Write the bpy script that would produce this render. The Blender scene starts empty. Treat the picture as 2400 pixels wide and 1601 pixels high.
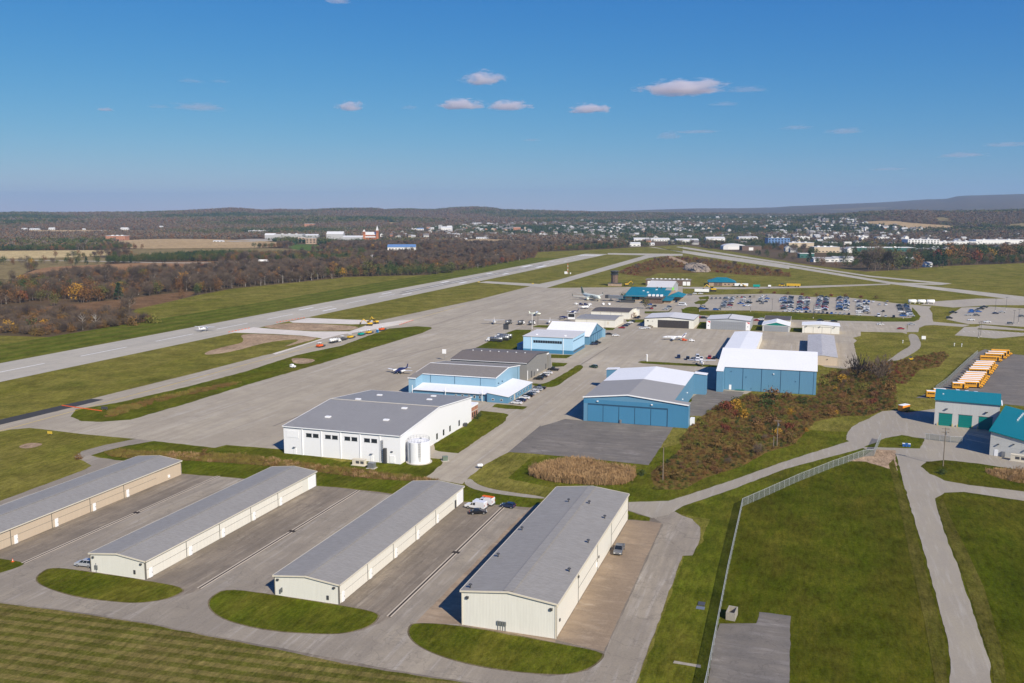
import bpy, bmesh, math, random
from mathutils import Vector, Matrix
from mathutils.geometry import tessellate_polygon
R = math.radians
PI = math.pi
rnd = random.Random(7)

# ------------------------------------------------------------------ camera, sky, sun, exposure
# World frame: X across the airfield, Y along the main runway, metres. The aircraft carrying the camera is 80 m up.
sc = bpy.context.scene
COL = sc.collection
HEAD = 18.3
cam_d = bpy.data.cameras.new('camera')
cam = bpy.data.objects.new('camera', cam_d)
COL.objects.link(cam)
cam.location = (0, 0, 80)
cam.rotation_euler = (R(90) - math.atan(305.5 / 2110.0), 0, R(HEAD))
cam_d.sensor_width = 36
cam_d.lens = 36 * 2110 / 2400.0
cam_d.clip_start = 1
cam_d.clip_end = 60000
sc.camera = cam

SUN_EL, SUN_AZ = 36.5, 131.0          # azimuth clockwise from +Y
world = bpy.data.worlds.new('World')
sc.world = world
world.use_nodes = True
wn = world.node_tree.nodes
wl = world.node_tree.links
wn.clear()
sky = wn.new('ShaderNodeTexSky')
sky.sky_type = 'NISHITA'
sky.sun_disc = False
sky.sun_elevation = R(SUN_EL)
sky.sun_rotation = R(SUN_AZ)
sky.altitude = 0
sky.air_density = 1.0
sky.dust_density = 0.0
sky.ozone_density = 3.0
bgn = wn.new('ShaderNodeBackground')
bgn.inputs['Strength'].default_value = 0.1
won = wn.new('ShaderNodeOutputWorld')
# the whole sky keeps Nishita's shape but takes the deep clear blue of an autumn noon (one tone curve per channel)
sx = wn.new('ShaderNodeSeparateColor'); cx = wn.new('ShaderNodeCombineColor')
wl.new(sky.outputs[0], sx.inputs[0])
for i, (k, gm) in enumerate(((0.37, 1.74), (0.44, 0.98), (0.57, 0.45))):
    a = wn.new('ShaderNodeMath'); a.operation = 'MULTIPLY'; a.inputs[1].default_value = 0.1
    b = wn.new('ShaderNodeMath'); b.operation = 'POWER'; b.inputs[1].default_value = gm
    c = wn.new('ShaderNodeMath'); c.operation = 'MULTIPLY'; c.inputs[1].default_value = 10 * k
    wl.new(sx.outputs[i], a.inputs[0]); wl.new(a.outputs[0], b.inputs[0]); wl.new(b.outputs[0], c.inputs[0]); wl.new(c.outputs[0], cx.inputs[i])
wl.new(cx.outputs[0], bgn.inputs[0])
wl.new(bgn.outputs[0], won.inputs[0])
sun_d = bpy.data.lights.new('sun', 'SUN')
sun_d.energy = 5.0
sun_d.angle = R(0.53)
sun_d.color = (1.0, 0.915, 0.77)
sun = bpy.data.objects.new('sun', sun_d)
COL.objects.link(sun)
sun.rotation_euler = (R(90 - SUN_EL), 0, R(180 - SUN_AZ))
sun.location = (0, -50, 300)
sc.view_settings.view_transform = 'Standard'
sc.view_settings.look = 'None'
sc.view_settings.gamma = 1.0
sc.view_settings.use_curve_mapping = False
sc.view_settings.exposure = 0.27
sc.cycles.use_denoising = True
sc.cycles.max_bounces = 10
sc.cycles.diffuse_bounces = 2
sc.cycles.glossy_bounces = 2
sc.cycles.transparent_max_bounces = 12
sc.cycles.volume_bounces = 8
sc.cycles.caustics_reflective = False
sc.cycles.caustics_refractive = False

# ------------------------------------------------------------------ materials
MATS = {}
class NT:
    def __init__(s, name):
        s.m = bpy.data.materials.new(name)
        s.m.use_nodes = True
        s.n = s.m.node_tree.nodes
        s.l = s.m.node_tree.links
        s.b = s.n['Principled BSDF']
    def new(s, t, **kw):
        o = s.n.new(t)
        for k, v in kw.items(): setattr(o, k, v)
        return o
    def link(s, a, b): s.l.new(a, b)
    def coord(s, kind='pos', scale=(1, 1, 1), rot=0):
        if kind == 'pos':
            o = s.new('ShaderNodeNewGeometry').outputs['Position']
        else:
            o = s.new('ShaderNodeTexCoord').outputs['Object']
        mp = s.new('ShaderNodeMapping')
        mp.inputs['Scale'].default_value = scale
        mp.inputs['Rotation'].default_value = (0, 0, rot)
        s.link(o, mp.inputs['Vector'])
        return mp.outputs[0]
    def noise(s, vec, scale, detail=4, rough=0.55):
        t = s.new('ShaderNodeTexNoise')
        t.inputs['Scale'].default_value = scale
        t.inputs['Detail'].default_value = detail
        t.inputs['Roughness'].default_value = rough
        s.link(vec, t.inputs['Vector'])
        return t.outputs['Fac']
    def ramp(s, fac, stops):
        r = s.new('ShaderNodeValToRGB')
        e = r.color_ramp.elements
        while len(e) < len(stops): e.new(0.5)
        for i, (p, c) in enumerate(stops):
            e[i].position = p
            e[i].color = (c[0], c[1], c[2], 1) if isinstance(c, (tuple, list)) else (c, c, c, 1)
        s.link(fac, r.inputs[0])
        return r.outputs[0]
    def mix(s, fac, a, b, mode='MIX'):
        m = s.new('ShaderNodeMix', data_type='RGBA', blend_type=mode)
        for v, i in ((fac, 0), (a, 6), (b, 7)):
            if isinstance(v, (int, float)): m.inputs[i].default_value = v
            elif isinstance(v, (tuple, list)): m.inputs[i].default_value = (v[0], v[1], v[2], 1)
            else: s.link(v, m.inputs[i])
        return m.outputs[2]
    def math(s, op, a, b=0.0, c=0.0):
        m = s.new('ShaderNodeMath', operation=op)
        for v, i in ((a, 0), (b, 1), (c, 2)):
            if isinstance(v, (int, float)): m.inputs[i].default_value = v
            else: s.link(v, m.inputs[i])
        return m.outputs[0]
    def bump(s, h, strength=0.3, dist=0.05):
        b = s.new('ShaderNodeBump')
        b.inputs['Strength'].default_value = strength
        b.inputs['Distance'].default_value = dist
        s.link(h, b.inputs['Height'])
        s.link(b.outputs[0], s.b.inputs['Normal'])
    def fin(s, col, rough=0.8, metal=0.0, spec=0.5):
        if isinstance(col, (tuple, list)): s.b.inputs['Base Color'].default_value = (*col[:3], 1)
        else: s.link(col, s.b.inputs['Base Color'])
        if isinstance(rough, (int, float)): s.b.inputs['Roughness'].default_value = rough
        else: s.link(rough, s.b.inputs['Roughness'])
        s.b.inputs['Metallic'].default_value = metal
        s.b.inputs['Specular IOR Level'].default_value = spec
        return s.m

def sc3(c, k): return (c[0] * k, c[1] * k, c[2] * k)

def plain(name, col, rough=0.6, metal=0.0, var=0.12, scale=1.5, spec=0.4):
    """paint, plastic, timber: one colour with soft wear in the object's own coordinates"""
    if name in MATS: return MATS[name]
    t = NT(name)
    v = t.coord('obj')
    f = t.noise(v, scale, 5)
    c = t.mix(f, sc3(col, 1 - var), sc3(col, 1 + var))
    MATS[name] = t.fin(c, rough, metal, spec)
    return MATS[name]

def ribbed(name, col, axis='xy', pitch=0.3, depth=0.03, rough=0.45, var=0.07, dirt=0.12, spec=0.4, seam=0.16):
    """profiled sheet metal: ribs at pitch along an axis of the object's frame, streaked dirt"""
    t = NT(name)
    v = t.coord('obj')
    sp = t.new('ShaderNodeSeparateXYZ')
    t.link(v, sp.inputs[0])
    if axis == 'xy': a = t.math('ADD', sp.outputs[0], sp.outputs[1])
    else: a = sp.outputs['xyz'.index(axis)]
    ph = t.math('FRACT', t.math('DIVIDE', a, pitch))
    prof = t.math('PINGPONG', ph, 0.5)
    line = t.ramp(prof, [(0.0, 1 - seam), (0.12, 1.0)])
    f1 = t.noise(t.coord('obj', (0.25, 0.25, 0.05) if axis == 'xy' else (0.12, 0.12, 0.12)), 1.0, 5)
    f2 = t.noise(t.coord('obj', (3, 3, 0.25)) if axis == 'xy' else t.coord('obj', (0.6, 2.0, 1) if axis == 'y' else (2.0, 0.6, 1)), 1.0, 3)
    c = t.mix(f1, sc3(col, 1 - var), sc3(col, 1 + var))
    c = t.mix(t.ramp(f2, [(0.35, dirt), (0.65, 0.0)]), c, sc3((col[0] * .75, col[1] * .72, col[2] * .68), 0.8))
    c = t.mix(1.0, c, line, 'MULTIPLY')
    t.bump(t.ramp(prof, [(0.0, 0.0), (0.2, 1.0)]), 0.5, depth)
    MATS[name] = t.fin(c, rough, 0.0, spec)
    return MATS[name]

def pavement(name, base, dark, light, streak=(0.35, 0.03), rot=0.0, patch=0.02, joints=0.0, crack=0.35, contrast=1.0, speck=0.25):
    t = NT(name)
    p = t.coord('pos')
    big = t.noise(p, patch, 4, 0.6)
    c = t.mix(t.ramp(big, [(0.3, 0.0), (0.72, 1.0)]), sc3(base, 1 - .16 * contrast), sc3(base, 1 + .14 * contrast))
    st = t.noise(t.coord('pos', (streak[0], streak[1], 1), rot), 1.0, 5, 0.6)
    c = t.mix(t.ramp(st, [(0.42, 0.0), (0.75, min(1, 0.75 * contrast))]), c, dark)
    st2 = t.noise(t.coord('pos', (streak[0] * 1.7, streak[1] * 1.3, 1), rot), 1.0, 4, 0.6)
    c = t.mix(t.ramp(st2, [(0.52, 0.0), (0.72, min(1, 0.7 * contrast))]), c, light)
    bl = t.noise(p, 0.13, 5, 0.65)
    c = t.mix(t.ramp(bl, [(0.32, min(.8, 0.4 * contrast)), (0.52, 0.0)]), c, sc3(dark, 0.9))
    b2 = t.noise(t.coord('pos', (1, .35, 1), rot), 0.045, 6, 0.7)
    c = t.mix(t.ramp(b2, [(0.42, 0.0), (0.62, min(.85, 0.5 * contrast))]), c, dark)
    fine = t.noise(p, 2.2, 3, 0.7)
    c = t.mix(speck, c, t.ramp(fine, [(0.25, sc3(base, 0.55)), (0.75, sc3(base, 1.3))]))
    if crack:
        vo = t.new('ShaderNodeTexVoronoi', feature='DISTANCE_TO_EDGE')
        vo.inputs['Scale'].default_value = 0.11
        wob = t.new('ShaderNodeTexNoise')
        wob.inputs['Scale'].default_value = 0.12
        wob.inputs['Detail'].default_value = 6
        t.link(p, wob.inputs['Vector'])
        ad = t.new('ShaderNodeVectorMath', operation='MULTIPLY_ADD')
        ad.inputs[1].default_value = (26, 26, 0)
        t.link(wob.outputs['Color'], ad.inputs[0]); t.link(p, ad.inputs[2])
        t.link(ad.outputs[0], vo.inputs['Vector'])
        cr = t.ramp(vo.outputs['Distance'], [(0.0, crack * .6), (0.02, 0.0)])
        c = t.mix(cr, c, sc3(dark, 0.55))
    if joints:
        sp = t.new('ShaderNodeSeparateXYZ'); t.link(p, sp.inputs[0])
        for i in (0, 1):
            ph = t.math('PINGPONG', t.math('DIVIDE', sp.outputs[i], joints), 0.5)
            c = t.mix(t.ramp(ph, [(0.0, 0.4), (0.02, 0.0)]), c, sc3(dark, 0.6))
    t.bump(fine, 0.15, 0.02)
    MATS[name] = t.fin(c, 0.9, 0, 0.25)
    return MATS[name]

def grass(name, green, dry, soil, dryness=0.45, stripes=None, patch=0.03, bare=0.2, deep=None, lay=(1, .3, 1)):
    t = NT(name)
    p = t.coord('pos')
    q = t.coord('pos', lay)
    big = t.noise(q, patch * 1.6, 5, 0.62)
    mid = t.noise(q, 0.3, 6, 0.72)
    fine = t.noise(p, 1.6, 4, 0.75)
    f = t.math('ADD', t.math('MULTIPLY', big, 0.6), t.math('MULTIPLY', mid, 0.4))
    c = t.mix(t.ramp(f, [(0.62 - dryness * 0.5, 0.0), (0.86 - dryness * 0.5, 1.0)]), green, dry)
    if deep:
        dk = t.noise(p, patch * 2.3, 4, 0.6)
        c = t.mix(t.ramp(dk, [(0.5, 0.0), (0.72, 0.75)]), c, deep)
    if stripes:
        per, ang, amt = stripes
        sp = t.new('ShaderNodeSeparateXYZ')
        wob = t.noise(p, 0.006, 1)
        t.link(t.coord('pos', (1, 1, 1), ang), sp.inputs[0])
        ph = t.math('PINGPONG', t.math('ADD', t.math('DIVIDE', sp.outputs[0], per), t.math('MULTIPLY', wob, 3.0)), 1.0)
        broken = t.noise(t.coord('pos', (0.5, 0.03, 1), ang), 1.0, 4)
        amt2 = t.math('MULTIPLY', t.ramp(ph, [(0.42, 0.0), (0.58, amt)]), t.ramp(broken, [(0.3, 0.35), (0.55, 1.0)]))
        c = t.mix(amt2, c, dry)
    bs = t.noise(p, 0.09, 5, 0.7)
    c = t.mix(t.ramp(bs, [(0.66, 0.0), (0.8, bare * 2)]), c, soil)
    c = t.mix(0.38, c, t.ramp(fine, [(0.3, sc3(green, 0.4)), (0.7, sc3(dry, 1.1))]))
    gr = t.noise(q, 0.75, 6, 0.85)
    c = t.mix(0.8, c, t.ramp(gr, [(0.34, 0.45), (0.66, 1.6)]), 'MULTIPLY')
    g2 = t.noise(p, 0.07, 4, 0.6)
    c = t.mix(0.7, c, t.ramp(g2, [(0.35, 0.7), (0.65, 1.3)]), 'MULTIPLY')
    t.bump(t.math('ADD', fine, t.math('MULTIPLY', mid, 2.0)), 0.6, 0.25)
    MATS[name] = t.fin(c, 1.0, 0, 0.0)
    return MATS[name]

def leafy(name, cols, spread=0.35, trans=True):
    """foliage or twigs: colour drawn per tree and per clump"""
    t = NT(name)
    oi = t.new('ShaderNodeObjectInfo')
    n = len(cols)
    c = t.ramp(oi.outputs['Random'], [(i / max(1, n - 1), col) for i, col in enumerate(cols)])
    f = t.noise(t.coord('pos'), 0.35, 3, 0.7)
    c = t.mix(spread, c, t.ramp(f, [(0.3, sc3(cols[0], 0.45)), (0.7, sc3(cols[-1], 1.5))]))
    MATS[name] = t.fin(c, 0.85, 0, 0.15)
    return MATS[name]

def glassy(name, col=(0.02, 0.025, 0.03), rough=0.08):
    if name in MATS: return MATS[name]
    t = NT(name)
    f = t.noise(t.coord('obj'), 0.8, 2)
    MATS[name] = t.fin(t.mix(f, sc3(col, 0.7), sc3(col, 1.4)), rough, 0, 0.6)
    return MATS[name]

# ------------------------------------------------------------------ mesh helpers
class MB:
    def __init__(s): s.v = []; s.f = []; s.k = []; s.mi = 0
    def add(s, vs, fs):
        o = len(s.v); s.v += [tuple(v) for v in vs]
        for f in fs: s.f.append([o + i for i in f]); s.k.append(s.mi)
        return s
    def box(s, x0, x1, y0, y1, z0, z1):
        return s.add([(x0, y0, z0), (x1, y0, z0), (x1, y1, z0), (x0, y1, z0), (x0, y0, z1), (x1, y0, z1), (x1, y1, z1), (x0, y1, z1)],
              [(3, 2, 1, 0), (4, 5, 6, 7), (0, 1, 5, 4), (1, 2, 6, 5), (2, 3, 7, 6), (3, 0, 4, 7)])
    def prism(s, prof, axis, a0, a1):
        """extrude a 2D outline: axis 'y' takes (x,z), axis 'x' takes (y,z), axis 'z' takes (x,y)"""
        n = len(prof)
        def P(p, a): return (p[0], a, p[1]) if axis == 'y' else ((a, p[0], p[1]) if axis == 'x' else (p[0], p[1], a))
        vs = [P(p, a0) for p in prof] + [P(p, a1) for p in prof]
        fs = [[i, (i + 1) % n, n + (i + 1) % n, n + i] for i in range(n)]
        fs += [list(range(n))[::-1], list(range(n, 2 * n))]
        return s.add(vs, fs)
    def tube(s, p0, p1, r0, r1=None, n=8, cap=True):
        r1 = r0 if r1 is None else r1
        a, b = Vector(p0), Vector(p1)
        d = (b - a).normalized()
        u = d.orthogonal().normalized(); w = d.cross(u)
        vs = []
        for c, r in ((a, r0), (b, r1)):
            for i in range(n):
                t = 2 * PI * i / n
                vs.append(c + (u * math.cos(t) + w * math.sin(t)) * r)
        fs = [[i, (i + 1) % n, n + (i + 1) % n, n + i] for i in range(n)]
        if cap: fs += [list(range(n))[::-1], list(range(n, 2 * n))]
        return s.add(vs, fs)
    def loft(s, rings, cap=True):
        n = len(rings[0]); vs = [p for r in rings for p in r]
        fs = []
        for k in range(len(rings) - 1):
            for i in range(n):
                fs.append([k * n + i, k * n + (i + 1) % n, (k + 1) * n + (i + 1) % n, (k + 1) * n + i])
        if cap: fs += [list(range(n))[::-1], [(len(rings) - 1) * n + i for i in range(n)]]
        return s.add(vs, fs)
    def lathe(s, prof, cx=0, cy=0, n=24):
        rings = [[(cx + r * math.cos(2 * PI * i / n), cy + r * math.sin(2 * PI * i / n), z) for i in range(n)] for r, z in prof]
        return s.loft(rings)
    def mesh(s, name, mats, smooth=False):
        me = bpy.data.meshes.new(name)
        me.from_pydata(s.v, [], s.f)
        mats = mats if isinstance(mats, (list, tuple)) else [mats]
        for m in mats: me.materials.append(m)
        if len(mats) > 1: me.polygons.foreach_set('material_index', s.k)
        bm = bmesh.new(); bm.from_mesh(me)
        bmesh.ops.recalc_face_normals(bm, faces=bm.faces)
        bm.to_mesh(me); bm.free()
        if smooth: me.polygons.foreach_set('use_smooth', [True] * len(me.polygons))
        me.update()
        return me
    def build(s, name, mats, parent=None, smooth=False):
        return link(name, s.mesh(name, mats, smooth), parent)

def link(name, me, parent=None):
    o = bpy.data.objects.new(name, me)
    COL.objects.link(o)
    if parent is not None: o.parent = parent
    return o

def tag(o, label=None, cat=None, group=None, kind=None):
    if label: o['label'] = label
    if cat: o['category'] = cat
    if group: o['group'] = group
    if kind: o['kind'] = kind
    return o

def thing(name, label, cat, loc=(0, 0, 0), rotz=0.0, group=None):
    o = bpy.data.objects.new(name, None)
    o.empty_display_size = 0.5
    COL.objects.link(o)
    o.location = loc; o.rotation_euler = (0, 0, rotz)
    return tag(o, label, cat, group)

def box_part(name, m, parent, x0, x1, y0, y1, z0, z1):
    return MB().box(x0, x1, y0, y1, z0, z1).build(name, m, parent)

def copy_tree(o, parent=None):
    c = o.copy(); COL.objects.link(c); c.parent = parent
    for ch in list(o.children): copy_tree(ch, c)
    return c

def inside(x, y, poly):
    r = False; n = len(poly); j = n - 1
    for i in range(n):
        xi, yi = poly[i]; xj, yj = poly[j]
        if (yi > y) != (yj > y) and x < (xj - xi) * (y - yi) / (yj - yi) + xi: r = not r
        j = i
    return r

def chaikin(p, n=2):
    for _ in range(n):
        q = []
        for i in range(len(p)):
            a, b = p[i], p[(i + 1) % len(p)]
            q.append((a[0] * .75 + b[0] * .25, a[1] * .75 + b[1] * .25))
            q.append((a[0] * .25 + b[0] * .75, a[1] * .25 + b[1] * .75))
        p = q
    return p

# traced plan of the airfield, metres
RIDGES = {'left': (6800, [(-35.13, 74.8), (-29.38, 72.8), (-28.55, 75.6), (-27.93, 75.5), (-27.08, 72.1), (-24.02, 74.2), (-22.2, 72.7), (-20.57, 77.0), (-19.67, 80.3), (-18.42, 87.5), (-17.1, 96.3), (-16.21, 90.6), (-15.52, 80.3), (-14.34, 86.7), (-12.71, 83.7), (-11.19, 94.9), (-8.64, 98.4), (-7.93, 86.9), (-7.08, 93.8), (-4.93, 86.9), (-3.62, 100.5), (-2.25, 107.1), (-1.18, 97.0), (-0.73, 86.9), (1.16, 83.8), (4.02, 78.4), (6.85, 75.3), (10.63, 67.6), (15.72, 64.8), (20.57, 65.2), (35.14, 67.1)]), 'mid': (4700, [(14.48, 44.0), (16.97, 54.9), (20.13, 68.1), (21.27, 75.9), (22.24, 80.0), (24.11, 82.4), (24.89, 78.0), (26.44, 78.0), (29.37, 84.6), (35.12, 87.1)]), 'far': (14000, [(0.0, 60.5), (4.02, 73.5), (6.85, 86.5), (9.08, 103.7), (11.29, 120.1), (14.03, 124.1), (16.16, 136.1), (16.94, 152.7), (19.77, 180.2), (21.94, 200.4), (23.56, 226.3), (24.84, 249.5), (25.27, 235.5), (26.12, 288.4), (27.61, 295.4), (29.31, 304.9), (32.27, 315.6), (36.82, 282.4)])}
POLY = {
 'airfield_grass': (0, [(-523.5, 441.2), (-498.0, 445.9), (-461.1, 449.6), (-456.8, 490.1), (-457.6, 513.0), (-451.6, 541.8), (-487.7, 565.9), (-510.8, 568.7), (-527.7, 607.7), (-544.0, 673.2), (-560.0, 731.2), (-570.5, 797.2), (-538.8, 970.5), (-544.8, 981.4), (-451.0, 1055.2), (-442.7, 1221.6), (-454.1, 1496.8), (-513.7, 1712.9), (-430.9, 1862.0), (-343.8, 2073.8), (-293.7, 2194.9), (-165.0, 1898.0), (-61.4, 1601.3), (-6.1, 1441.3), (70.6, 1291.9), (118.1, 1345.6), (186.8, 1458.9), (315.0, 1580.0), (462.8, 1658.5), (900, 600), (600, -200), (-700, -200), (-700, 250)]),
 'mown_field': (0, [(-171.9, 132.7), (-155.5, 133.9), (-139.7, 135.1), (-121.7, 135.7), (-97.2, 134.9), (-76.5, 133.9), (-76.4, 133.8), (-63.8, 134.2), (-51.6, 134.4), (-43.7, 120.5), (-124.5, 93.8)]),
 'main': (0, [(-309.8, 214.8), (-293.2, 238.4), (-279.4, 246.8), (-278.5, 250.3), (-273.7, 254.6), (-264.3, 254.4), (-248.2, 253.3), (-224.5, 253.6), (-216.4, 253.2), (-190.2, 252.1), (-188.8, 256.6), (-166.4, 257.7), (-128.2, 254.4), (-107.9, 242.7), (-94.9, 240.1), (-95.7, 248.9), (-95.7, 262.2), (-93.2, 278.6), (-93.5, 316.3), (-82.1, 329.5), (-45.6, 381.9), (-24.4, 403.5), (5.8, 495.8), (10.0, 488.0), (19.1, 485.1), (24.3, 491.2), (26.6, 501.1), (27.3, 582.3), (29.7, 596.0), (28.0, 608.8), (33.1, 619.7), (34.1, 641.9), (60.1, 645.5), (62.4, 638.9), (66.8, 687.2), (62.0, 697.0), (-11.9, 718.2), (-81.9, 726.6), (-91.5, 809.0), (-87.5, 868.4), (-117.8, 890.5), (-129.6, 977.8), (-200.9, 938.4), (-262.7, 908.4), (-284.9, 953.1), (-286.9, 768.1), (-300.5, 598.3), (-327.6, 588.4), (-358.0, 596.1), (-332.2, 594.7), (-302.3, 595.0), (-296.4, 563.8), (-293.0, 537.4), (-292.4, 500.2), (-287.2, 436.9), (-288.5, 429.1), (-288.9, 377.8), (-291.6, 304.4), (-295.5, 261.4), (-297.3, 221.6)]),
 'taxi_far': (0, [(-284.9, 953.1), (-280.7, 1019.2), (-286.9, 1644.8), (-359.6, 1655.9), (-372.2, 1713.7), (-230.1, 1723.0), (-220.9, 1655.2), (-255.3, 1621.4), (-265.6, 1559.2), (-262.7, 908.4)]),
 'connector': (0, [(-353.9, 976.4), (-285.3, 957.2), (-264.2, 913.6), (-285.8, 926.1), (-356.7, 955.2)]),
 'construction_concrete': (0, [(-365.6, 505.5), (-366.0, 533.9), (-347.7, 530.0), (-315.5, 527.3), (-291.7, 535.1), (-295.7, 566.9), (-286.5, 600.2), (-278.0, 609.4), (-275.8, 579.3), (-281.5, 546.5), (-289.6, 520.5), (-290.1, 496.3), (-284.2, 434.2), (-287.7, 436.7), (-289.5, 472.1), (-292.4, 500.2), (-310.7, 507.1), (-333.6, 508.4)]),
 'construction_concrete2': (0, [(-360.1, 569.6), (-359.4, 595.6), (-346.3, 593.3), (-303.8, 596.4), (-293.6, 579.4), (-309.1, 570.1), (-354.2, 565.4)]),
 'dirt1': (1, [(-363.6, 538.7), (-361.3, 551.0), (-354.2, 565.4), (-321.5, 564.2), (-296.5, 560.9), (-292.9, 540.0), (-316.8, 529.5), (-344.5, 530.0)]),
 'dirt2': (1, [(-359.2, 505.0), (-310.2, 506.2), (-294.1, 502.0), (-295.1, 470.2), (-295.3, 457.7), (-303.0, 496.7), (-316.8, 476.1), (-312.7, 436.1), (-319.7, 418.7), (-327.6, 429.2), (-329.7, 450.4), (-328.9, 472.1)]),
 'dirt3': (1, [(-270.1, 428.0), (-252.3, 426.8), (-249.9, 412.6), (-256.8, 410.3), (-262.5, 416.7)]),
 'new_asphalt': (0, [(-295.4, 220.1), (-294.8, 248.0), (-295.5, 261.4), (-294.0, 281.0), (-291.4, 304.2), (-285.0, 304.4), (-285.7, 292.5), (-287.5, 264.1), (-289.0, 249.2), (-290.7, 221.7)]),
 'lawn_strip': (0, [(-273.4, 274.0), (-281.6, 285.1), (-275.1, 300.5), (-269.8, 340.7), (-268.0, 383.5), (-271.8, 435.9), (-265.4, 475.8), (-265.4, 475.8), (-269.2, 510.9), (-273.3, 557.2), (-260.5, 574.8), (-249.4, 573.4), (-245.9, 567.9), (-242.4, 543.9), (-243.5, 436.2), (-246.5, 352.2), (-246.0, 310.1), (-247.4, 277.3), (-255.4, 270.9), (-263.7, 269.4)]),
 'ditch_brush': (1, [(-263.7, 279.9), (-268.2, 301.3), (-263.2, 332.2), (-255.5, 360.6), (-249.7, 351.1), (-258.8, 316.9), (-258.4, 289.9), (-256.7, 276.9)]),
 'th': (0, [(-185.0, 131.9), (-155.5, 133.9), (-139.7, 135.1), (-121.7, 135.7), (-97.2, 134.9), (-76.5, 133.9), (-76.4, 133.8), (-63.8, 134.2), (-51.6, 134.4), (-45.1, 132.5), (-25.2, 139.1), (-25.1, 147.6), (-25.4, 204.1), (-23.2, 205.1), (-22.8, 216.2), (-23.6, 224.4), (-26.4, 230.6), (-29.2, 232.4), (-33.4, 237.3), (-44.0, 233.8), (-45.9, 243.6), (-69.7, 226.0), (-79.2, 225.4), (-88.9, 224.8), (-112.1, 225.2), (-127.1, 225.6), (-135.5, 225.0), (-159.7, 224.5), (-180.9, 222.9), (-203.2, 226.6), (-200.6, 156.2)]),
 'lane_left': (0, [(-211.8, 170.0), (-211.6, 185.0), (-212.0, 202.6), (-212.6, 217.3), (-213.7, 221.2), (-219.2, 224.3), (-227.0, 227.9), (-230.1, 234.4), (-228.6, 243.9), (-224.5, 253.6), (-216.4, 253.2), (-221.1, 244.1), (-222.8, 236.8), (-223.4, 231.2), (-218.9, 229.6), (-208.6, 229.9), (-203.0, 228.7), (-191.2, 166.5), (-191.1, 152.6)]),
 'lawn_i1': (1, [(-188.3, 152.4), (-175.8, 152.5), (-167.9, 152.6), (-167.6, 149.4), (-168.8, 146.0), (-172.3, 138.8)]),
 'lawn_i2': (1, [(-160.4, 152.4), (-149.7, 152.8), (-134.6, 152.8), (-123.7, 152.3), (-123.7, 147.8), (-125.5, 145.1), (-129.0, 142.8), (-133.6, 142.0), (-141.6, 141.4), (-150.0, 142.5), (-155.8, 144.2), (-158.5, 146.1), (-160.1, 148.9)]),
 'lawn_i3': (1, [(-115.7, 154.9), (-103.4, 155.0), (-88.1, 155.0), (-79.3, 154.4), (-78.2, 151.2), (-78.7, 147.7), (-81.9, 143.9), (-87.6, 142.2), (-96.1, 140.8), (-105.6, 141.7), (-110.7, 143.9), (-114.2, 146.8), (-115.9, 149.9)]),
 'lawn_i4': (1, [(-70.6, 152.7), (-61.2, 154.3), (-42.1, 153.1), (-32.9, 152.6), (-32.6, 150.0), (-34.0, 145.8), (-36.6, 143.1), (-40.6, 141.6), (-47.8, 140.7), (-54.7, 140.8), (-60.8, 141.9), (-66.1, 144.2), (-69.3, 147.2), (-70.7, 150.3)]),
 'lawn_i5': (0, [(-43.7, 231.8), (-37.1, 228.4), (-36.8, 225.5), (-42.4, 224.9)]),
 'pad_right': (0, [(-42.4, 154.5), (-32.8, 152.8), (-33.5, 224.7), (-36.5, 225.3), (-42.3, 224.4)]),
 'pad_left': (0, [(-70.4, 152.8), (-61.4, 154.7), (-42.2, 153.5), (-42.5, 154.7), (-61.5, 155.2), (-67.9, 231.5), (-69.6, 225.6), (-70.2, 206.5), (-70.1, 183.1), (-70.4, 164.6)]),
 'lawn_w': (0, [(-121.3, 280.3), (-120.8, 312.7), (-124.1, 334.9), (-113.9, 333.5), (-111.2, 331.7), (-108.7, 318.4), (-108.8, 291.6), (-108.7, 271.6), (-111.3, 270.1), (-117.9, 273.2)]),
 'lawn_w2': (0, [(-223.1, 231.3), (-222.8, 236.8), (-221.1, 244.1), (-216.4, 253.2), (-190.2, 252.1), (-188.8, 256.6), (-164.8, 257.1), (-140.7, 250.3), (-121.9, 254.5), (-122.6, 263.5), (-109.8, 263.6), (-108.8, 257.8), (-107.9, 242.7), (-94.5, 239.7), (-85.2, 236.1), (-68.1, 234.0), (-69.3, 226.2), (-79.2, 225.4), (-89.2, 225.5), (-112.3, 225.6), (-127.3, 226.0), (-135.6, 225.2), (-159.9, 224.8), (-181.1, 223.2), (-203.7, 229.4), (-211.6, 228.9)]),
 'path_small': (1, [(-95.3, 247.3), (-90.6, 241.0), (-83.3, 237.6), (-68.4, 236.5), (-67.9, 233.9), (-86.7, 234.6), (-95.0, 240.1)]),
 'road_stub': (0, [(-117.7, 271.9), (-108.7, 271.6), (-108.6, 263.5), (-114.8, 265.2)]),
 'pad_c': (0, [(-93.2, 278.6), (-85.0, 279.1), (-66.5, 278.9), (-45.9, 277.5), (-45.9, 330.7), (-40.8, 331.1), (-80.3, 331.0), (-87.8, 331.5), (-93.5, 316.3)]),
 'pad_ce': (0, [(-46.7, 381.5), (-42.9, 352.3), (-37.7, 353.0), (-26.0, 380.3), (-26.1, 390.7), (-25.6, 406.9), (-42.3, 410.6), (-45.8, 391.4)]),
 'lawn_c': (0, [(-46.0, 392.6), (-45.6, 378.4), (-46.4, 378.1)]),
 'lawn_k2': (0, [(-122.1, 342.9), (-122.6, 347.9), (-122.2, 349.3), (-108.4, 348.2), (-108.5, 342.4), (-115.6, 341.4)]),
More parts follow.
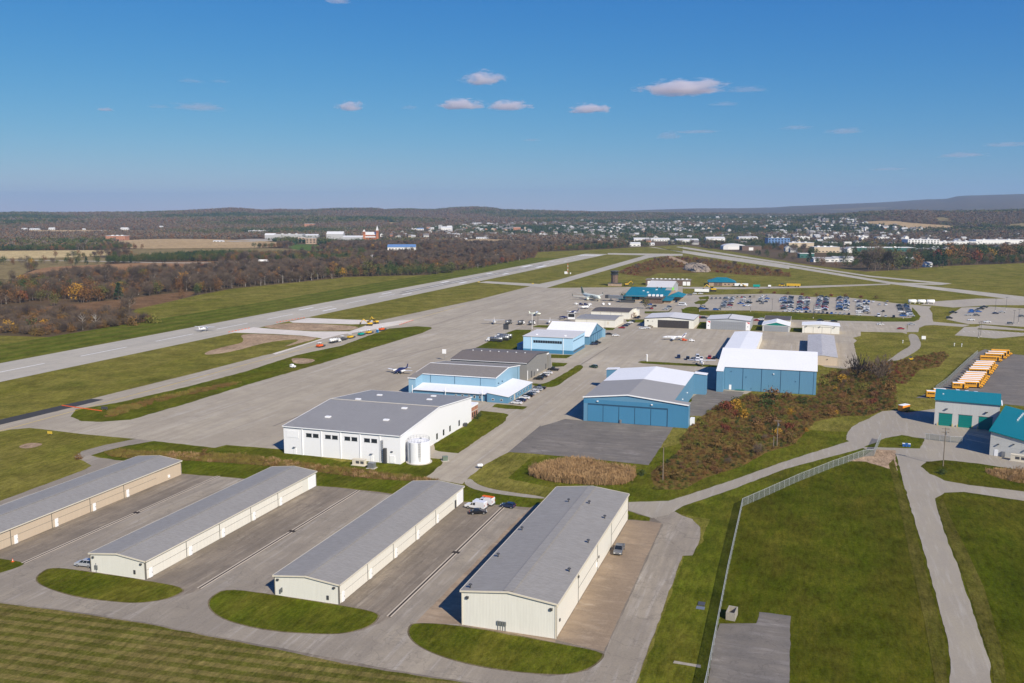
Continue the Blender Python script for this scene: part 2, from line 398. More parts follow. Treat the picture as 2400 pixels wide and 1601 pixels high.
 'lawn_k2b': (1, [(-121.7, 398.2), (-116.5, 397.0), (-114.6, 406.3), (-113.6, 432.4), (-114.3, 457.4), (-108.0, 447.7), (-109.0, 415.1), (-108.2, 392.4), (-114.3, 389.5), (-119.7, 392.3)]),
 'lawn_k2c': (0, [(-128.8, 457.5), (-120.3, 457.8), (-119.5, 447.4), (-124.8, 443.3)]),
 'lawn_k2d': (0, [(-137.7, 483.2), (-124.4, 484.8), (-124.8, 472.8), (-134.2, 470.9)]),
 'lawn_k3': (0, [(-185.6, 493.2), (-189.5, 561.1), (-188.7, 578.9), (-178.6, 581.5), (-162.5, 526.0), (-159.0, 493.1), (-170.2, 489.4)]),
 'lawn_k3b': (0, [(-182.4, 595.4), (-181.7, 607.1), (-169.7, 610.2), (-166.8, 594.3)]),
 'lawn_k5': (0, [(-133.9, 608.4), (-126.1, 608.9), (-125.4, 597.0), (-131.0, 595.1)]),
 'lawn_k5b': (0, [(-128.7, 659.0), (-116.0, 665.6), (-113.0, 645.6), (-124.2, 641.9)]),
 'lawn_k5c': (0, [(-125.2, 719.7), (-107.1, 725.6), (-107.7, 751.5), (-104.0, 718.4), (-105.2, 712.5), (-122.5, 704.1)]),
 'lawn_jet': (0, [(-85.3, 471.9), (-84.1, 476.7), (-46.0, 475.8), (-40.3, 474.2), (-40.9, 468.8), (-62.1, 468.7), (-82.2, 469.2)]),
 'lawn_h12': (0, [(-72.5, 623.0), (-74.7, 662.8), (-70.3, 664.2), (-66.0, 622.6)]),
 'lawn_h23': (0, [(-36.5, 622.4), (-36.7, 655.8), (-30.0, 658.0), (-28.6, 625.0)]),
 'lawn_h34': (0, [(-11.1, 625.9), (-10.7, 648.5), (-3.2, 651.0), (-3.2, 624.7)]),
 'lawn_lot_south': (0, [(-100.0, 749.2), (-84.2, 731.4), (-17.9, 742.4), (70.7, 730.6), (76.6, 744.4), (82.9, 821.7), (82.2, 749.3), (74.8, 715.9), (54.4, 706.3), (-11.4, 696.7), (-79.6, 706.0), (-93.8, 711.9)]),
 'lot': (0, [(-87.9, 764.0), (-86.7, 821.4), (-89.0, 866.5), (-34.1, 899.4), (-5.9, 886.1), (31.7, 888.7), (69.7, 855.5), (79.6, 837.6), (83.4, 826.6), (74.6, 737.7), (40.2, 742.7), (-4.4, 748.6), (-18.8, 750.6), (-45.8, 752.2), (-84.3, 739.5)]),
 'road_lot_north': (0, [(-105.4, 712.4), (-106.6, 751.9), (-110.5, 829.6), (-114.7, 865.9), (-99.7, 877.7), (-34.7, 914.4), (-5.0, 904.0), (-6.0, 891.0), (36.0, 895.0), (73.3, 852.4), (85.4, 843.7), (99.0, 831.8), (95.3, 814.8), (93.5, 777.5), (88.8, 736.0), (87.3, 717.1), (109.6, 704.2), (102.9, 690.9), (85.5, 696.2), (78.8, 691.2), (73.6, 675.8), (70.5, 651.5), (63.3, 649.1), (67.4, 687.4), (53.9, 688.6), (-3.9, 699.1), (-4.0, 708.5), (48.6, 704.3), (73.5, 712.6), (78.7, 726.5), (81.4, 746.4), (82.9, 781.0), (83.0, 818.6), (69.0, 846.7), (31.5, 883.9), (-5.9, 883.1), (-34.1, 899.4), (-89.5, 871.2), (-88.8, 771.4), (-95.2, 761.6), (-96.1, 718.2), (-105.0, 715.2)]),
 'lawn_lot_island': (1, [(-97.2, 731.7), (-98.1, 760.7), (-93.1, 768.5), (-87.1, 764.4), (-81.3, 715.0), (-92.3, 716.8)]),
 'lawn_term1': (0, [(-96.1, 803.0), (-94.1, 824.3), (-86.4, 830.4), (-86.1, 793.0), (-93.3, 790.6)]),
 'lawn_term2': (0, [(-98.5, 855.8), (-90.6, 869.9), (-86.9, 841.0), (-94.3, 831.3)]),
 'path_service': (1, [(62.8, 640.0), (60.4, 593.3), (58.9, 580.5), (52.1, 558.9), (44.3, 528.0), (40.6, 516.2), (47.6, 522.4), (52.4, 534.1), (62.6, 568.1), (65.6, 586.8), (67.0, 604.0), (68.6, 641.0)]),
 'lot_east': (0, [(98.4, 736.1), (105.6, 771.1), (122.1, 831.5), (146.8, 847.6), (170.1, 839.6), (192.4, 831.8), (156.1, 669.9), (143.6, 704.4), (118.2, 712.7), (109.2, 709.8), (103.6, 722.5)]),
 'lot_east2': (0, [(104.2, 691.3), (111.7, 693.8), (117.3, 706.7), (140.8, 690.1), (139.2, 681.8), (112.2, 685.9), (110.1, 679.9), (136.6, 668.4), (133.6, 652.9), (113.8, 633.5), (91.2, 641.3)]),
 'apron_east': (0, [(91.6, 845.7), (106.9, 881.0), (147.5, 922.2), (172.3, 930.4), (190.0, 922.2), (179.7, 870.7), (148.9, 860.5), (115.3, 829.2), (102.2, 840.9)]),
 'road_north': (0, [(-178.0, 940.5), (-131.3, 965.6), (-84.9, 981.0), (-69.0, 982.0), (1.2, 1025.0), (85.7, 1086.3), (84.4, 1069.0), (1.2, 997.6), (-81.4, 951.5), (-130.2, 946.8), (-175.5, 927.1)]),
 'runway_cross': (0, [(-347.6, 2031.1), (-189.7, 1701.5), (-28.6, 1360.7), (-27.6, 1317.6), (-193.5, 1664.0), (-332.4, 2025.3)]),
 'runway_cross2': (0, [(-251.7, 1883.9), (-61.1, 1485.2), (87.8, 1113.3), (193.3, 958.2), (224.5, 913.6), (214.4, 871.3), (184.1, 911.2), (85.3, 1079.7), (-58.5, 1424.0), (-234.9, 1759.1)]),
 'taxi_cross': (0, [(-287.3, 2078.7), (-164.0, 1779.2), (-31.1, 1468.5), (-30.6, 1448.1), (-180.6, 1773.7), (-290.2, 2055.6)]),
 'taxi_cross2': (0, [(-277.8, 2077.6), (-3.8, 1395.9), (71.5, 1211.6), (151.2, 1107.9), (136.9, 1082.2), (85.3, 1079.7), (97.6, 1103.3), (133.5, 1102.1), (70.2, 1187.3), (-3.6, 1359.7), (-264.6, 1979.9)]),
 'road_gravel': (0, [(-45.0, 239.0), (-34.6, 243.5), (-31.4, 248.7), (-19.5, 268.8), (-5.2, 295.1), (14.7, 327.9), (19.8, 334.4), (26.0, 337.7), (27.9, 334.7), (20.3, 321.7), (-4.9, 286.0), (-18.7, 259.8), (-30.2, 240.2), (-32.9, 231.9), (-36.6, 227.9), (-43.7, 232.2)]),
 'yard': (0, [(14.8, 331.6), (15.8, 343.2), (17.2, 350.2), (17.0, 350.2), (20.4, 360.9), (23.8, 367.8), (30.1, 384.8), (35.7, 388.5), (37.7, 387.0), (39.5, 385.1), (51.1, 396.6), (69.1, 387.6), (79.0, 348.3), (69.7, 303.9), (66.4, 309.5), (73.7, 281.6), (71.7, 273.5), (59.5, 274.7), (44.9, 278.4), (39.5, 275.8), (36.3, 269.3), (35.7, 260.2), (35.0, 240.1), (34.9, 212.9), (34.0, 180.0), (33.6, 168.8), (32.5, 160.9), (25.4, 158.5), (27.0, 167.9), (27.8, 177.9), (28.2, 203.2), (28.8, 234.4), (29.1, 262.4), (29.2, 284.9), (29.9, 316.1), (20.7, 319.6)]),
 'yard_dirt': (0, [(13.9, 302.4), (19.2, 309.3), (23.3, 320.4), (30.1, 321.6), (28.7, 295.6), (25.8, 297.5), (19.9, 303.4)]),
 'lawn_oval': (0, [(20.3, 322.8), (23.3, 328.4), (28.2, 338.4), (34.1, 344.9), (41.3, 341.6), (38.2, 326.5), (29.3, 324.7)]),
 'lawn_pole': (0, [(36.0, 302.8), (38.4, 309.7), (44.2, 313.5), (53.6, 312.5), (66.1, 308.4), (78.8, 303.1), (74.1, 283.3), (61.4, 284.2), (47.3, 286.1), (41.1, 288.8), (37.7, 294.9)]),
 'bus_yard': (0, [(45.8, 417.2), (55.7, 438.7), (64.9, 468.5), (77.8, 515.6), (93.2, 567.1), (99.1, 580.7), (108.5, 567.2), (116.1, 563.5), (133.7, 563.3), (99.2, 410.9), (80.9, 414.9), (54.1, 420.0)]),
 'pad_low': (0, [(-6.6, 178.7), (-0.5, 178.8), (-0.5, 168.6), (-0.2, 147.9), (-13.4, 143.5), (-14.1, 164.1), (-13.7, 171.0), (-6.9, 173.3)]),
 'walk_low': (0, [(-20.0, 153.4), (-15.3, 153.3), (-15.2, 152.2), (-20.1, 152.4)]),
 'scrub_bank': (0, [(-38.9, 301.9), (-41.3, 314.7), (-40.1, 331.3), (-37.7, 353.5), (-33.4, 377.0), (-26.2, 393.6), (-20.9, 403.9), (-10.9, 405.0), (4.8, 408.1), (7.6, 459.2), (16.2, 473.0), (28.6, 500.7), (39.5, 492.2), (40.2, 444.6), (36.0, 392.3), (30.1, 384.8), (24.2, 373.9), (15.3, 371.0), (4.7, 357.3), (-0.2, 331.1), (-3.2, 317.6), (-10.5, 306.1), (-18.2, 284.6), (-28.0, 267.5), (-32.0, 255.4), (-39.8, 252.8), (-43.8, 268.5), (-40.7, 284.0)]),
 'scrub_bank2': (0, [(37.5, 512.6), (46.4, 518.8), (75.5, 566.7), (76.1, 548.8), (65.7, 506.4), (55.5, 494.2), (45.0, 450.7), (36.8, 450.5), (38.6, 488.6)]),
 'reeds': (1, [(-80.3, 257.7), (-80.0, 264.4), (-75.6, 271.8), (-68.6, 276.2), (-59.8, 273.1), (-50.0, 271.5), (-47.4, 263.1), (-48.8, 254.8), (-55.1, 251.9), (-64.6, 250.4), (-75.0, 251.3)]),
 'reeds2': (1, [(54.1, 304.0), (57.5, 308.0), (75.4, 307.3), (72.9, 295.9), (62.9, 291.7), (55.7, 297.2)]),
 'brush_strip': (1, [(-220.5, 234.3), (-218.1, 240.6), (-202.6, 241.3), (-175.4, 248.2), (-160.2, 245.9), (-137.5, 244.4), (-115.1, 242.5), (-100.9, 241.9), (-104.3, 239.9), (-116.7, 236.7), (-133.2, 236.5), (-157.5, 239.8), (-197.2, 234.7), (-213.8, 231.2)]),
 'brush_left': (1, [(-252.8, 216.3), (-240.7, 215.2), (-232.3, 209.3), (-229.6, 203.8), (-234.0, 199.6)]),
 'dirt_spot': (1, [(-255.8, 232.6), (-256.1, 237.7), (-249.4, 238.2), (-248.9, 232.2), (-252.1, 230.5)]),
 'quarry': (0, [(-244.0, 1176.3), (-247.8, 1450.8), (-242.3, 1606.4), (-181.5, 1561.4), (-118.4, 1439.6), (-25.5, 1230.0), (-23.9, 1161.3), (-73.4, 1170.0), (-123.1, 1216.3), (-154.9, 1187.2), (-188.7, 1176.0), (-188.6, 1106.8), (-214.4, 1123.3)]),
 'quarry_track': (0, [(-246.3, 1622.1), (-238.5, 1635.1), (-171.6, 1396.4), (-179.3, 1381.4), (-216.3, 1504.3)]),
 'gravel_heap': (0, [(-167.2, 1261.0), (-176.0, 1346.3), (-171.6, 1396.4), (-149.2, 1367.0), (-127.1, 1244.0), (-129.5, 1210.4), (-145.9, 1208.8)]),
 'shoulder_l': (0, [(28.6, 309.3), (28.5, 284.7), (28.6, 262.2), (28.1, 233.0), (27.6, 203.0), (27.2, 177.0), (25.3, 158.5), (23.5, 157.9), (24.5, 184.0), (25.2, 219.8), (26.2, 257.0), (26.4, 280.5), (26.6, 302.6)]),
 'shoulder_r': (0, [(35.9, 263.1), (35.4, 240.2), (35.3, 213.0), (34.3, 180.1), (33.9, 168.9), (32.8, 161.0), (34.9, 161.7), (36.5, 174.1), (38.5, 204.9), (38.5, 228.5), (38.1, 252.6), (38.3, 269.9)]),
 'open_left': (0, [(-1483.8, 1249.8), (-1221.6, 1338.3), (-982.2, 1074.8), (-1020.7, 981.4), (-1126.8, 947.2)]),
 'open_mid': (0, [(-1412.5, 1548.6), (-1274.8, 1633.4), (-1095.8, 1725.5), (-909.8, 1571.6), (-792.7, 1403.6), (-1066.1, 1365.0), (-1205.4, 1320.6)]),
 'field_brown': (1, [(-589.9, 498.1), (-608.9, 555.1), (-612.8, 586.2), (-604.8, 633.8), (-598.1, 672.6), (-595.3, 768.4), (-563.1, 727.6), (-532.1, 639.6), (-529.8, 610.1), (-512.9, 566.3), (-496.2, 505.0), (-541.3, 456.4)]),
 'field_rust': (1, [(-814.1, 733.8), (-1046.6, 1006.5), (-1036.0, 1062.5), (-1018.2, 1106.9), (-955.7, 1222.9), (-761.1, 1255.3), (-695.8, 1159.2), (-780.6, 1059.5), (-796.6, 960.7), (-814.2, 903.2), (-864.8, 899.8), (-844.6, 806.7), (-755.0, 679.9), (-721.0, 603.2), (-797.2, 667.8)]),
 'field_olive': (1, [(-1121.6, 965.6), (-1150.1, 1065.8), (-1046.6, 1006.5), (-954.5, 894.4), (-814.1, 733.8), (-797.2, 667.8)]),
 'field_straw': (1, [(-1624.1, 1368.8), (-1550.5, 1404.5), (-1341.8, 1525.9), (-1214.6, 1376.8), (-1242.9, 1212.0), (-1383.1, 1164.5)]),
 'field_tan': (1, [(-1700.1, 1865.5), (-1781.5, 2039.5), (-1684.8, 2160.8), (-1515.5, 2127.4), (-1241.5, 2002.3), (-1095.8, 1725.5), (-1274.8, 1633.4), (-1366.6, 1562.8), (-1551.5, 1708.7)]),
 'field_green': (1, [(-1078.6, 1698.4), (-1212.7, 1959.0), (-1020.8, 1835.2), (-909.8, 1571.6)]),
 'field_far': (1, [(-2669.9, 2480.0), (-2470.7, 2612.8), (-2151.6, 2730.1), (-2175.1, 2492.3), (-2256.0, 2195.5)]),
 'field_mid': (1, [(-926.2, 2373.7), (-848.0, 2428.2), (-717.3, 2311.3), (-643.1, 2087.2), (-743.5, 1951.1), (-831.9, 2088.4)]),
 'field_hill': (1, [(172.8, 3856.1), (215.7, 3902.0), (328.6, 3886.1), (353.6, 3723.2), (489.1, 3635.2), (488.4, 3352.6), (338.7, 3354.9), (267.3, 3586.1)]),
 'field_hill2': (1, [(600.0, 3521.2), (736.1, 3748.4), (783.9, 3746.9), (723.1, 3449.0), (626.6, 3410.9)]),
 'field_strip': (1, [(-1873.5, 3754.5), (-1861.1, 3920.7), (-1700.1, 3580.9), (-1758.8, 3534.6)]),
 'field_hillgreen': (1, [(473.6, 4120.9), (533.6, 4242.6), (540.9, 3951.1), (486.9, 3748.5), (445.2, 3834.2)]),
 'highway': (0, [(-1353.6, 1149.7), (-1281.4, 1159.4), (-1181.5, 1171.7), (-1080.9, 1185.1), (-952.0, 1174.7), (-832.8, 1233.1), (-742.6, 1238.4), (-634.4, 1248.0), (-625.4, 1230.2), (-732.4, 1221.2), (-823.9, 1219.8), (-936.9, 1156.0), (-1064.7, 1167.4), (-1167.3, 1157.6), (-1266.6, 1145.9), (-1338.4, 1136.7)]),
 'road_church': (0, [(-743.3, 1434.9), (-782.1, 1531.9), (-796.4, 1583.0), (-771.2, 1532.9), (-748.0, 1468.5), (-669.3, 1320.0), (-637.9, 1264.2), (-646.6, 1259.8), (-705.8, 1368.8)]),
 'campus_lot': (0, [(-1488.7, 2058.0), (-1512.4, 2217.3), (-1374.9, 2164.2), (-1360.9, 2034.9), (-1426.6, 1979.5)]),
 'town': (0, [(-1333.6, 2638.1), (-1403.4, 3284.8), (-1421.0, 3845.9), (-1170.4, 4601.5), (-582.5, 5654.1), (-246.1, 10505.1), (148.8, 4137.3), (439.7, 3149.5), (586.5, 2970.7), (447.3, 2256.1), (203.8, 1655.5), (57.0, 1486.9), (-32.2, 1515.7), (-219.3, 2148.8), (-399.4, 1980.1), (-629.5, 2477.3), (-757.4, 2457.9), (-913.8, 2472.5), (-1070.1, 2574.4), (-1074.2, 2204.2)]),
}
PT = {
 'bay_b2': [(-135.0, 166.8), (-135.0, 179.1), (-135.5, 192.6), (-135.4, 205.0), (-135.6, 217.9)],
 'bay_b3': [(-88.6, 167.8), (-88.9, 181.0), (-88.7, 193.2), (-88.4, 204.9), (-89.4, 220.3)],
 'door_b2': [(-134.8, 154.4), (-135.0, 168.4), (-135.2, 181.1), (-135.2, 193.7), (-135.4, 206.5), (-135.6, 219.0)],
 'bay_b1': [(-179.7, 159.7), (-179.5, 172.2), (-180.0, 185.3), (-179.9, 197.8), (-181.3, 211.8)],
 'door_b3': [(-88.5, 156.5), (-88.8, 169.6), (-88.7, 182.1), (-88.8, 194.9), (-88.9, 207.3)],
 'bay_b4': [(-42.5, 171.7), (-42.6, 189.2), (-42.2, 204.0)],
 'vents': [(-60.1, 155.9), (-60.2, 172.7), (-60.3, 189.7), (-54.8, 210.9), (-49.5, 210.9), (-43.9, 203.4), (-43.9, 186.5), (-43.8, 169.6)],
 'w_curbs': [(-153.8, 265.3), (-132.7, 266.9), (-132.3, 280.4), (-154.5, 288.3), (-153.3, 303.1), (-131.7, 300.8), (-134.4, 310.9)],
 'near_cars': [(-153.3, 154.1), (-81.9, 215.7), (-83.7, 220.7), (-83.2, 223.8), (-75.9, 223.7), (-40.2, 201.4)],
 'k2_cars': [(-114.5, 351.4), (-114.0, 356.9), (-114.1, 362.3), (-114.6, 367.0), (-114.6, 371.2), (-114.2, 376.3), (-114.3, 381.5), (-113.7, 385.2)],
 'k2_cars_row2': [(-121.8, 406.9), (-122.0, 413.8), (-121.0, 417.2), (-121.3, 423.4), (-121.4, 433.1)],
 'misc_cars': [(-103.8, 448.0), (-121.9, 532.9), (-121.8, 526.6), (-122.9, 573.8), (-117.4, 568.4), (-124.5, 608.3), (-123.4, 620.3), (-121.8, 628.2), (-122.2, 638.2), (-121.6, 646.1)],
 'k4_cars': [(-66.5, 493.3), (-61.1, 489.3), (-58.3, 488.3), (-56.4, 494.7), (-55.8, 487.2), (-53.9, 490.5), (-50.2, 496.7), (-47.5, 496.5)],
 'k5_cars': [(-107.4, 608.9), (-104.6, 611.9), (-103.7, 620.4), (-122.7, 668.2), (-121.5, 673.5), (-129.5, 769.0), (-125.7, 739.6), (-122.4, 737.8), (-124.0, 758.3), (-111.3, 735.6), (-110.9, 744.5), (-110.9, 756.5), (-111.4, 801.3), (-108.6, 871.8), (-105.4, 885.0), (-100.0, 886.7), (-84.2, 765.3), (-84.3, 750.4), (-79.7, 749.0), (-71.5, 745.9), (-69.5, 749.5), (-76.8, 685.8), (-74.0, 684.3)],
 'k5_van': [(-101.7, 771.9)],
 'k6_cars': [(-35.4, 681.6), (-33.1, 688.2), (-32.0, 691.5), (9.0, 696.2), (18.4, 693.6)],
 'd7_cars': [(49.2, 684.2), (70.2, 691.2), (60.8, 663.6)],
 'bus': [(68.0, 445.9), (71.3, 450.2), (71.9, 457.8), (73.1, 462.5), (74.2, 468.1), (76.3, 475.9), (78.4, 483.0), (80.1, 488.2), (81.9, 498.5), (83.4, 504.0), (86.5, 512.1), (88.9, 521.4), (93.4, 533.8), (97.1, 546.5), (99.0, 554.2), (102.1, 562.6)],
 'east_cars': [(109.1, 782.6), (101.1, 741.3), (123.1, 790.8), (126.1, 806.2), (129.4, 805.1), (129.4, 796.4), (134.5, 820.2), (139.8, 835.8), (117.8, 768.4), (123.7, 768.3), (114.6, 733.4), (123.6, 723.2), (137.8, 717.5), (140.0, 787.3), (146.7, 798.6), (155.3, 770.8)],
 'lot_rows': [(-65.2, 767.8), (-70.3, 858.4), (-51.5, 783.7), (-55.6, 872.7), (-38.9, 811.8), (-38.8, 873.5), (-22.2, 825.6), (-23.1, 869.3), (-16.5, 769.1), (-18.6, 880.2), (-4.4, 769.5), (-3.6, 880.5), (10.0, 770.6), (12.9, 885.9), (26.8, 776.2), (30.6, 891.8), (41.4, 760.2), (45.9, 860.9), (72.1, 746.6), (76.2, 832.3)],
 'lot_bottom': [(-17.5, 752.4), (33.5, 744.4), (37.4, 741.8), (51.5, 739.8), (56.4, 738.1), (62.0, 736.7)],
 'lot_top': [(-84.6, 839.8), (-34.3, 884.6), (-4.9, 871.8), (69.4, 851.1)],
 'lot_misc': [(57.4, 776.2), (58.0, 830.5), (63.4, 832.2), (42.4, 767.7), (45.8, 758.2), (42.8, 797.5)],
 'k6_lot_misc': [(-50.8, 784.0), (-55.9, 802.1), (-48.9, 812.6), (-38.7, 807.8), (-82.3, 747.3), (-70.9, 746.1), (-84.7, 768.9)],
 'tanks_white': [(81.9, 855.2), (91.7, 849.9)],
 'planes': [(-213.0, 603.7), (-199.9, 663.9), (-175.2, 685.2), (-173.4, 647.7), (-175.9, 616.9), (-174.8, 723.4), (-191.6, 402.7), (-78.7, 562.8), (-51.8, 472.1)],
 'fuel': [(-202.9, 605.7), (-193.7, 606.6), (-185.9, 607.0), (-183.5, 520.7), (-181.7, 527.9), (-182.6, 536.2)],
 'airliner': [(-175.9, 776.6), (-199.0, 800.3)],
 'construction': [(-274.3, 466.7), (-275.0, 485.5), (-275.6, 496.5), (-275.2, 505.9), (-275.2, 520.3), (-271.9, 536.5), (-273.4, 546.5), (-293.8, 567.5), (-294.9, 578.9), (-251.2, 399.4)],
 'bizjet': [(-83.2, 558.8), (-75.4, 566.4)],
 'fence': [(-15.5, 127.6), (-13.4, 145.7), (-13.7, 172.9), (-14.4, 196.6), (-14.7, 245.0), (-9.4, 255.7), (-0.4, 274.3), (9.7, 293.1), (19.4, 309.4), (22.8, 311.6), (24.5, 323.1), (26.3, 334.2)],
 'busfence': [(56.1, 437.2), (64.0, 461.2), (76.4, 505.7), (91.9, 559.2)],
 'gatefence': [(41.4, 340.7), (42.7, 340.6), (49.2, 338.9), (53.0, 339.2)],
 'poles': [(42.8, 305.5), (-8.1, 314.7), (-9.1, 310.4), (-39.1, 262.3)],
 'lotpoles': [(-27.6, 751.2), (-44.1, 745.7), (3.9, 711.1), (68.2, 732.4), (49.7, 681.6), (104.0, 633.9), (106.0, 639.2), (139.5, 716.9), (144.4, 727.2), (154.4, 826.8), (143.3, 808.2)],
 'misc': [(-11.7, 174.7), (-18.1, 178.9), (-133.4, 248.7), (-128.1, 246.9), (-109.5, 262.0), (-95.8, 257.6), (34.0, 327.9), (65.5, 320.6), (37.4, 386.3)],
 'signs': [(-186.2, 446.0), (-186.4, 551.0), (-164.6, 636.4), (-181.8, 608.3), (-179.3, 586.1), (-81.2, 476.9)],
 'tower': [(-200.9, 962.5)],
 'localizer': [(-296.0, 1123.7)],
 'shed': [(69.0, 605.7)],
 'markers': [(-258.6, 249.1), (-221.1, 229.9), (-355.1, 954.2), (-290.8, 952.6), (-270.4, 288.8), (53.9, 523.0), (69.3, 609.1), (55.9, 592.8), (84.0, 589.3), (87.8, 587.8)],
 'joints': [(-253.1, 580.7), (-254.0, 894.4), (-189.0, 285.5), (-188.9, 308.2), (-93.2, 277.9), (-93.7, 317.6), (-220.6, 430.5), (-199.6, 523.6), (-112.4, 455.6), (-111.7, 520.5), (-235.0, 761.6), (-206.5, 784.8)],
 'barricades': [(-366.5, 506.7), (-365.4, 530.8), (-365.7, 562.8), (-361.8, 596.8), (-275.5, 578.8), (-277.3, 607.7)],
 'hangar_far': [(-169.0, 1952.7), (-127.5, 1943.8), (-88.4, 1889.9)],
 'church': [(-1167.3, 2228.8), (-1127.6, 2240.2)],
 'bluebarn': [(-828.1, 1687.8), (-774.8, 1708.5)],
 'truck': [(-824.8, 1233.7), (-799.6, 1240.7)],
 'big_trees': [(84.2, 1319.9), (109.2, 1350.5), (113.9, 1329.7), (101.0, 1325.5), (129.7, 1380.3), (140.7, 1360.9), (172.7, 1418.5), (241.8, 1532.0), (-1.6, 1479.7), (52.5, 1526.8), (70.6, 1409.5), (78.8, 1271.6), (-522.4, 1009.6), (-628.7, 796.6), (-541.0, 978.9), (-691.9, 1053.2), (-616.1, 635.6), (-596.1, 663.0), (-616.2, 649.3), (-507.3, 481.5), (-469.1, 486.0), (-467.3, 494.7), (-448.9, 530.8), (-452.9, 516.3), (-510.7, 464.4), (-446.0, 1096.4), (-521.7, 1009.8), (-618.7, 1475.0), (-576.3, 1409.2)],
}
FARB = [
 ('brick', -1924.2, 3216.3, 39.7, 11.5),
 ('grey', -1774.3, 2634.0, 64.1, 6.8),
 ('grey', -1467.5, 2237.7, 29.7, 12.8),
 ('grey', -1398.5, 2224.7, 79.7, 11.4),
 ('grey', -1397.6, 2342.7, 41.3, 9.0),
 ('grey', -1263.1, 2244.9, 46.8, 18.6),
 ('grey', -1185.5, 2203.2, 53.1, 10.7),
 ('dorm', -1246.9, 2043.7, 18.1, 10.8),
 ('dorm', -1170.6, 1961.2, 25.4, 11.9),
 ('white', -1458.3, 1986.1, 26.1, 3.4),
 ('white', -2213.8, 3103.3, 19.2, 3.4),
 ('white', -2169.5, 3085.7, 15.2, 3.5),
 ('white', -2135.4, 3172.2, 30.9, 3.4),
 ('white', -2013.7, 3264.9, 27.1, 3.6),
 ('white', -3367.8, 4519.1, 11.4, 5.0),
 ('white', -2914.1, 4598.4, 24.7, 4.4),
 ('white', -2150.7, 3888.9, 9.0, 2.9),
 ('white', -1719.4, 3066.9, 8.9, 4.9),
 ('white', -1670.2, 3084.9, 24.8, 4.1),
 ('red', -1775.5, 1975.2, 51.8, 10.5),
 ('white', -2655.8, 2512.6, 17.0, 5.6),
 ('white', -2628.9, 2529.1, 30.9, 4.7),
 ('white', -2583.6, 2564.1, 21.6, 6.7),
 ('white', -2468.3, 2593.0, 9.1, 4.8),
 ('white', -2306.0, 2503.9, 14.4, 3.8),
 ('white', -2354.3, 2665.0, 25.6, 7.6),
 ('white', -2382.0, 2893.7, 12.7, 6.6),
 ('mill', -1360.6, 3233.4, 14.1, 13.0),
 ('blue', -1386.0, 3100.3, 25.7, 6.7),
 ('brick', -1390.3, 3185.9, 12.3, 7.4),
 ('brick', -1038.9, 3199.5, 27.1, 9.9),
 ('white', -1439.8, 3163.8, 17.5, 4.1),
 ('white', -1286.2, 3117.0, 40.8, 11.5),
 ('white', -1336.7, 3269.3, 19.6, 9.9),
 ('white', -1087.2, 2714.4, 17.7, 4.8),
 ('white', -897.8, 2444.3, 36.7, 3.8),
 ('white', -919.7, 2367.6, 7.7, 3.5),
 ('white', -1443.8, 3854.4, 45.6, 5.3),
 ('white', -1372.9, 3863.3, 20.7, 3.8),
 ('white', -530.4, 1505.3, 13.7, 3.0),
 ('white', -1675.0, 3397.5, 15.3, 3.5),
 ('white', -431.4, 2411.6, 41.9, 7.1),
 ('white', -383.8, 2425.7, 49.4, 6.7),
 ('white', -302.7, 2356.5, 57.4, 7.4),
 ('white', -241.6, 2456.0, 49.7, 9.5),
 ('white', -358.0, 2132.1, 14.2, 4.9),
 ('white', -169.5, 2642.5, 53.3, 5.8),
 ('white', -145.1, 3913.2, 53.5, 3.5),
 ('white', -110.7, 3326.1, 36.9, 4.6),
 ('white2', -386.2, 2066.2, 27.5, 7.2),
 ('office', -70.6, 2168.7, 50.4, 15.5),
 ('store', -20.7, 2107.7, 55.9, 8.8),
 ('store', 29.5, 1869.6, 49.6, 8.6),
 ('whitelow', 44.7, 2283.5, 29.1, 5.1),
 ('whitelow', 83.4, 2324.5, 18.0, 5.2),
 ('whitelow', 132.8, 2760.7, 46.0, 4.9),
 ('whitelow', 187.9, 2697.4, 35.9, 4.9),
 ('whitelow', 206.5, 2639.9, 17.6, 4.4),
 ('whitelow', -24.1, 2631.8, 40.8, 6.3),
 ('whitelow', 45.8, 2683.6, 26.8, 4.7),
 ('whitelow', 45.3, 3239.6, 34.2, 4.1),
 ('whitelow', 148.9, 3232.5, 30.5, 3.6),
 ('whitelow', 230.4, 1936.2, 60.2, 5.3),
 ('whitelow', 337.1, 2394.0, 103.8, 5.9),
 ('whitelow', 435.6, 2447.1, 121.6, 8.3),
 ('green', 137.8, 1952.4, 127.7, 6.2),
 ('green', -6.0, 1640.0, 24.9, 6.2),
 ('school', 249.4, 2310.4, 74.3, 11.5),
 ('white3', 21.3, 1517.8, 34.4, 5.8),
 ('white3', 50.3, 1529.1, 32.1, 7.0),
 ('white3', 153.2, 1582.6, 12.3, 5.2),
 ('white3', 163.1, 1428.7, 10.3, 5.7),
 ('white3', 227.6, 1585.7, 11.5, 4.7),
]
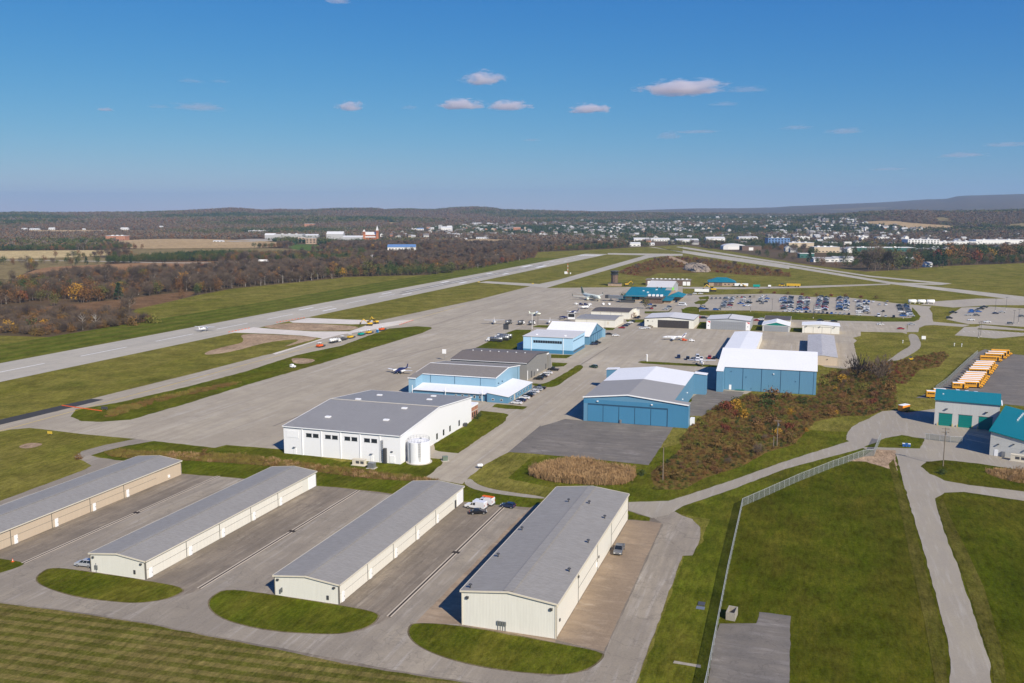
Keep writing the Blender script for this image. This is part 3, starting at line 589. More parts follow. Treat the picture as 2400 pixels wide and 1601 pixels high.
CLOUDS = [
 (-1.76, 8.18, 12176, 613, 236, 1, 'bright small cumulus cloud, highest of the middle group'),
 (-9.95, 6.41, 15567, 497, 226, 1, 'small white cumulus standing alone above the church side'),
 (-3.11, 6.61, 15113, 819, 219, 1, 'flat white cumulus beside its twin'),
 (-0.26, 6.54, 15272, 798, 207, 1, 'flat white cumulus, twin of the one beside it'),
 (4.83, 6.33, 15768, 748, 214, 1, 'small flat cumulus above the far runway end'),
 (10.36, 7.52, 13253, 1282, 269, 1, 'widest grey based cumulus cloud'),
 (14.22, 7.24, 13776, 600, 120, 0, 'thin pinkish wisp of cloud'),
 (12.98, 6.42, 15548, 527, 90, 0, 'thin pinkish wisp of cloud'),
 (-19.04, 7.52, 13251, 385, 77, 0, 'thin pinkish wisp of cloud'),
 (-17.46, 7.57, 13175, 287, 64, 0, 'thin pinkish wisp of cloud'),
 (-18.62, 6.1, 16378, 951, 174, 0, 'thin pinkish wisp of cloud'),
 (-20.89, 6.01, 16613, 402, 80, 0, 'thin pinkish wisp of cloud'),
 (-23.72, 5.73, 17449, 287, 84, 1, 'tiny white cloud standing alone'),
 (-10.51, 12.33, 8004, 232, 54, 1, 'white cloud scrap high up at the picture top'),
 (9.65, 4.67, 21433, 622, 249, 0, 'thin pinkish wisp of cloud'),
 (11.35, 4.82, 20741, 1003, 90, 0, 'thin pinkish wisp of cloud'),
 (17.19, 4.95, 20201, 684, 117, 0, 'thin pinkish wisp of cloud'),
 (19.87, 4.7, 21280, 824, 185, 0, 'thin pinkish wisp of cloud'),
 (28.26, 3.66, 24000, 1045, 139, 0, 'thin pinkish wisp of cloud'),
 (26.15, 3.16, 24000, 1161, 163, 0, 'thin pinkish wisp of cloud'),
 (22.35, 2.44, 24000, 929, 93, 0, 'thin pinkish wisp of cloud'),
 (-6.33, 6.34, 15743, 335, 91, 0, 'thin pinkish wisp of cloud'),
 (1.21, 4.42, 22654, 482, 99, 0, 'thin pinkish wisp of cloud'),
]

from mathutils import noise as mn
# ------------------------------------------------------------------ terrain
def lerp_tab(t, a):
    if a <= t[0][0]: return t[0][1]
    for (a0, z0), (a1, z1) in zip(t, t[1:]):
        if a <= a1: return z0 + (z1 - z0) * (a - a0) / (a1 - a0)
    return t[-1][1]
def sstep(a, b, x):
    t = min(1, max(0, (x - a) / (b - a))); return t * t * (3 - 2 * t)
CH, SH = math.cos(R(HEAD)), math.sin(R(HEAD))
_g = random.Random(3)
UND = [(_g.uniform(0, 6), _g.uniform(0.0008, 0.004), _g.uniform(0, 6.28)) for _ in range(14)]
def terr(X, Y):
    """height of the land: level airfield, valley floor, then wooded hills and the far ridge"""
    x = X * CH + Y * SH; y = -X * SH + Y * CH
    if y < 0: return 0.0
    r = math.hypot(x, y)
    if r < 2000: return 0.0
    az = math.degrees(math.atan2(x, y))
    base = 18 * sstep(2200, 5200, r)
    z = base
    for k, wi, wo in (('left', 1500, 2500), ('mid', 1100, 1500), ('far', 3500, 3500)):
        D, tab = RIDGES[k]
        w = math.exp(-((r - D) / (wi if r < D else wo)) ** 2)
        z = max(z, base + (lerp_tab(tab, az) - 18 - (12 if k != 'far' else 0)) * w)
    z *= sstep(2000, 2600, r)
    if r > 3300: z += sum(math.sin(X * k * math.cos(q) + Y * k * math.sin(q) + a0) for a0, k, q in UND) * 1.2 * sstep(3300, 5200, r) * (1 - 0.7 * sstep(9000, 14000, r))
    return z
def polar(az, r):
    a = R(az); x, y = math.sin(a) * r, math.cos(a) * r
    return x * CH - y * SH, x * SH + y * CH

# surfaces' own colours
GREEN, DRY, SOIL = (0.07, 0.09, 0.008), (0.17, 0.145, 0.035), (0.17, 0.12, 0.065)
grass('grass_airfield', (0.118, 0.12, 0.014), (0.225, 0.19, 0.05), SOIL, 0.45, None, 0.018, 0.15, (0.06, 0.085, 0.008))
grass('grass_lawn', (0.07, 0.098, 0.005), (0.14, 0.122, 0.02), SOIL, 0.40, None, 0.05, 0.25, (0.042, 0.068, 0.004))
grass('grass_mown', (0.072, 0.084, 0.008), (0.22, 0.17, 0.06), SOIL, 0.22, (1.5, R(84), 0.8), 0.03, 0.25)
grass('grass_runway_side', (0.07, 0.10, 0.008), (0.155, 0.145, 0.03), SOIL, 0.3, (7.0, 0.0, 0.7), 0.02, 0.1)
grass('grass_right', (0.05, 0.075, 0.003), (0.105, 0.09, 0.013), (0.13, 0.095, 0.045), 0.45, None, 0.035, 0.35, (0.03, 0.054, 0.001))
grass('field_brown', (0.15, 0.085, 0.045), (0.20, 0.12, 0.065), (0.12, 0.07, 0.04), 0.5, (14, R(70), 0.3), 0.01, 0.3)
grass('field_rust', (0.24, 0.125, 0.06), (0.33, 0.2, 0.11), (0.17, 0.10, 0.06), 0.5, None, 0.008, 0.4)
grass('field_olive', (0.16, 0.13, 0.06), (0.26, 0.2, 0.1), (0.15, 0.1, 0.06), 0.5, (14, R(40), 0.5), 0.01, 0.3)
grass('field_tan', (0.36, 0.25, 0.13), (0.47, 0.34, 0.19), (0.28, 0.18, 0.1), 0.5, (18, R(30), 0.4), 0.008, 0.15)
grass('field_straw', (0.45, 0.34, 0.16), (0.55, 0.43, 0.23), (0.35, 0.25, 0.12), 0.5, None, 0.008, 0.1)
grass('field_green', (0.075, 0.13, 0.03), (0.13, 0.16, 0.05), SOIL, 0.3, None, 0.01, 0.05)
grass('woodland_floor', (0.10, 0.075, 0.045), (0.15, 0.105, 0.06), (0.08, 0.055, 0.035), 0.5, None, 0.01, 0.3)
grass('brush_ground', (0.10, 0.085, 0.02), (0.17, 0.105, 0.035), (0.10, 0.055, 0.022), 0.55, None, 0.06, 0.3)
grass('dirt', (0.30, 0.2, 0.125), (0.42, 0.31, 0.21), (0.22, 0.15, 0.1), 0.5, None, 0.03, 0.3)
pavement('runway_concrete', (0.46, 0.415, 0.335), (0.29, 0.27, 0.235), (0.5, 0.46, 0.4), (0.12, 0.006), 0, 0.008, 0, 0.25, 0.7, 0.12)
pavement('apron_asphalt', (0.43, 0.372, 0.28), (0.30, 0.255, 0.195), (0.46, 0.42, 0.365), (0.3, 0.012), 0, 0.012, 0, 0.4, 1.3, 0.15)
pavement('lane_asphalt', (0.35, 0.30, 0.228), (0.21, 0.18, 0.145), (0.44, 0.4, 0.35), (0.5, 0.04), R(-15), 0.03, 0, 0.6, 1.5, 0.22)
pavement('hangar_concrete', (0.27, 0.222, 0.165), (0.125, 0.105, 0.085), (0.38, 0.33, 0.26), (0.6, 0.045), 0, 0.03, 0, 0.5, 1.7, 0.25)
pavement('tan_concrete', (0.36, 0.27, 0.18), (0.2, 0.15, 0.105), (0.45, 0.36, 0.26), (0.12, 0.5), 0, 0.04, 0, 0.3, 1.6, 0.2)
pavement('pad_asphalt', (0.205, 0.18, 0.15), (0.12, 0.11, 0.1), (0.32, 0.29, 0.26), (0.06, 0.4), 0, 0.03, 0, 0.6, 1.5, 0.25)
pavement('road_gravel', (0.34, 0.298, 0.228), (0.28, 0.25, 0.22), (0.48, 0.45, 0.4), (0.5, 0.06), R(-30), 0.04, 0, 0.0, 0.7, 0.2)
pavement('lot_asphalt', (0.40, 0.35, 0.27), (0.3, 0.27, 0.24), (0.46, 0.42, 0.37), (0.3, 0.03), 0, 0.02, 0, 0.3, 0.6, 0.12)
pavement('new_asphalt', (0.055, 0.052, 0.05), (0.035, 0.034, 0.033), (0.085, 0.08, 0.075), (0.4, 0.02), 0, 0.03, 0, 0, 0.5, 0.2)
pavement('new_concrete', (0.66, 0.60, 0.53), (0.52, 0.46, 0.4), (0.74, 0.69, 0.63), (0.3, 0.05), 0, 0.03, 0, 0.1, 0.6, 0.1)
pavement('gravel_pile', (0.33, 0.265, 0.2), (0.18, 0.14, 0.105), (0.42, 0.35, 0.28), (0.3, 0.3), 0, 0.05, 0, 0, 1.2, 0.4)
plain('paint_white', (0.78, 0.78, 0.76), 0.7, 0, 0.1, 0.5)
plain('paint_yellow', (0.62, 0.43, 0.05), 0.7, 0, 0.15, 0.5)
plain('rubber_marks', (0.13, 0.125, 0.12), 0.9, 0, 0.3, 0.05)

# far land colour: brown and red-brown woods, evergreen patches, thin meadows
t = NT('land_far')
p = t.coord('pos')
n1 = t.noise(p, 0.0016, 6, 0.65); n2 = t.noise(p, 0.012, 6, 0.7); n3 = t.noise(p, 0.0007, 3, 0.5)
c = t.ramp(n1, [(0.25, (0.05, 0.055, 0.03)), (0.42, (0.10, 0.07, 0.045)), (0.52, (0.13, 0.075, 0.045)), (0.62, (0.085, 0.075, 0.04)), (0.8, (0.15, 0.13, 0.06))])
c = t.mix(0.5, c, t.ramp(n2, [(0.3, (0.06, 0.055, 0.032)), (0.7, (0.16, 0.115, 0.065))]))
c = t.mix(t.ramp(n3, [(0.62, 0.0), (0.68, 0.45)]), c, (0.3, 0.24, 0.13))
c = t.mix(1.0, c, (0.95, 0.9, 0.78), 'MULTIPLY')
t.bump(n2, 0.5, 8.0)
MATS['land_far'] = t.fin(c, 0.95, 0, 0.1)

def ground_sheet():
    azs = [-180 + 6 * i for i in range(23)] + [-44 + 0.5 * i for i in range(177)] + [48 + 6 * i for i in range(22)]
    rs = [15, 60, 150, 400, 900, 1500, 2000] + [2000 + 100 * i for i in range(1, 60)] + [8000 + 400 * i for i in range(31)]
    mb = MB()
    mb.v.append((0, 0, -0.02))
    n = len(azs)
    for r in rs:
        for a in azs:
            x, y = polar(a, r)
            z = terr(x, y)
            mb.v.append((x, y, z - 0.02))
    for i in range(n): mb.f.append([0, 1 + i, 1 + (i + 1) % n])
    for k in range(len(rs) - 1):
        for i in range(n):
            mb.f.append([1 + k * n + i, 1 + (k + 1) * n + i, 1 + (k + 1) * n + (i + 1) % n, 1 + k * n + (i + 1) % n])
    mb.k = [0] * len(mb.f)
    o = mb.build('ground', MATS['land_far'], None, True)
    tag(o, 'rolling brown wooded land reaching to the horizon', 'land', kind='structure')
ground_sheet()

LAYER = []
def ragged(pts, amp):
    """pavement and turf edges that wander a little, as unkerbed edges do"""
    out = []
    for i, a in enumerate(pts):
        b = pts[(i + 1) % len(pts)]
        L = math.hypot(b[0] - a[0], b[1] - a[1])
        if math.hypot(a[0], a[1]) > 620 or L < .01: out.append(a); continue
        k = max(1, int(L / 1.6)); nx, ny = -(b[1] - a[1]) / L, (b[0] - a[0]) / L
        for j in range(k):
            x, y = a[0] + (b[0] - a[0]) * j / k, a[1] + (b[1] - a[1]) * j / k
            d = (mn.noise(Vector((x * .25, y * .25, 1.7))) + .6 * mn.noise(Vector((x * .8, y * .8, 5.1)))) * amp * (0 if j == 0 else 1)
            out.append((x + nx * d, y + ny * d))
    return out
_li = [0]
def sheet(key, name, m, label, cat='ground', kind='structure', pts=None, up=None):
    if pts is None:
        sm, pts = POLY[key]
        if sm: pts = chaikin(pts, 2)
    if kind and m not in ('runway_concrete', 'new_concrete', 'grass_airfield', 'grass_runway_side', 'grass_worn'): pts = ragged(pts, 0.5 if m.startswith(('grass', 'dirt', 'brush', 'field')) else 0.25)
    z = 0.006 + 0.0007 * _li[0]
    _li[0] += 1
    tris = tessellate_polygon([[Vector((x, y, 0)) for x, y in pts]])
    me = bpy.data.meshes.new(name)
    me.from_pydata([(x, y, z) for x, y in pts], [], [list(f) for f in tris])
    me.materials.append(MATS[m])
    bm = bmesh.new(); bm.from_mesh(me)
    for f in bm.faces:
        f.normal_update()
        if f.normal.z < 0: f.normal_flip()
    bm.to_mesh(me); bm.free()
    o = link(name, me)
    tag(o, label, cat, kind=kind)
    LAYER.append((pts, z))
    return o
def gz(x, y):
    for pts, z in reversed(LAYER):
        if inside(x, y, pts): return z
    return terr(x, y)
def rect(x0, x1, y0, y1): return [(x0, y0), (x1, y0), (x1, y1), (x0, y1)]

def draped(key, name, m, label, cat='field'):
    pts = chaikin(POLY[key][1], 2)
    tris = tessellate_polygon([[Vector((x, y, 0)) for x, y in pts]])
    bm = bmesh.new()
    vs = [bm.verts.new((x, y, 0)) for x, y in pts]
    for f in tris: bm.faces.new([vs[i] for i in f])
    for _ in range(5):
        ed = [e for e in bm.edges if e.calc_length() > 90]
        if not ed: break
        bmesh.ops.subdivide_edges(bm, edges=ed, cuts=1)
        bmesh.ops.triangulate(bm, faces=bm.faces[:])
    for v in bm.verts: v.co.z = terr(v.co.x, v.co.y) + (0.9 if key not in ('open_mid', 'open_left') else 0.4) if math.hypot(v.co.x, v.co.y) > 2000 else (0.05 if key in ('highway', 'road_church') else 0.02 if key[:4] != 'open' else 0.008)  # (0.9 if math.hypot(v.co.x, v.co.y) > 2000 else 0.02)
    bmesh.ops.recalc_face_normals(bm, faces=bm.faces)
    for f in bm.faces:
        if f.normal.z < 0: f.normal_flip()
    me = bpy.data.meshes.new(name); bm.to_mesh(me); bm.free()
    me.materials.append(MATS[m])
    tag(link(name, me), label, cat, kind='structure')

for key, m, lab in (('field_rust', 'field_rust', 'rust brown fallow field beyond the bare trees'), ('field_olive', 'field_olive', 'olive brown weedy plots behind the lower woods'),
        ('field_straw', 'field_straw', 'pale straw strip of field behind the highway trees'), ('field_tan', 'field_tan', 'wide tan harvested field below the campus'),
        ('field_green', 'field_green', 'green meadow beside the campus car park'), ('field_far', 'field_tan', 'long tan field below the far white houses'),
        ('field_mid', 'field_tan', 'tan harvested field below the town'), ('field_hill', 'field_tan', 'tan cropland on the near side of the wooded hill'),
        ('field_hill2', 'field_olive', 'brown cropland on the flank of the wooded hill'), ('field_strip', 'field_straw', 'small straw field on the far hillside'),
        ('field_hillgreen', 'field_olive', 'pale clearing among the hill woods')):
    draped(key, 'field', m, lab)
draped('open_mid', 'field', 'field_olive', 'rough olive pasture below the wide tan field')
draped('open_left', 'field', 'field_olive', 'rough pasture around the highway trees')
draped('highway', 'highway', 'lot_asphalt', 'grey highway running behind the brown field', 'road')
draped('road_church', 'road', 'new_concrete', 'pale winding road up to the brick church', 'road')
draped('campus_lot', 'parking_lot', 'lot_asphalt', 'campus car park beside the tan field', 'parking lot')
sheet('field_brown', 'field', 'field_brown', 'dark brown ploughed field between the woods and the runway grass', 'field')

sheet('airfield_grass', 'airfield_grass', 'grass_airfield', 'mown olive grass of the airfield around the runways', 'grass')
sheet(None, 'grass_verge', 'grass_runway_side', 'striped mown verge along the far side of the runway', 'grass', pts=rect(-462, -404, 60, 1500))
sheet(None, 'lawn', 'grass_lawn', 'green lawn between the hangar lane, the scrub bank and the fence', 'grass', pts=[(-24.6, -100), (30, -100), (60, 330), (40, 400), (30, 345), (-20, 340), (-45, 300), (-84, 276), (-84, 250), (-40, 236), (-22, 232), (-22, 214), (-25, 203), (-24.6, 145)])
sheet(None, 'grass_field', 'grass_right', 'dark green field inside the fence around the right road', 'grass', pts=[(-13.4, -100), (300, -100), (300, 300), (60, 400), (30, 345), (22.8, 311.6), (19.4, 309.4), (9.7, 293.1), (-0.4, 274.3), (-9.4, 255.7), (-14.7, 245), (-14.4, 196.6), (-13.6, 147)])
sheet(None, 'mown_field', 'grass_mown', 'mown grass field with straw stripes beside the hangar lane', 'grass', pts=[(-330, 131), (-185, 132), (-155.5, 133.9), (-139.7, 135.1), (-121.7, 135.7), (-97.2, 134.9), (-63.8, 134.2), (-51.6, 134.4), (-43.7, 126), (-30, 60), (-330, 30)])
sheet(None, 'runway', 'runway_concrete', 'long pale grey main runway', 'runway', pts=rect(-406.5, -361.5, -500, 1672))
sheet('main', 'apron', 'apron_asphalt', 'wide weathered grey apron and taxiway in front of the hangars', 'apron')
sheet('taxi_far', 'taxiway', 'runway_concrete', 'pale taxiway running to the far end of the runway', 'taxiway')
sheet('connector', 'taxiway', 'runway_concrete', 'narrow connector taxiway between runway and apron', 'taxiway')
sheet('dirt2', 'bare_ground', 'dirt', 'bare tan soil beside the new concrete connector', 'soil')
sheet('construction_concrete', 'taxiway', 'new_concrete', 'new white concrete connector under construction', 'taxiway')
sheet('construction_concrete2', 'taxiway', 'new_concrete', 'new concrete lane beside the excavators', 'taxiway')
sheet('dirt1', 'bare_ground', 'dirt', 'bare tan soil island between the new concrete lanes', 'soil')
sheet('lawn_strip', 'lawn', 'grass_lawn', 'long grass strip between taxiway and apron', 'grass')
sheet('dirt3', 'bare_ground', 'dirt', 'bare patch on the long grass strip', 'soil')
sheet('new_asphalt', 'taxiway', 'new_asphalt', 'fresh black asphalt along the taxiway edge', 'taxiway')
sheet('th', 'hangar_pavement', 'hangar_concrete', 'dark stained concrete around the long hangars', 'pavement')
sheet('lane_left', 'lane', 'lane_asphalt', 'grey lane curving past the tan hangar to the apron', 'lane')
sheet(None, 'lane', 'lane_asphalt', 'wide pale taxi lane in front of the long hangars', 'lane', pts=[(-330, 134), (-185, 132.5), (-155.5, 134.4), (-139.7, 135.6), (-121.7, 136.2), (-97, 135.4), (-64, 134.7), (-51.6, 134.9), (-45, 133), (-25.2, 139.3), (-25.4, 204.1), (-23.2, 205.1), (-22.8, 216.2), (-23.6, 224.4), (-26.4, 230.6), (-29.2, 232.4), (-33.4, 237.3), (-40, 234), (-33, 224), (-32.5, 150), (-34, 145), (-40, 141), (-60, 141.5), (-70, 148), (-62, 154), (-62, 224), (-75.9, 224), (-75.9, 153.5), (-79, 146), (-96, 141), (-110, 143), (-113, 152), (-105, 154.5), (-105, 224), (-120.4, 224), (-120.4, 152.5), (-124, 146), (-134, 142), (-150, 142.5), (-158, 148), (-158, 152.5), (-151, 153), (-151, 224), (-167.7, 224), (-167.7, 152), (-170, 140), (-190, 142), (-330, 145)])
sheet('pad_left', 'concrete_pad', 'tan_concrete', 'tan concrete strip on the shaded side of the cream hangar', 'pavement')
sheet('pad_right', 'concrete_pad', 'tan_concrete', 'stained tan concrete strip along the cream hangar doors', 'pavement')
grass('grass_fringe', (0.13, 0.11, 0.05), (0.2, 0.16, 0.1), (0.22, 0.18, 0.13), 0.5, None, 0.2, 0.5)
def grown(pts, d):
    cx = sum(p[0] for p in pts) / len(pts); cy = sum(p[1] for p in pts) / len(pts)
    return [(x + (x - cx) / math.hypot(x - cx, y - cy) * d, y + (y - cy) / math.hypot(x - cx, y - cy) * d) for x, y in pts]
for k in '234': sheet(None, 'grass_fringe', 'grass_fringe', 'worn brown fringe around the grass island below the ' + {'2': 'second', '3': 'third', '4': 'widest'}[k] + ' hangar', 'grass', pts=grown(chaikin(POLY['lawn_i' + k][1], 2), .4))
for k in '12345': sheet('lawn_i' + k, 'lawn', 'grass_lawn', ['grass corner beside the tan hangar lane', 'rounded grass island below the second long hangar', 'rounded grass island below the third long hangar', 'rounded grass island below the wide cream hangar', 'small grass wedge behind the wide cream hangar'][int(k) - 1], 'grass')
sheet('lawn_w2', 'lawn', 'grass_lawn', 'green strip between the white hangar and the long hangars', 'grass')
sheet('lawn_w', 'lawn', 'grass_lawn', 'lawn along the windowed side of the white hangar', 'grass')
sheet('path_small', 'path', 'road_gravel', 'narrow gravel path behind the cream hangar', 'path')
sheet('road_stub', 'path', 'lot_asphalt', 'short paved stub beside the water tank', 'path')
sheet('pad_c', 'hangar_pad', 'pad_asphalt', 'dark asphalt pad in front of the blue hangar doors', 'pavement')
sheet('pad_ce', 'hangar_pad', 'pad_asphalt', 'dark asphalt pad between the two blue hangars', 'pavement')
for k, lab in (('lawn_k2', 'small lawn beside the blue office annex'), ('lawn_k2b', 'grass island along the grey hangar car park'), ('lawn_k2c', 'small lawn beside the grey hangar corner'), ('lawn_k2d', 'grass strip below the pale blue hangar'),
        ('lawn_k3', 'lawn beside the fuel trucks'), ('lawn_k3b', 'small lawn behind the white roofed hangar'), ('lawn_k5', 'grass strip below the cream hangar'), ('lawn_k5b', 'small lawn between cream hangar and black doors'), ('lawn_k5c', 'grass border below the terminal car park'),
        ('lawn_jet', 'narrow grass island beside the jet apron'), ('lawn_h12', 'grass between the cream and grey hangars'), ('lawn_h23', 'grass beside the teal gabled hangar'), ('lawn_h34', 'grass between the teal and the white roofed hangar'), ('lawn_c', 'grass wedge in the corner of the blue hangar')):
    sheet(k, 'lawn', 'grass_lawn', lab, 'grass')
sheet('lot', 'parking_lot', 'lot_asphalt', 'large packed airport car park', 'parking lot')
sheet('road_lot_north', 'road', 'lot_asphalt', 'access road looping around the airport car park', 'road')
sheet('lawn_lot_south', 'lawn', 'grass_lawn', 'long grass strip below the airport car park', 'grass')
for k, lab in (('lawn_lot_island', 'rounded grass island at the car park entrance'), ('lawn_term1', 'grass plot between terminal and car park'), ('lawn_term2', 'grass plot at the top corner of the car park')): sheet(k, 'lawn', 'grass_lawn', lab, 'grass')
sheet('path_service', 'road', 'road_gravel', 'short curved road ending at the scrub bank', 'road')
sheet('lot_east', 'parking_lot', 'lot_asphalt', 'half empty eastern car park', 'parking lot')
sheet('lot_east2', 'parking_lot', 'lot_asphalt', 'empty overflow car park', 'parking lot')
sheet('apron_east', 'apron', 'lot_asphalt', 'pale apron beside the white storage tanks', 'apron')
sheet('road_north', 'road', 'lot_asphalt', 'service road behind the terminal', 'road')
sheet('quarry', 'scrub_ground', 'brush_ground', 'dark red brown scrub hollow beyond the control tower', 'scrub', kind='structure')
sheet('quarry_track', 'path', 'dirt', 'dirt track down to the gravel heap', 'path')
sheet('runway_cross', 'runway', 'runway_concrete', 'far end of the narrow crosswind runway', 'runway')
sheet('runway_cross2', 'runway', 'runway_concrete', 'narrow crosswind runway', 'runway')
sheet('taxi_cross', 'taxiway', 'runway_concrete', 'far end of the taxiway beside the crosswind runway', 'taxiway')
sheet('taxi_cross2', 'taxiway', 'runway_concrete', 'thin taxiway beside the crosswind runway', 'taxiway')
sheet('road_gravel', 'road', 'road_gravel', 'pale gravel road climbing to the bus garage yard', 'road')
sheet('yard', 'yard', 'road_gravel', 'pale paved yard and road of the bus garage', 'yard')
sheet('yard_dirt', 'bare_ground', 'dirt', 'stony dirt shoulder beside the yard gate', 'soil')
sheet('lawn_oval', 'lawn', 'grass_lawn', 'small lawn with the blue bins', 'grass')
sheet('lawn_pole', 'lawn', 'grass_right', 'green lawn with the tall utility pole', 'grass')
grass('grass_worn', (0.066, 0.072, 0.007), (0.118, 0.10, 0.024), (0.13, 0.095, 0.05), 0.5, None, 0.1, 0.35)
sheet('shoulder_l', 'grass_shoulder', 'grass_worn', 'worn brown shoulder on the fence side of the right road', 'grass')
sheet('shoulder_r', 'grass_shoulder', 'grass_worn', 'worn rutted shoulder on the outer side of the right road', 'grass')
sheet('bus_yard', 'yard', 'pad_asphalt', 'grey asphalt bus park', 'yard')
sheet('pad_low', 'concrete_pad', 'pad_asphalt', 'grey asphalt pad inside the fence', 'pavement')
sheet('walk_low', 'path', 'road_gravel', 'short concrete walk ending at the fence', 'path')
sheet('scrub_bank', 'scrub_ground', 'brush_ground', 'brown scrub bank below the blue hangars', 'scrub')
sheet('scrub_bank2', 'scrub_ground', 'brush_ground', 'brown scrub slope beside the bus park', 'scrub')
sheet('reeds', 'scrub_ground', 'brush_ground', 'marshy ground under the tan reeds', 'scrub')
sheet('reeds2', 'scrub_ground', 'brush_ground', 'marshy ground under the reeds by the road', 'scrub')
sheet('brush_strip', 'scrub_ground', 'brush_ground', 'weedy strip behind the long hangars', 'scrub')
sheet('dirt_spot', 'bare_ground', 'dirt', 'bare round patch on the grass near the yellow sign', 'soil')

# painted markings, joints and drains
def mark(x0, x1, y0, y1, m='paint_white', name='marking', label='white runway marking', zup=0.0):
    cx, cy = (x0 + x1) / 2, (y0 + y1) / 2
    z = gz(cx, cy) + 0.004 + zup
    me = MB().add([(x0, y0, z), (x1, y0, z), (x1, y1, z), (x0, y1, z)], [(0, 1, 2, 3)])
    o = me.build(name, MATS[m]); tag(o, label, 'marking', kind='structure')
RC = -384
for i in range(42):
    mark(RC - .45, RC + .45, 90 + i * 61, 90 + i * 61 + 36 if i < 24 else 90 + i * 61 + 30, label='white runway centreline dash') if 90 + i * 61 < 1500 else None
for s in (-1, 1):
    for y, w, l in ((1240, 6, 46), (1390, 1.8, 22), (1090, 3.6, 22), (940, 3.6, 22), (790, 1.8, 22), (640, 2, 22)):
        mark(RC + s * 11 - w / 2, RC + s * 11 + w / 2, y, y + l, label='white touchdown zone bar on the runway')
for k in range(8): mark(RC - 19 + k * 5.0, RC - 16.6 + k * 5.0, 1595, 1640, label='white threshold bar at the far runway end')
mark(RC - 5, RC - 2.6, 820, 1330, 'rubber_marks', 'rubber_streak', 'dark tyre rubber streak on the runway', 0.003)
mark(RC + 2.2, RC + 4.8, 800, 1300, 'rubber_marks', 'rubber_streak', 'dark tyre rubber streak on the runway', 0.003)
for i in range(10): mark(-280.3, -279.9, 120 + i * 60, 180 + i * 60, 'paint_yellow', 'marking', 'thin yellow taxiway centreline', 0.002)
plain('joint_dark', (0.13, 0.11, 0.1), 0.9); plain('joint_light', (0.5, 0.43, 0.34), 0.8); plain('drain_dark', (0.035, 0.026, 0.02), 0.9)
for x, y0, y1, lab in ((-76.6, 153.5, 224, 'wide cream hangar'), (-121.2, 153, 225, 'third long hangar'), (-168.5, 152, 224.5, 'second long hangar')):
    z = gz(x, 190) + 0.01
    o = thing('slot_drain', 'long slot drain with pale kerbs in the pavement beside the ' + lab, 'drain', (x, y0, z))
    L = y1 - y0
    box_part('channel', MATS['drain_dark'], o, -.22, .22, 0, L, -.02, .012)
    for s in (-1, 1): box_part('kerb', MATS['joint_light'], o, min(s * .24, s * .55), max(s * .24, s * .55), 0, L, -.02, .035)
    box_part('grate', MATS['drain_dark'], o, -.9, .9, L * .5, L * .5 + 1.2, -.02, .05)
for i, ((x0, y0), (x1, y1)) in enumerate(zip(PT['joints'][0::2], PT['joints'][1::2])):
    L = math.hypot(x1 - x0, y1 - y0); nx, ny = -(y1 - y0) / L * .22, (x1 - x0) / L * .22; mb = MB(); k = max(2, int(L / 6)); pa = None
    for j in range(k + 1):
        q = j / k; w = .35 * mn.noise(Vector((j * .6, i * 3.1, 0))); x, y = x0 + (x1 - x0) * q + nx * w * 3, y0 + (y1 - y0) * q + ny * w * 3; z = gz(x, y) + .005
        pb = ((x - nx, y - ny, z), (x + nx, y + ny, z))
        if pa: mb.add([pa[0], pb[0], pb[1], pa[1]], [(0, 1, 2, 3)])
        pa = pb
    tag(mb.build('sealed_joint', MATS['joint_dark']), 'dark sealed joint line across the apron', 'joint', kind='structure')
# white bay lines of the car parks
for (x0, y0), (x1, y1) in zip(PT['lot_rows'][6::2], PT['lot_rows'][7::2]): mark(x0 - .06, x0 + .06, y0 - 3, y1 + 2, label='thin white line between rows of parking bays', zup=.002)
for k in range(14): mark(100 + k * 3, 100.12 + k * 3, 660 + k * 0.2, 668 + k * 0.2, label='thin white parking bay line on the overflow car park', zup=.002)

# ------------------------------------------------------------------ buildings
ribbed('roof_grey', (0.315, 0.298, 0.272), 'y', 0.6, 0.05, 0.55, 0.08, 0.35, 0.2, 0.3)
ribbed('roof_grey_x', (0.30, 0.29, 0.28), 'x', 0.9, 0.06, 0.5, 0.08, 0.3, 0.2, 0.4)
ribbed('roof_brown', (0.185, 0.155, 0.13), 'x', 0.7, 0.04, 0.6, 0.1, 0.3, 0.35, 0.25)
ribbed('roof_dull', (0.27, 0.24, 0.205), 'x', 0.7, 0.05, 0.6, 0.1, 0.35, 0.35, 0.3)
ribbed('roof_flat_grey', (0.315, 0.305, 0.295), 'y', 2.0, 0.02, 0.7, 0.05, 0.2, 0.3, 0.08)
ribbed('roof_white', (0.82, 0.82, 0.82), 'y', 0.6, 0.03, 0.5, 0.04, 0.05, 0.35, 0.06)
ribbed('roof_white_x', (0.82, 0.82, 0.83), 'x', 0.6, 0.03, 0.5, 0.04, 0.06, 0.35, 0.06)
ribbed('roof_offwhite', (0.66, 0.64, 0.62), 'x', 0.9, 0.03, 0.5, 0.06, 0.12, 0.35, 0.06)
ribbed('roof_rusty', (0.56, 0.54, 0.53), 'y', 0.7, 0.03, 0.5, 0.16, 0.75, 0.35, 0.12)
ribbed('roof_teal', (0.012, 0.185, 0.235), 'x', 0.45, 0.05, 0.35, 0.07, 0.1, 0.5, 0.3)
ribbed('roof_teal_y', (0.0, 0.155, 0.175), 'x', 0.45, 0.05, 0.35, 0.07, 0.1, 0.5, 0.3)
ribbed('roof_darkbrown', (0.10, 0.085, 0.075), 'x', 0.8, 0.03, 0.7, 0.1, 0.2, 0.3, 0.15)
ribbed('wall_cream', (0.77, 0.75, 0.67), 'xy', 0.3, 0.03, 0.5, 0.04, 0.12, 0.4, 0.18)
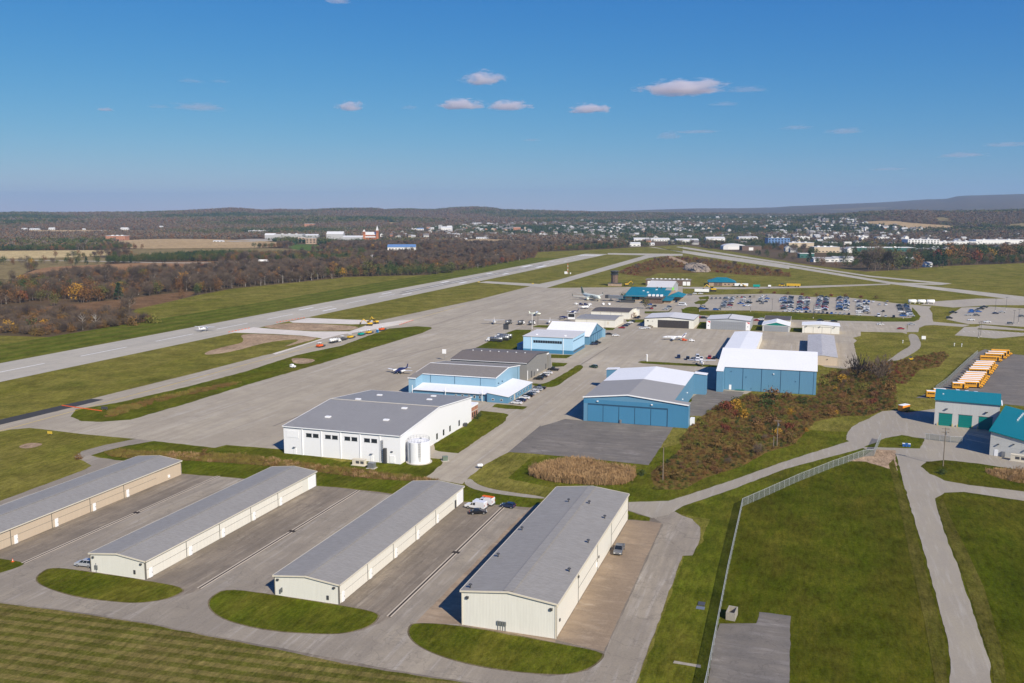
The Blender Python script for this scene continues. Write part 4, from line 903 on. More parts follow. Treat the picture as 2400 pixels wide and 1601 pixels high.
ribbed('wall_cream_flat', (0.78, 0.745, 0.66), 'xy', 1.2, 0.01, 0.5, 0.04, 0.12, 0.4, 0.06)
ribbed('wall_tan', (0.58, 0.47, 0.35), 'xy', 0.3, 0.03, 0.5, 0.05, 0.12, 0.4, 0.12)
ribbed('wall_white', (0.84, 0.84, 0.85), 'xy', 0.3, 0.02, 0.5, 0.02, 0.04, 0.4, 0.05)
ribbed('wall_blue', (0.115, 0.265, 0.40), 'xy', 0.45, 0.02, 0.5, 0.06, 0.12, 0.4, 0.08)
ribbed('wall_blue_deep', (0.06, 0.215, 0.37), 'xy', 0.45, 0.02, 0.5, 0.05, 0.1, 0.4, 0.1)
ribbed('wall_blue_pale', (0.40, 0.63, 0.82), 'xy', 0.45, 0.02, 0.5, 0.04, 0.06, 0.4, 0.05)
ribbed('wall_blue_mid', (0.25, 0.42, 0.55), 'xy', 0.45, 0.02, 0.5, 0.05, 0.1, 0.4, 0.08)
ribbed('wall_grey', (0.25, 0.245, 0.235), 'xy', 0.4, 0.03, 0.55, 0.06, 0.15, 0.4, 0.15)
ribbed('wall_silver', (0.42, 0.44, 0.47), 'xy', 0.9, 0.03, 0.45, 0.06, 0.15, 0.4, 0.12)
ribbed('wall_stone', (0.52, 0.52, 0.5), 'xy', 3.0, 0.01, 0.75, 0.05, 0.12, 0.3, 0.05)
plain('trim_cream', (0.66, 0.6, 0.48), 0.5); plain('trim_white', (0.85, 0.85, 0.85), 0.5, 0, 0.04); plain('trim_dark', (0.07, 0.07, 0.075), 0.5)
plain('trim_brown', (0.2, 0.16, 0.12), 0.5); plain('trim_blue', (0.05, 0.17, 0.3), 0.5); plain('door_white', (0.85, 0.85, 0.86), 0.45, 0, 0.04)
plain('door_black', (0.05, 0.042, 0.04), 0.5, 0, 0.3, 0.8); plain('door_teal', (0.0, 0.19, 0.165), 0.45, 0, 0.06); plain('seam', (0.16, 0.15, 0.13), 0.7); plain('seam_blue', (0.02, 0.07, 0.13), 0.7)
plain('metal_grey', (0.33, 0.34, 0.35), 0.4, 0.6); plain('metal_dark', (0.09, 0.09, 0.095), 0.45, 0.4); plain('wood_pole', (0.21, 0.17, 0.13), 0.9, 0, 0.3, 3)
plain('tank_white', (0.84, 0.84, 0.84), 0.75, 0, 0.04, 0.5, 0.2)
plain('concrete_plain', (0.5, 0.46, 0.4), 0.85, 0, 0.2, 0.8)
glassy('window_glass', (0.025, 0.03, 0.038))
def brick_mat(name, c1, c2, mortar, sx=2.2):
    t = NT(name)
    b = t.new('ShaderNodeTexBrick')
    b.inputs['Color1'].default_value = (*c1, 1); b.inputs['Color2'].default_value = (*c2, 1); b.inputs['Mortar'].default_value = (*mortar, 1)
    b.inputs['Scale'].default_value = sx; b.inputs['Mortar Size'].default_value = 0.015
    v = t.coord('obj'); sp = t.new('ShaderNodeSeparateXYZ'); t.link(v, sp.inputs[0])
    cb = t.new('ShaderNodeCombineXYZ'); t.link(t.math('ADD', sp.outputs[0], sp.outputs[1]), cb.inputs[0]); t.link(sp.outputs[2], cb.inputs[1])
    t.link(cb.outputs[0], b.inputs['Vector'])
    f = t.noise(v, 0.6, 4)
    MATS[name] = t.fin(t.mix(0.35, b.outputs[0], t.ramp(f, [(0.3, sc3(c1, 0.6)), (0.7, sc3(c2, 1.3))])), 0.85, 0, 0.2)
brick_mat('brick_red', (0.36, 0.14, 0.075), (0.43, 0.19, 0.11), (0.45, 0.38, 0.32))
brick_mat('brick_tan', (0.36, 0.25, 0.17), (0.42, 0.3, 0.21), (0.45, 0.4, 0.34))
brick_mat('brick_brown', (0.13, 0.085, 0.065), (0.17, 0.11, 0.085), (0.22, 0.18, 0.15))

class Bld:
    """a building standing at x0..x1, y0..y1 of the world, its parts local to its centre"""
    def __init__(s, name, label, x0, x1, y0, y1, rot=0.0, group=None, cat='hangar'):
        s.cx, s.cy = (x0 + x1) / 2, (y0 + y1) / 2
        s.hw, s.hl = (x1 - x0) / 2, (y1 - y0) / 2
        s.t = thing(name, label, cat, (s.cx, s.cy, 0), rot, group)
    def gable(s, eave, ridge, axis, wall, roof, over=0.35, th=0.18, fascia=None, split=None, pos=0.0):
        """ridge along axis; pos shifts the ridge line across the span"""
        M = MATS
        h, l = (s.hw, s.hl) if axis == 'y' else (s.hl, s.hw)
        prof = [(-h, -0.3), (h, -0.3), (h, eave), (pos, ridge), (-h, eave)]
        s.wall = MB().prism(prof, axis, -l, l).build('wall', M[wall], s.t)
        k1 = (ridge - eave) / (h + pos); k2 = (ridge - eave) / (h - pos)
        g = 0.04
        top = [(-h - over, eave - k1 * over + g), (pos, ridge + g), (h + over, eave - k2 * over + g), (h + over, eave - k2 * over + g + th), (pos, ridge + g + th), (-h - over, eave - k1 * over + g + th)]
        if split:
            for a0, a1, rm in split: s.roof = MB().prism(top, axis, a0, a1).build('roof', M[rm], s.t)
        else:
            s.roof = MB().prism(top, axis, -l - over * .6, l + over * .6).build('roof', M[roof], s.t)
        s.ridge_pos, s.eave, s.ridge, s.k1 = pos, eave, ridge, k1
        if fascia:
            e = l + over * .6 + .02
            for a0, a1 in ((-e - .12, -e), (e, e + .12)):
                t2 = [(-h - over - .05, eave - k1 * over - .08), (pos, ridge - .08), (h + over + .05, eave - k2 * over - .08), (h + over + .05, eave - k2 * over + g + th + .04), (pos, ridge + g + th + .04), (-h - over - .05, eave - k1 * over + g + th + .04)]
                MB().prism(t2, axis, a0, a1).build('rake_trim', M[fascia], s.t)
            for sg, k in ((-1, k1), (1, k2)):
                a = sg * (h + over + .02); b = a + sg * .14
                z = eave - k * over + g
                if axis == 'y': box_part('gutter', M[fascia], s.t, min(a, b), max(a, b), -l, l, z - .08, z + th)
                else: box_part('gutter', M[fascia], s.t, -l, l, min(a, b), max(a, b), z - .08, z + th)
        return s
    def panel(s, name, m, face, a0, a1, z0, z1, proud=0.06, parent=None, sink=0.05):
        """a slab on one wall; a runs along the wall in world metres"""
        m = MATS[m]
        if face in 'SN':
            x0, x1 = a0 - s.cx, a1 - s.cx
            y = -s.hl if face == 'S' else s.hl; d = -1 if face == 'S' else 1
            ya, yb = y - d * sink, y + d * proud
            return MB().box(x0, x1, min(ya, yb), max(ya, yb), z0, z1).build(name, m, parent or s.t)
        y0, y1 = a0 - s.cy, a1 - s.cy
        x = -s.hw if face == 'W' else s.hw; d = -1 if face == 'W' else 1
        xa, xb = x - d * sink, x + d * proud
        return MB().box(min(xa, xb), max(xa, xb), y0, y1, z0, z1).build(name, m, parent or s.t)
    def corners(s, m, zt, wid=0.2):
        for sx in (-1, 1):
            for sy in (-1, 1):
                x, y = sx * s.hw, sy * s.hl
                MB().box(x - wid / 2, x + wid / 2, y - wid / 2, y + wid / 2, 0, zt).build('corner_trim', MATS[m], s.t)

# the four long hangars -------------------------------------------------------
def long_hangar(label, x0, x1, y0, y1, eave, ridge, wall, bays, lamp=True):
    b = Bld('long_hangar', label, x0, x1, y0, y1, group='long aircraft hangars')
    b.gable(eave, ridge, 'y', wall, 'roof_grey', 0.3, 0.16, 'trim_cream')
    box_part('ridge_cap', MATS['roof_grey'], b.t, -.45, .45, -b.hl, b.hl, ridge + .2, ridge + .27)
    b.corners('seam', eave - .1, .16)
    for i, (a0, a1) in enumerate(zip(bays, bays[1:])):
        for q, (za, zb) in enumerate(((0.12, eave * .5 - .05), (eave * .5 + .05, eave - .2))):
            d = b.panel('hangar_door', 'wall_cream_flat' if wall == 'wall_cream' else 'wall_tan', 'E', a0 + .12, a1 - .12, za, zb, 0.1)
        d = b.panel('bay_seam', 'seam', 'E', a0 - .07, a0 + .07, 0, eave - .12, 0.14)
        w = b.panel('door', 'door_white', 'E', a0 + .9, a0 + 1.9, 0.06, 2.15, 0.2)
        b.panel('door_handle', 'metal_dark', 'E', a0 + 1.72, a0 + 1.82, 0.95, 1.15, 0.26, parent=w)
    b.panel('door_track', 'seam', 'E', bays[0], bays[-1], eave * .5 - .045, eave * .5 + .045, 0.07)
    return b
b = long_hangar('long tan walled hangar with grey roof beside the curving lane', -196.4, -180.4, 148, 222.3, 4.2, 5.05, 'wall_tan', [148.2, 159.8, 172.3, 185.2, 197.8, 211])
b.panel('utility_box', 'trim_white', 'E', 216.2, 216.9, 0.7, 1.5, 0.25)
b = long_hangar('long cream hangar with the silver car parked at its corner', -150, -135.2, 153.1, 225.2, 4.2, 5.05, 'wall_cream', [153.3, 166.8, 179.3, 192.4, 205, 217.6])
b.panel('roller_door', 'door_white', 'E', 221, 224.8, 0.05, 3.6, 0.12)
for x in (-149.2, -136.2): b.panel('wall_lamp', 'metal_dark', 'S', x - .25, x + .25, 3.35, 3.7, 0.3)
b.panel('vent_louvre', 'metal_dark', 'S', -138.3, -137.8, 1.0, 1.9, 0.12)
for k in range(2): b.panel('electric_meter', 'metal_grey', 'S', -148.9 + k * .5, -148.6 + k * .5, 0.8, 1.7, 0.25)
b.panel('conduit', 'metal_grey', 'S', -148.6, -148.5, 0.0, 2.2, 0.12)
b = long_hangar('long cream hangar beside the white service vans', -103.9, -88.8, 155.3, 225.3, 4.2, 5.05, 'wall_cream', [155.5, 167.9, 180.7, 193.2, 205.6, 217.6])
b.panel('roller_door', 'door_white', 'E', 220.6, 224.9, 0.05, 3.6, 0.12)
b.panel('dark_door', 'trim_dark', 'E', 218.9, 219.8, 0.1, 2.2, 0.16)
for x in (-103.1, -89.8): b.panel('wall_lamp', 'metal_dark', 'S', x - .25, x + .25, 3.35, 3.7, 0.3)
b.panel('vent_louvre', 'metal_dark', 'S', -91.6, -91.1, 0.7, 1.6, 0.12)
for k in range(2): b.panel('electric_meter', 'metal_grey', 'S', -102.7 + k * .4, -102.4 + k * .4, 0.6 + .4 * k, 1.5 + .4 * k, 0.25)

b = Bld('wide_hangar', 'wide cream hangar with grey roof and eight roof vents', -61.4, -42.5, 154.8, 224.5, group='long aircraft hangars')
b.gable(6.9, 8.0, 'y', 'wall_cream', 'roof_grey', 0.35, 0.18, 'trim_cream')
b.corners('trim_cream', 6.7, .22)
box_part('ridge_cap', MATS['roof_grey'], b.t, -1.0, 1.0, -b.hl, b.hl, 8.2, 8.27)
for x, y in PT['vents']:
    o = thing('roof_vent', 'x', 'x'); o.parent = b.t; o.location = (x - b.cx, y - b.cy, 0)
    for k in ('label', 'category'): del o[k]
    z = 6.9 + 1.1 * (1 - abs(x - b.cx) / 9.45) + .15
    MB().tube((0, 0, z), (0, 0, z + .75), .12).build('pipe', MATS['metal_dark'], o)
    MB().lathe([(0.05, z + .7), (.38, z + .72), (.38, z + .86), (.05, z + 1.05)], n=12).build('cap', MATS['metal_dark'], o)
bb = [155, 171.7, 189.2, 204, 224.3]
for a0, a1 in zip(bb, bb[1:]):
    b.panel('hangar_door', 'wall_cream_flat', 'E', a0 + .15, a1 - .15, .15, 5.9, 0.1)
    b.panel('bay_seam', 'seam', 'E', a0 - .08, a0 + .08, 0, 6.4, .16)
    b.panel('door_header', 'trim_cream', 'E', a0 + .15, a1 - .15, 5.98, 6.15, .16)
for y0, y1 in ((172, 189), (204.5, 224)): b.panel('door_rail', 'seam', 'E', y0, y1, 3.0, 3.1, 0.13)
b.panel('wall_lamp', 'metal_dark', 'E', 171, 171.5, 5.6, 6.0, 0.4)
for y in (157, 190.3): b.panel('wall_light', 'metal_dark', 'E', y - .25, y + .25, 2.6, 3.1, 0.3)
b.panel('notice_box', 'trim_white', 'E', 188.1, 188.8, 1.2, 2.2, 0.25)
for x in (-60.3, -43.4): b.panel('wall_lamp', 'metal_dark', 'S', x - .28, x + .28, 5.6, 6.05, 0.35)
for k in range(4):
    b.panel('electric_meter', 'metal_grey', 'S', -54.2 + k * .5, -53.85 + k * .5, 1.15, 1.95, 0.25)
    b.panel('conduit', 'metal_grey', 'S', -54.08 + k * .5, -53.98 + k * .5, 0.0, 1.15, 0.12)

# white hangar ----------------------------------------------------------------
b = Bld('white_hangar', 'big white metal hangar with ribbed grey roof beside the water tank', -163.9, -121.3, 253.5, 317)
b.gable(9.2, 12.0, 'x', 'wall_white', 'roof_grey_x', 0.3, 0.2, 'trim_white')
box_part('ridge_cap', MATS['trim_cream'], b.t, -b.hw, b.hw, -.3, .3, 12.25, 12.33)
xs = [-163.9 + i * 7.1 for i in range(7)]
for i, x in enumerate(xs[1:-1]):
    b.panel('downpipe', 'trim_white', 'S', x - .12, x + .12, 0, 9.0, 0.22)
for i in range(1, 5):
    for k in (0, 1):
        a = xs[i] + 1.5 + k * 2.55
        w = b.panel('window', 'window_glass', 'S', a, a + 2.0, 6.4, 7.5, 0.05)
        b.panel('window_frame', 'trim_dark', 'S', a - .08, a + 2.08, 7.5, 7.6, 0.1, parent=w)
        b.panel('window_frame', 'trim_dark', 'S', a - .08, a + 2.08, 6.3, 6.4, 0.1, parent=w)
b.panel('blank_sign', 'door_white', 'S', -162.7, -158.2, 5.7, 8.0, 0.08)
d = b.panel('door', 'door_white', 'S', -160.2, -159.2, .1, 2.2, 0.1); b.panel('door_hood', 'metal_grey', 'S', -160.3, -159.4, 2.45, 2.6, 0.6)
b.panel('door_hood', 'metal_grey', 'S', -131.9, -131, 2.6, 2.75, 0.6); b.panel('door', 'door_white', 'S', -131.9, -130.9, .1, 2.2, 0.1)
b.panel('duct', 'metal_dark', 'S', -126.9, -126, .1, 5.0, 0.9)
for x in (-127.8, -127.2): b.panel('ladder_rail', 'metal_dark', 'S', x - .05, x + .05, .5, 7.6, 0.5, sink=-.38)
for k in range(10): b.panel('ladder_rung', 'metal_dark', 'S', -127.8, -127.2, 1 + k * .7, 1.07 + k * .7, 0.48, sink=-.4)
b.panel('hatch', 'trim_white', 'S', -125, -123.2, .2, 2.6, 0.12); b.panel('vent_hood', 'trim_dark', 'S', -124.6, -123.9, 3.8, 4.1, 0.3)
for y in (282.5, 288.5, 294.5, 303.5):
    w = b.panel('window', 'window_glass', 'E', y, y + 1.3, 1.0, 3.0, 0.05)
    b.panel('window_frame', 'trim_dark', 'E', y - .08, y + 1.38, 3.0, 3.1, 0.1, parent=w); b.panel('mullion', 'trim_dark', 'E', y, y + 1.3, 1.95, 2.05, 0.1, parent=w)
b.panel('condenser', 'metal_dark', 'E', 307.5, 309, 0, 1.2, 1.4, sink=-.3)
for (x, y) in PT['w_curbs']:
    z = 12 - 2.8 * abs(y - 285.2) / 31.75 + .2
    box_part('roof_curb', MATS['trim_white'], b.t, x - b.cx - .9, x - b.cx + .9, y - b.cy - .65, y - b.cy + .65, z - .15, z + .4)
b2 = Bld('brick_annex', 'low red brick office annex behind the white hangar', -138, -122.2, 317.4, 326.4, cat='annex')
MB().box(-b2.hw, b2.hw, -b2.hl, b2.hl, -.3, 4.6).build('wall', MATS['brick_red'], b2.t)
MB().box(-b2.hw - .2, b2.hw + .2, -b2.hl, b2.hl + .2, 4.62, 5.3).build('parapet', MATS['trim_white'], b2.t)
b2.panel('band', 'concrete_plain', 'E', 317.6, 326.3, 2.7, 3.0, .08)
for y in (318.2, 320.2, 322.2, 324.2):
    w = b2.panel('window', 'window_glass', 'E', y, y + .9, .6, 2.4, .06); b2.panel('sill', 'concrete_plain', 'E', y - .1, y + 1.0, .5, .6, .14, parent=w)

# water tank --------------------------------------------------------------------
o = thing('water_tank', 'round white steel water tank with railing beside the white hangar', 'tank', (-116.9, 258.1, 0))
MB().lathe([(3.62, -.2), (3.62, 7.0), (3.5, 7.05), (0.3, 7.5)], n=48).build('shell', MATS['tank_white'], o)
MB().lathe([(4.2, -.1), (4.2, .22), (3.63, .24)], n=40).build('footing', MATS['concrete_plain'], o)
mb = MB()
for k in range(20):
    a = 2 * PI * k / 20; x, y = 3.5 * math.cos(a), 3.5 * math.sin(a)
    MB().tube((x, y, 7.0), (x, y, 8.05), .035, n=6).build('railing_post', MATS['metal_grey'], o)
for z in (7.55, 8.05):
    mb = MB()
    for k in range(40):
        a, c = 2 * PI * k / 40, 2 * PI * (k + 1) / 40
        mb.tube((3.5 * math.cos(a), 3.5 * math.sin(a), z), (3.5 * math.cos(c), 3.5 * math.sin(c), z), .03, n=5, cap=False)
    mb.build('railing', MATS['metal_grey'], o)
def cage_ladder(o, ang, r, z0, z1):
    ca, sa = math.cos(ang), math.sin(ang)
    def P(t, d, z): return (ca * (r + d) - sa * t, sa * (r + d) + ca * t, z)
    for t in (-.22, .22): MB().tube(P(t, .15, z0), P(t, .15, z1 + 1), .03, n=5).build('ladder_rail', MATS['metal_dark'], o)
    for k in range(int((z1 - z0) / .3)): MB().tube(P(-.22, .15, z0 + k * .3), P(.22, .15, z0 + k * .3), .02, n=5).build('ladder_rung', MATS['metal_dark'], o)
    for k in range(int((z1 - z0 - 2) / .55) + 1):
        z = z0 + 2.0 + k * .55; mb = MB(); pts = [P(.38 * math.cos(q), .15 + .7 * math.sin(q), z) for q in [PI * i / 8 for i in range(9)]]
        for p, q in zip(pts, pts[1:]): mb.tube(p, q, .035, n=5)
        mb.build('cage_hoop', MATS['metal_dark'], o)
cage_ladder(o, R(-62), 3.62, 1.0, 7.4)
for a in (-115, -20): MB().tube((3.72 * math.cos(R(a)), 3.72 * math.sin(R(a)), .2), (3.72 * math.cos(R(a)), 3.72 * math.sin(R(a)), 6.9), .08, n=8).build('overflow_pipe', MATS['metal_dark' if a == -115 else 'trim_white'], o)
MB().lathe([(.35, 7.3), (.35, 7.75), (.1, 7.85)], 0.2, 1.0, 12).build('hatch', MATS['metal_grey'], o)

# blue hangar with white lean-to ---------------------------------------------------
b = Bld('blue_hangar', 'blue hangar with dark ribbed roof and white canopy over its door side', -165.5, -127.5, 363, 397)
b.gable(8.2, 10.0, 'x', 'wall_blue_mid', 'roof_dull', 0.25, 0.2, 'trim_white')
box_part('ridge_cap', MATS['trim_white'], b.t, -b.hw - .2, b.hw + .2, -.35, .35, 10.25, 10.34)
prof = [(-16.9, -.3), (-24.5, -.3), (-24.5, 7.35), (-16.9, 8.15)]
MB().prism(prof, 'x', -b.hw - .01, -b.hw + 3.4).build('door_pocket', MATS['wall_blue_mid'], b.t)
MB().prism([(-16.9, 8.45), (-24.8, 7.42), (-24.8, 7.62), (-16.9, 8.65)], 'x', -b.hw - .2, -b.hw + 3.6).build('pocket_roof', MATS['roof_dull'], b.t)
MB().prism([(-24.82, 7.32), (-24.95, 7.32), (-24.95, 7.7), (-24.82, 7.7)], 'x', -b.hw - .25, -b.hw + 3.65).build('pocket_trim', MATS['trim_white'], b.t)
for x in (-158.3, -146.7, -134.6): b.panel('door_seam', 'seam_blue', 'S', x - .1, x + .1, 4.5, 8.0, .06)
b.panel('door_seam', 'seam_blue', 'E', 393.5, 393.7, 0, 8.1, .06)
for y in (366, 371): b.panel('wall_lamp', 'seam_blue', 'E', y, y + .5, 5.2, 5.6, .4)
MB().prism([(-17.05, -.3), (-27.2, -.3), (-27.2, 3.05), (-17.05, 4.0)], 'x', -b.hw + 3.4, b.hw - .3).build('lean_to_wall', MATS['wall_blue'], b.t)
MB().prism([(-17.05, 4.1), (-28.0, 3.05), (-28.0, 3.25), (-17.05, 4.3)], 'x', -b.hw + 3.5, b.hw + .2).build('canopy_roof', MATS['roof_white_x'], b.t)
for x in (-142.5, -139.5, -136.5, -134, -131.5):
    w = MB().box(x - b.cx, x - b.cx + .9, -27.26, -27.15, 1.0, 2.2).build('window', MATS['trim_white'], b.t); MB().box(x - b.cx + .1, x - b.cx + .8, -27.3, -27.2, 1.1, 2.1).build('pane', MATS['window_glass'], w)
for x in (-162, -146.5, -129.7): MB().tube((x - b.cx, -28.3, -.2), (x - b.cx, -28.3, 5.2), .13).build('light_post', MATS['trim_white'], b.t)
a = Bld('office_annex', 'low blue office annex with white mono pitch roof and parked cars', -127.3, -118, 351.3, 385.6, cat='annex')
MB().prism([(-a.hw, -.3), (a.hw, -.3), (a.hw, 2.75), (-a.hw, 3.95)], 'y', -a.hl, a.hl).build('wall', MATS['wall_blue'], a.t)
MB().prism([(-a.hw - .02, 4.02), (a.hw + .4, 2.75), (a.hw + .4, 2.95), (-a.hw - .02, 4.22)], 'y', -a.hl - .3, a.hl + .3).build('roof', MATS['roof_white'], a.t)
for x in (-125.2, -121.4):
    w = a.panel('window', 'trim_white', 'S', x, x + 1.1, .9, 1.7, .05); a.panel('pane', 'window_glass', 'S', x + .1, x + 1.0, 1.0, 1.6, .09, parent=w)
for y in (355, 364.5, 368, 372, 376, 380):
    w = a.panel('window', 'trim_white', 'E', y, y + 1.0, .9, 1.9, .05); a.panel('pane', 'window_glass', 'E', y + .1, y + .9, 1.0, 1.8, .09, parent=w)
a.panel('door', 'concrete_plain', 'E', 359.3, 361, 0, 2.2, .1)

# grey hangar -----------------------------------------------------------------------
b = Bld('grey_hangar', 'dark grey hangar with brown ribbed roof behind the blue one', -165.5, -126.2, 404.4, 442.3)
b.gable(8.0, 10.0, 'x', 'wall_grey', 'roof_brown', 0.2, 0.2, 'trim_dark', pos=-2.0)
b.panel('eave_trim', 'trim_white', 'S', -165.6, -126.1, 8.05, 8.25, .5, sink=-.36)
for i in range(7): box_part('roof_vent', MATS['trim_white'], b.t, -b.hw + 5 + i * 4.6, -b.hw + 5.5 + i * 4.6, -1.8, -1.3, 10.05, 10.5)
b.panel('door', 'trim_dark', 'E', 411, 412.5, 0, 3.2, .1); b.panel('door', 'trim_dark', 'E', 416, 416.8, 0, 2.2, .1); b.panel('door', 'trim_dark', 'E', 436, 437.2, 0, 2.8, .1)
b.panel('sign_disc', 'trim_white', 'E', 421, 421.9, 1.6, 2.5, .4); b.panel('sign_panel', 'trim_white', 'E', 438.3, 441.5, 7.2, 7.8, .3)
b.panel('downpipe', 'trim_white', 'E', 404.5, 404.75, 0, 4.6, .4, sink=-.1)
MB().box(b.hw + .02, b.hw + 1.2, b.hl - 3, b.hl, -.2, 6.8).build('side_bay', MATS['wall_grey'], b.t)

# pale blue hangar and white roofed gable hangar -----------------------------------------
b = Bld('pale_blue_hangar', 'boxy pale blue hangar with dark blue base and ribbon window', -154, -124.8, 486.2, 514.2)
MB().box(-b.hw, b.hw, -b.hl, b.hl, 2.2, 9.3).build('wall', MATS['wall_blue_pale'], b.t)
MB().box(-b.hw - .06, b.hw + .06, -b.hl - .06, b.hl + .06, -.3, 2.2).build('base_band', MATS['wall_blue_deep'], b.t)
MB().prism([(-b.hl - .4, 9.3), (b.hl + .4, 9.55), (b.hl + .4, 9.8), (-b.hl - .4, 9.55)], 'x', -b.hw - .3, b.hw + .3).build('roof', MATS['roof_offwhite'], b.t)
for x in (-149.2, -130.3): b.panel('downpipe', 'trim_white', 'S', x - .12, x + .12, 0, 9.2, .2)
for k in range(12):
    x = -148 + k * 1.42
    w = b.panel('window', 'window_glass', 'S', x, x + 1.28, 5.8, 7.3, .05)
for k in range(2): b.panel('roof_fan', 'trim_white', 'S', -148 + k * 17, -147 + k * 17, 9.6, 10.1, -5, sink=6)
for k in range(9): b.panel('window', 'window_glass', 'E', 488 + k * 2.7, 489.8 + k * 2.7, .9, 1.9, .1)
b.panel('canopy_rail', 'seam_blue', 'E', 487, 512, 7.4, 7.6, .25)
a = Bld('side_room', 'low dark blue side room of the pale blue hangar', -159.6, -154.1, 492, 503, cat='annex')
MB().box(-a.hw, a.hw, -a.hl, a.hl, -.3, 3.6).build('wall', MATS['wall_blue_deep'], a.t); MB().box(-a.hw - .2, a.hw, -a.hl - .2, a.hl + .2, 3.62, 3.8).build('roof', MATS['trim_blue'], a.t)
b = Bld('gable_hangar', 'steep white roofed hangar with blue gable end and sliding doors', -153, -124.8, 525.5, 564.5)
b.gable(5.2, 11.0, 'x', 'wall_blue', 'roof_white_x', 0.4, 0.2, 'trim_white')
for k in range(5):
    b.panel('sliding_door', 'wall_blue', 'E', 530 + k * 6.0, 535.8 + k * 6.0, .1, 4.9, .12 + .06 * (k % 2))
    b.panel('door_seam', 'seam_blue', 'E', 529.9 + k * 6.0, 530.05 + k * 6.0, .1, 4.9, .26)
b.panel('door_track', 'seam_blue', 'E', 529, 561, 5.0, 5.3, .35); b.panel('louvre', 'seam_blue', 'E', 544, 545.2, 6.2, 8.8, .12)
MB().box(b.hw + .02, b.hw + 1.5, b.hl - 3.2, b.hl, -.2, 5.0).build('door_pocket', MATS['wall_blue_mid'], b.t)
MB().box(-b.hw - 4, -b.hw - .05, -b.hl + 6, b.hl - 8, -.2, 4).build('lean_to', MATS['wall_silver'], b.t)

# blue hangar with five panel door (T plan) -----------------------------------------------
b = Bld('blue_door_hangar', 'blue hangar with five panel door, roof half grey and half white', -80.4, -46.4, 331, 397.5)
k = (11.0 - 9.2) / 17.0
b.gable(9.2, 11.0, 'y', 'wall_blue', 'roof_white', 0.0, 0.18, None, split=[(-b.hl - .3, 1.2, 'roof_flat_grey'), (1.21, b.hl + .2, 'roof_white')])
def wing(x0, x1, y0, y1, zin, zout, roofm, nm):
    MB().prism([(x0, -.3), (x1, -.3), (x1, zout if x1 > 0 else zin), (x0, zin if x1 > 0 else zout)], 'y', y0, y1).build('wing_wall', MATS['wall_blue'], b.t)
    MB().prism([(x0 - (0.3 if x1 < 0 else 0), (zin if x1 > 0 else zout) + .04), (x1 + (.3 if x1 > 0 else 0), (zout if x1 > 0 else zin) + .04), (x1 + (.3 if x1 > 0 else 0), (zout if x1 > 0 else zin) + .24), (x0 - (0.3 if x1 < 0 else 0), (zin if x1 > 0 else zout) + .24)], 'y', y0 - .3, y1 + .1).build('wing_roof', MATS[roofm], b.t)
wing(b.hw + .01, b.hw + 5.9, -b.hl, -b.hl + 4.6, 9.2, 8.6, 'roof_flat_grey', 'f')
wing(b.hw + .01, b.hw + 5.3, b.hl - 1.6, b.hl + 2.8, 9.2, 8.75, 'roof_white', 'r')
wing(-b.hw - 5.3, -b.hw - .01, b.hl - 1.6, b.hl + 2.8, 9.2, 8.75, 'roof_white', 'r')
for (xa, xb, za, zb) in ((-b.hw - .3, 0, 9.15, 11.0), (0, b.hw + 6.1, 11.0, 8.55)):
    MB().prism([(xa, za), (xb, zb), (xb, zb + .42), (xa, za + .42)], 'y', -b.hl - .5, -b.hl - .32).build('rake_trim', MATS['trim_white'], b.t)
MB().box(-b.hw + 1.55, b.hw - 1.7, -b.hl - .015, -b.hl + .1, 0, 7.0).build('door_opening', MATS['seam_blue'], b.t)
dw = (b.hw * 2 - 3.5) / 5
for i in range(5): MB().box(-b.hw + 1.65 + i * dw, -b.hw + 1.65 + (i + 1) * dw - .25, -b.hl - .09, -b.hl - .03, .1, 6.4).build('door_panel', MATS['wall_blue_deep'], b.t)
MB().box(-b.hw - .02, b.hw + 5.92, -b.hl - .025, -b.hl - .005, 7.05, 8.6).build('door_header', MATS['wall_blue_deep'], b.t)
MB().box(b.hw - 1.65, b.hw + 5.92, -b.hl - .02, -b.hl - .004, -.2, 7.04).build('front_panel', MATS['wall_blue_deep'], b.t)
for x in (-b.hw + 5.2, b.hw - 8): MB().box(x, x + .6, -b.hl - .5, -b.hl - .03, 7.9, 8.25).build('wall_lamp', MATS['trim_white'], b.t)
MB().box(-b.hw + 14.2, -b.hw + 14.9, -b.hl - .6, -b.hl - .1, .1, 1.5).build('fire_cabinet', MATS['metal_grey'], b.t)
for y in (345, 358, 372): b.panel('wall_lamp', 'trim_white', 'E', y, y + .5, 5, 5.4, .4)
b.panel('shed', 'trim_white', 'E', 336.0, 339, -.1, 2.6, 7.4, sink=-5.95)

# tall blue hangar ---------------------------------------------------------------------------
b = Bld('tall_blue_hangar', 'tall blue hangar with bright white roof above the scrub bank', -37.5, 4.8, 410.6, 465)
h0, h1, l = -b.hl - 5.9, b.hl, b.hw
cy = 435 - b.cy
prof = [(-b.hl, -.3), (h1, -.3), (h1, 9.4), (cy, 15.3), (-b.hl, 10.5)]
MB().prism(prof, 'x', -l, l).build('wall', MATS['wall_blue'], b.t)
MB().prism([(-b.hl - .35, 10.47), (cy, 15.35), (h1 + .4, 9.4), (h1 + .4, 9.62), (cy, 15.58), (-b.hl - .35, 10.7)], 'x', -l + 2.95, l + .3).build('roof', MATS['roof_white_x'], b.t)
MB().prism([(h0 - .2, 9.35), (cy, 15.35), (h1 + .4, 9.4), (h1 + .4, 9.62), (cy, 15.58), (h0 - .2, 9.57)], 'x', -l - .3, -l + 2.94).build('roof', MATS['roof_white_x'], b.t)
MB().prism([(h0, -.3), (-b.hl - .01, -.3), (-b.hl - .01, 10.4), (h0, 9.3)], 'x', -l - .01, -l + 2.9).build('door_pocket', MATS['wall_blue'], b.t)
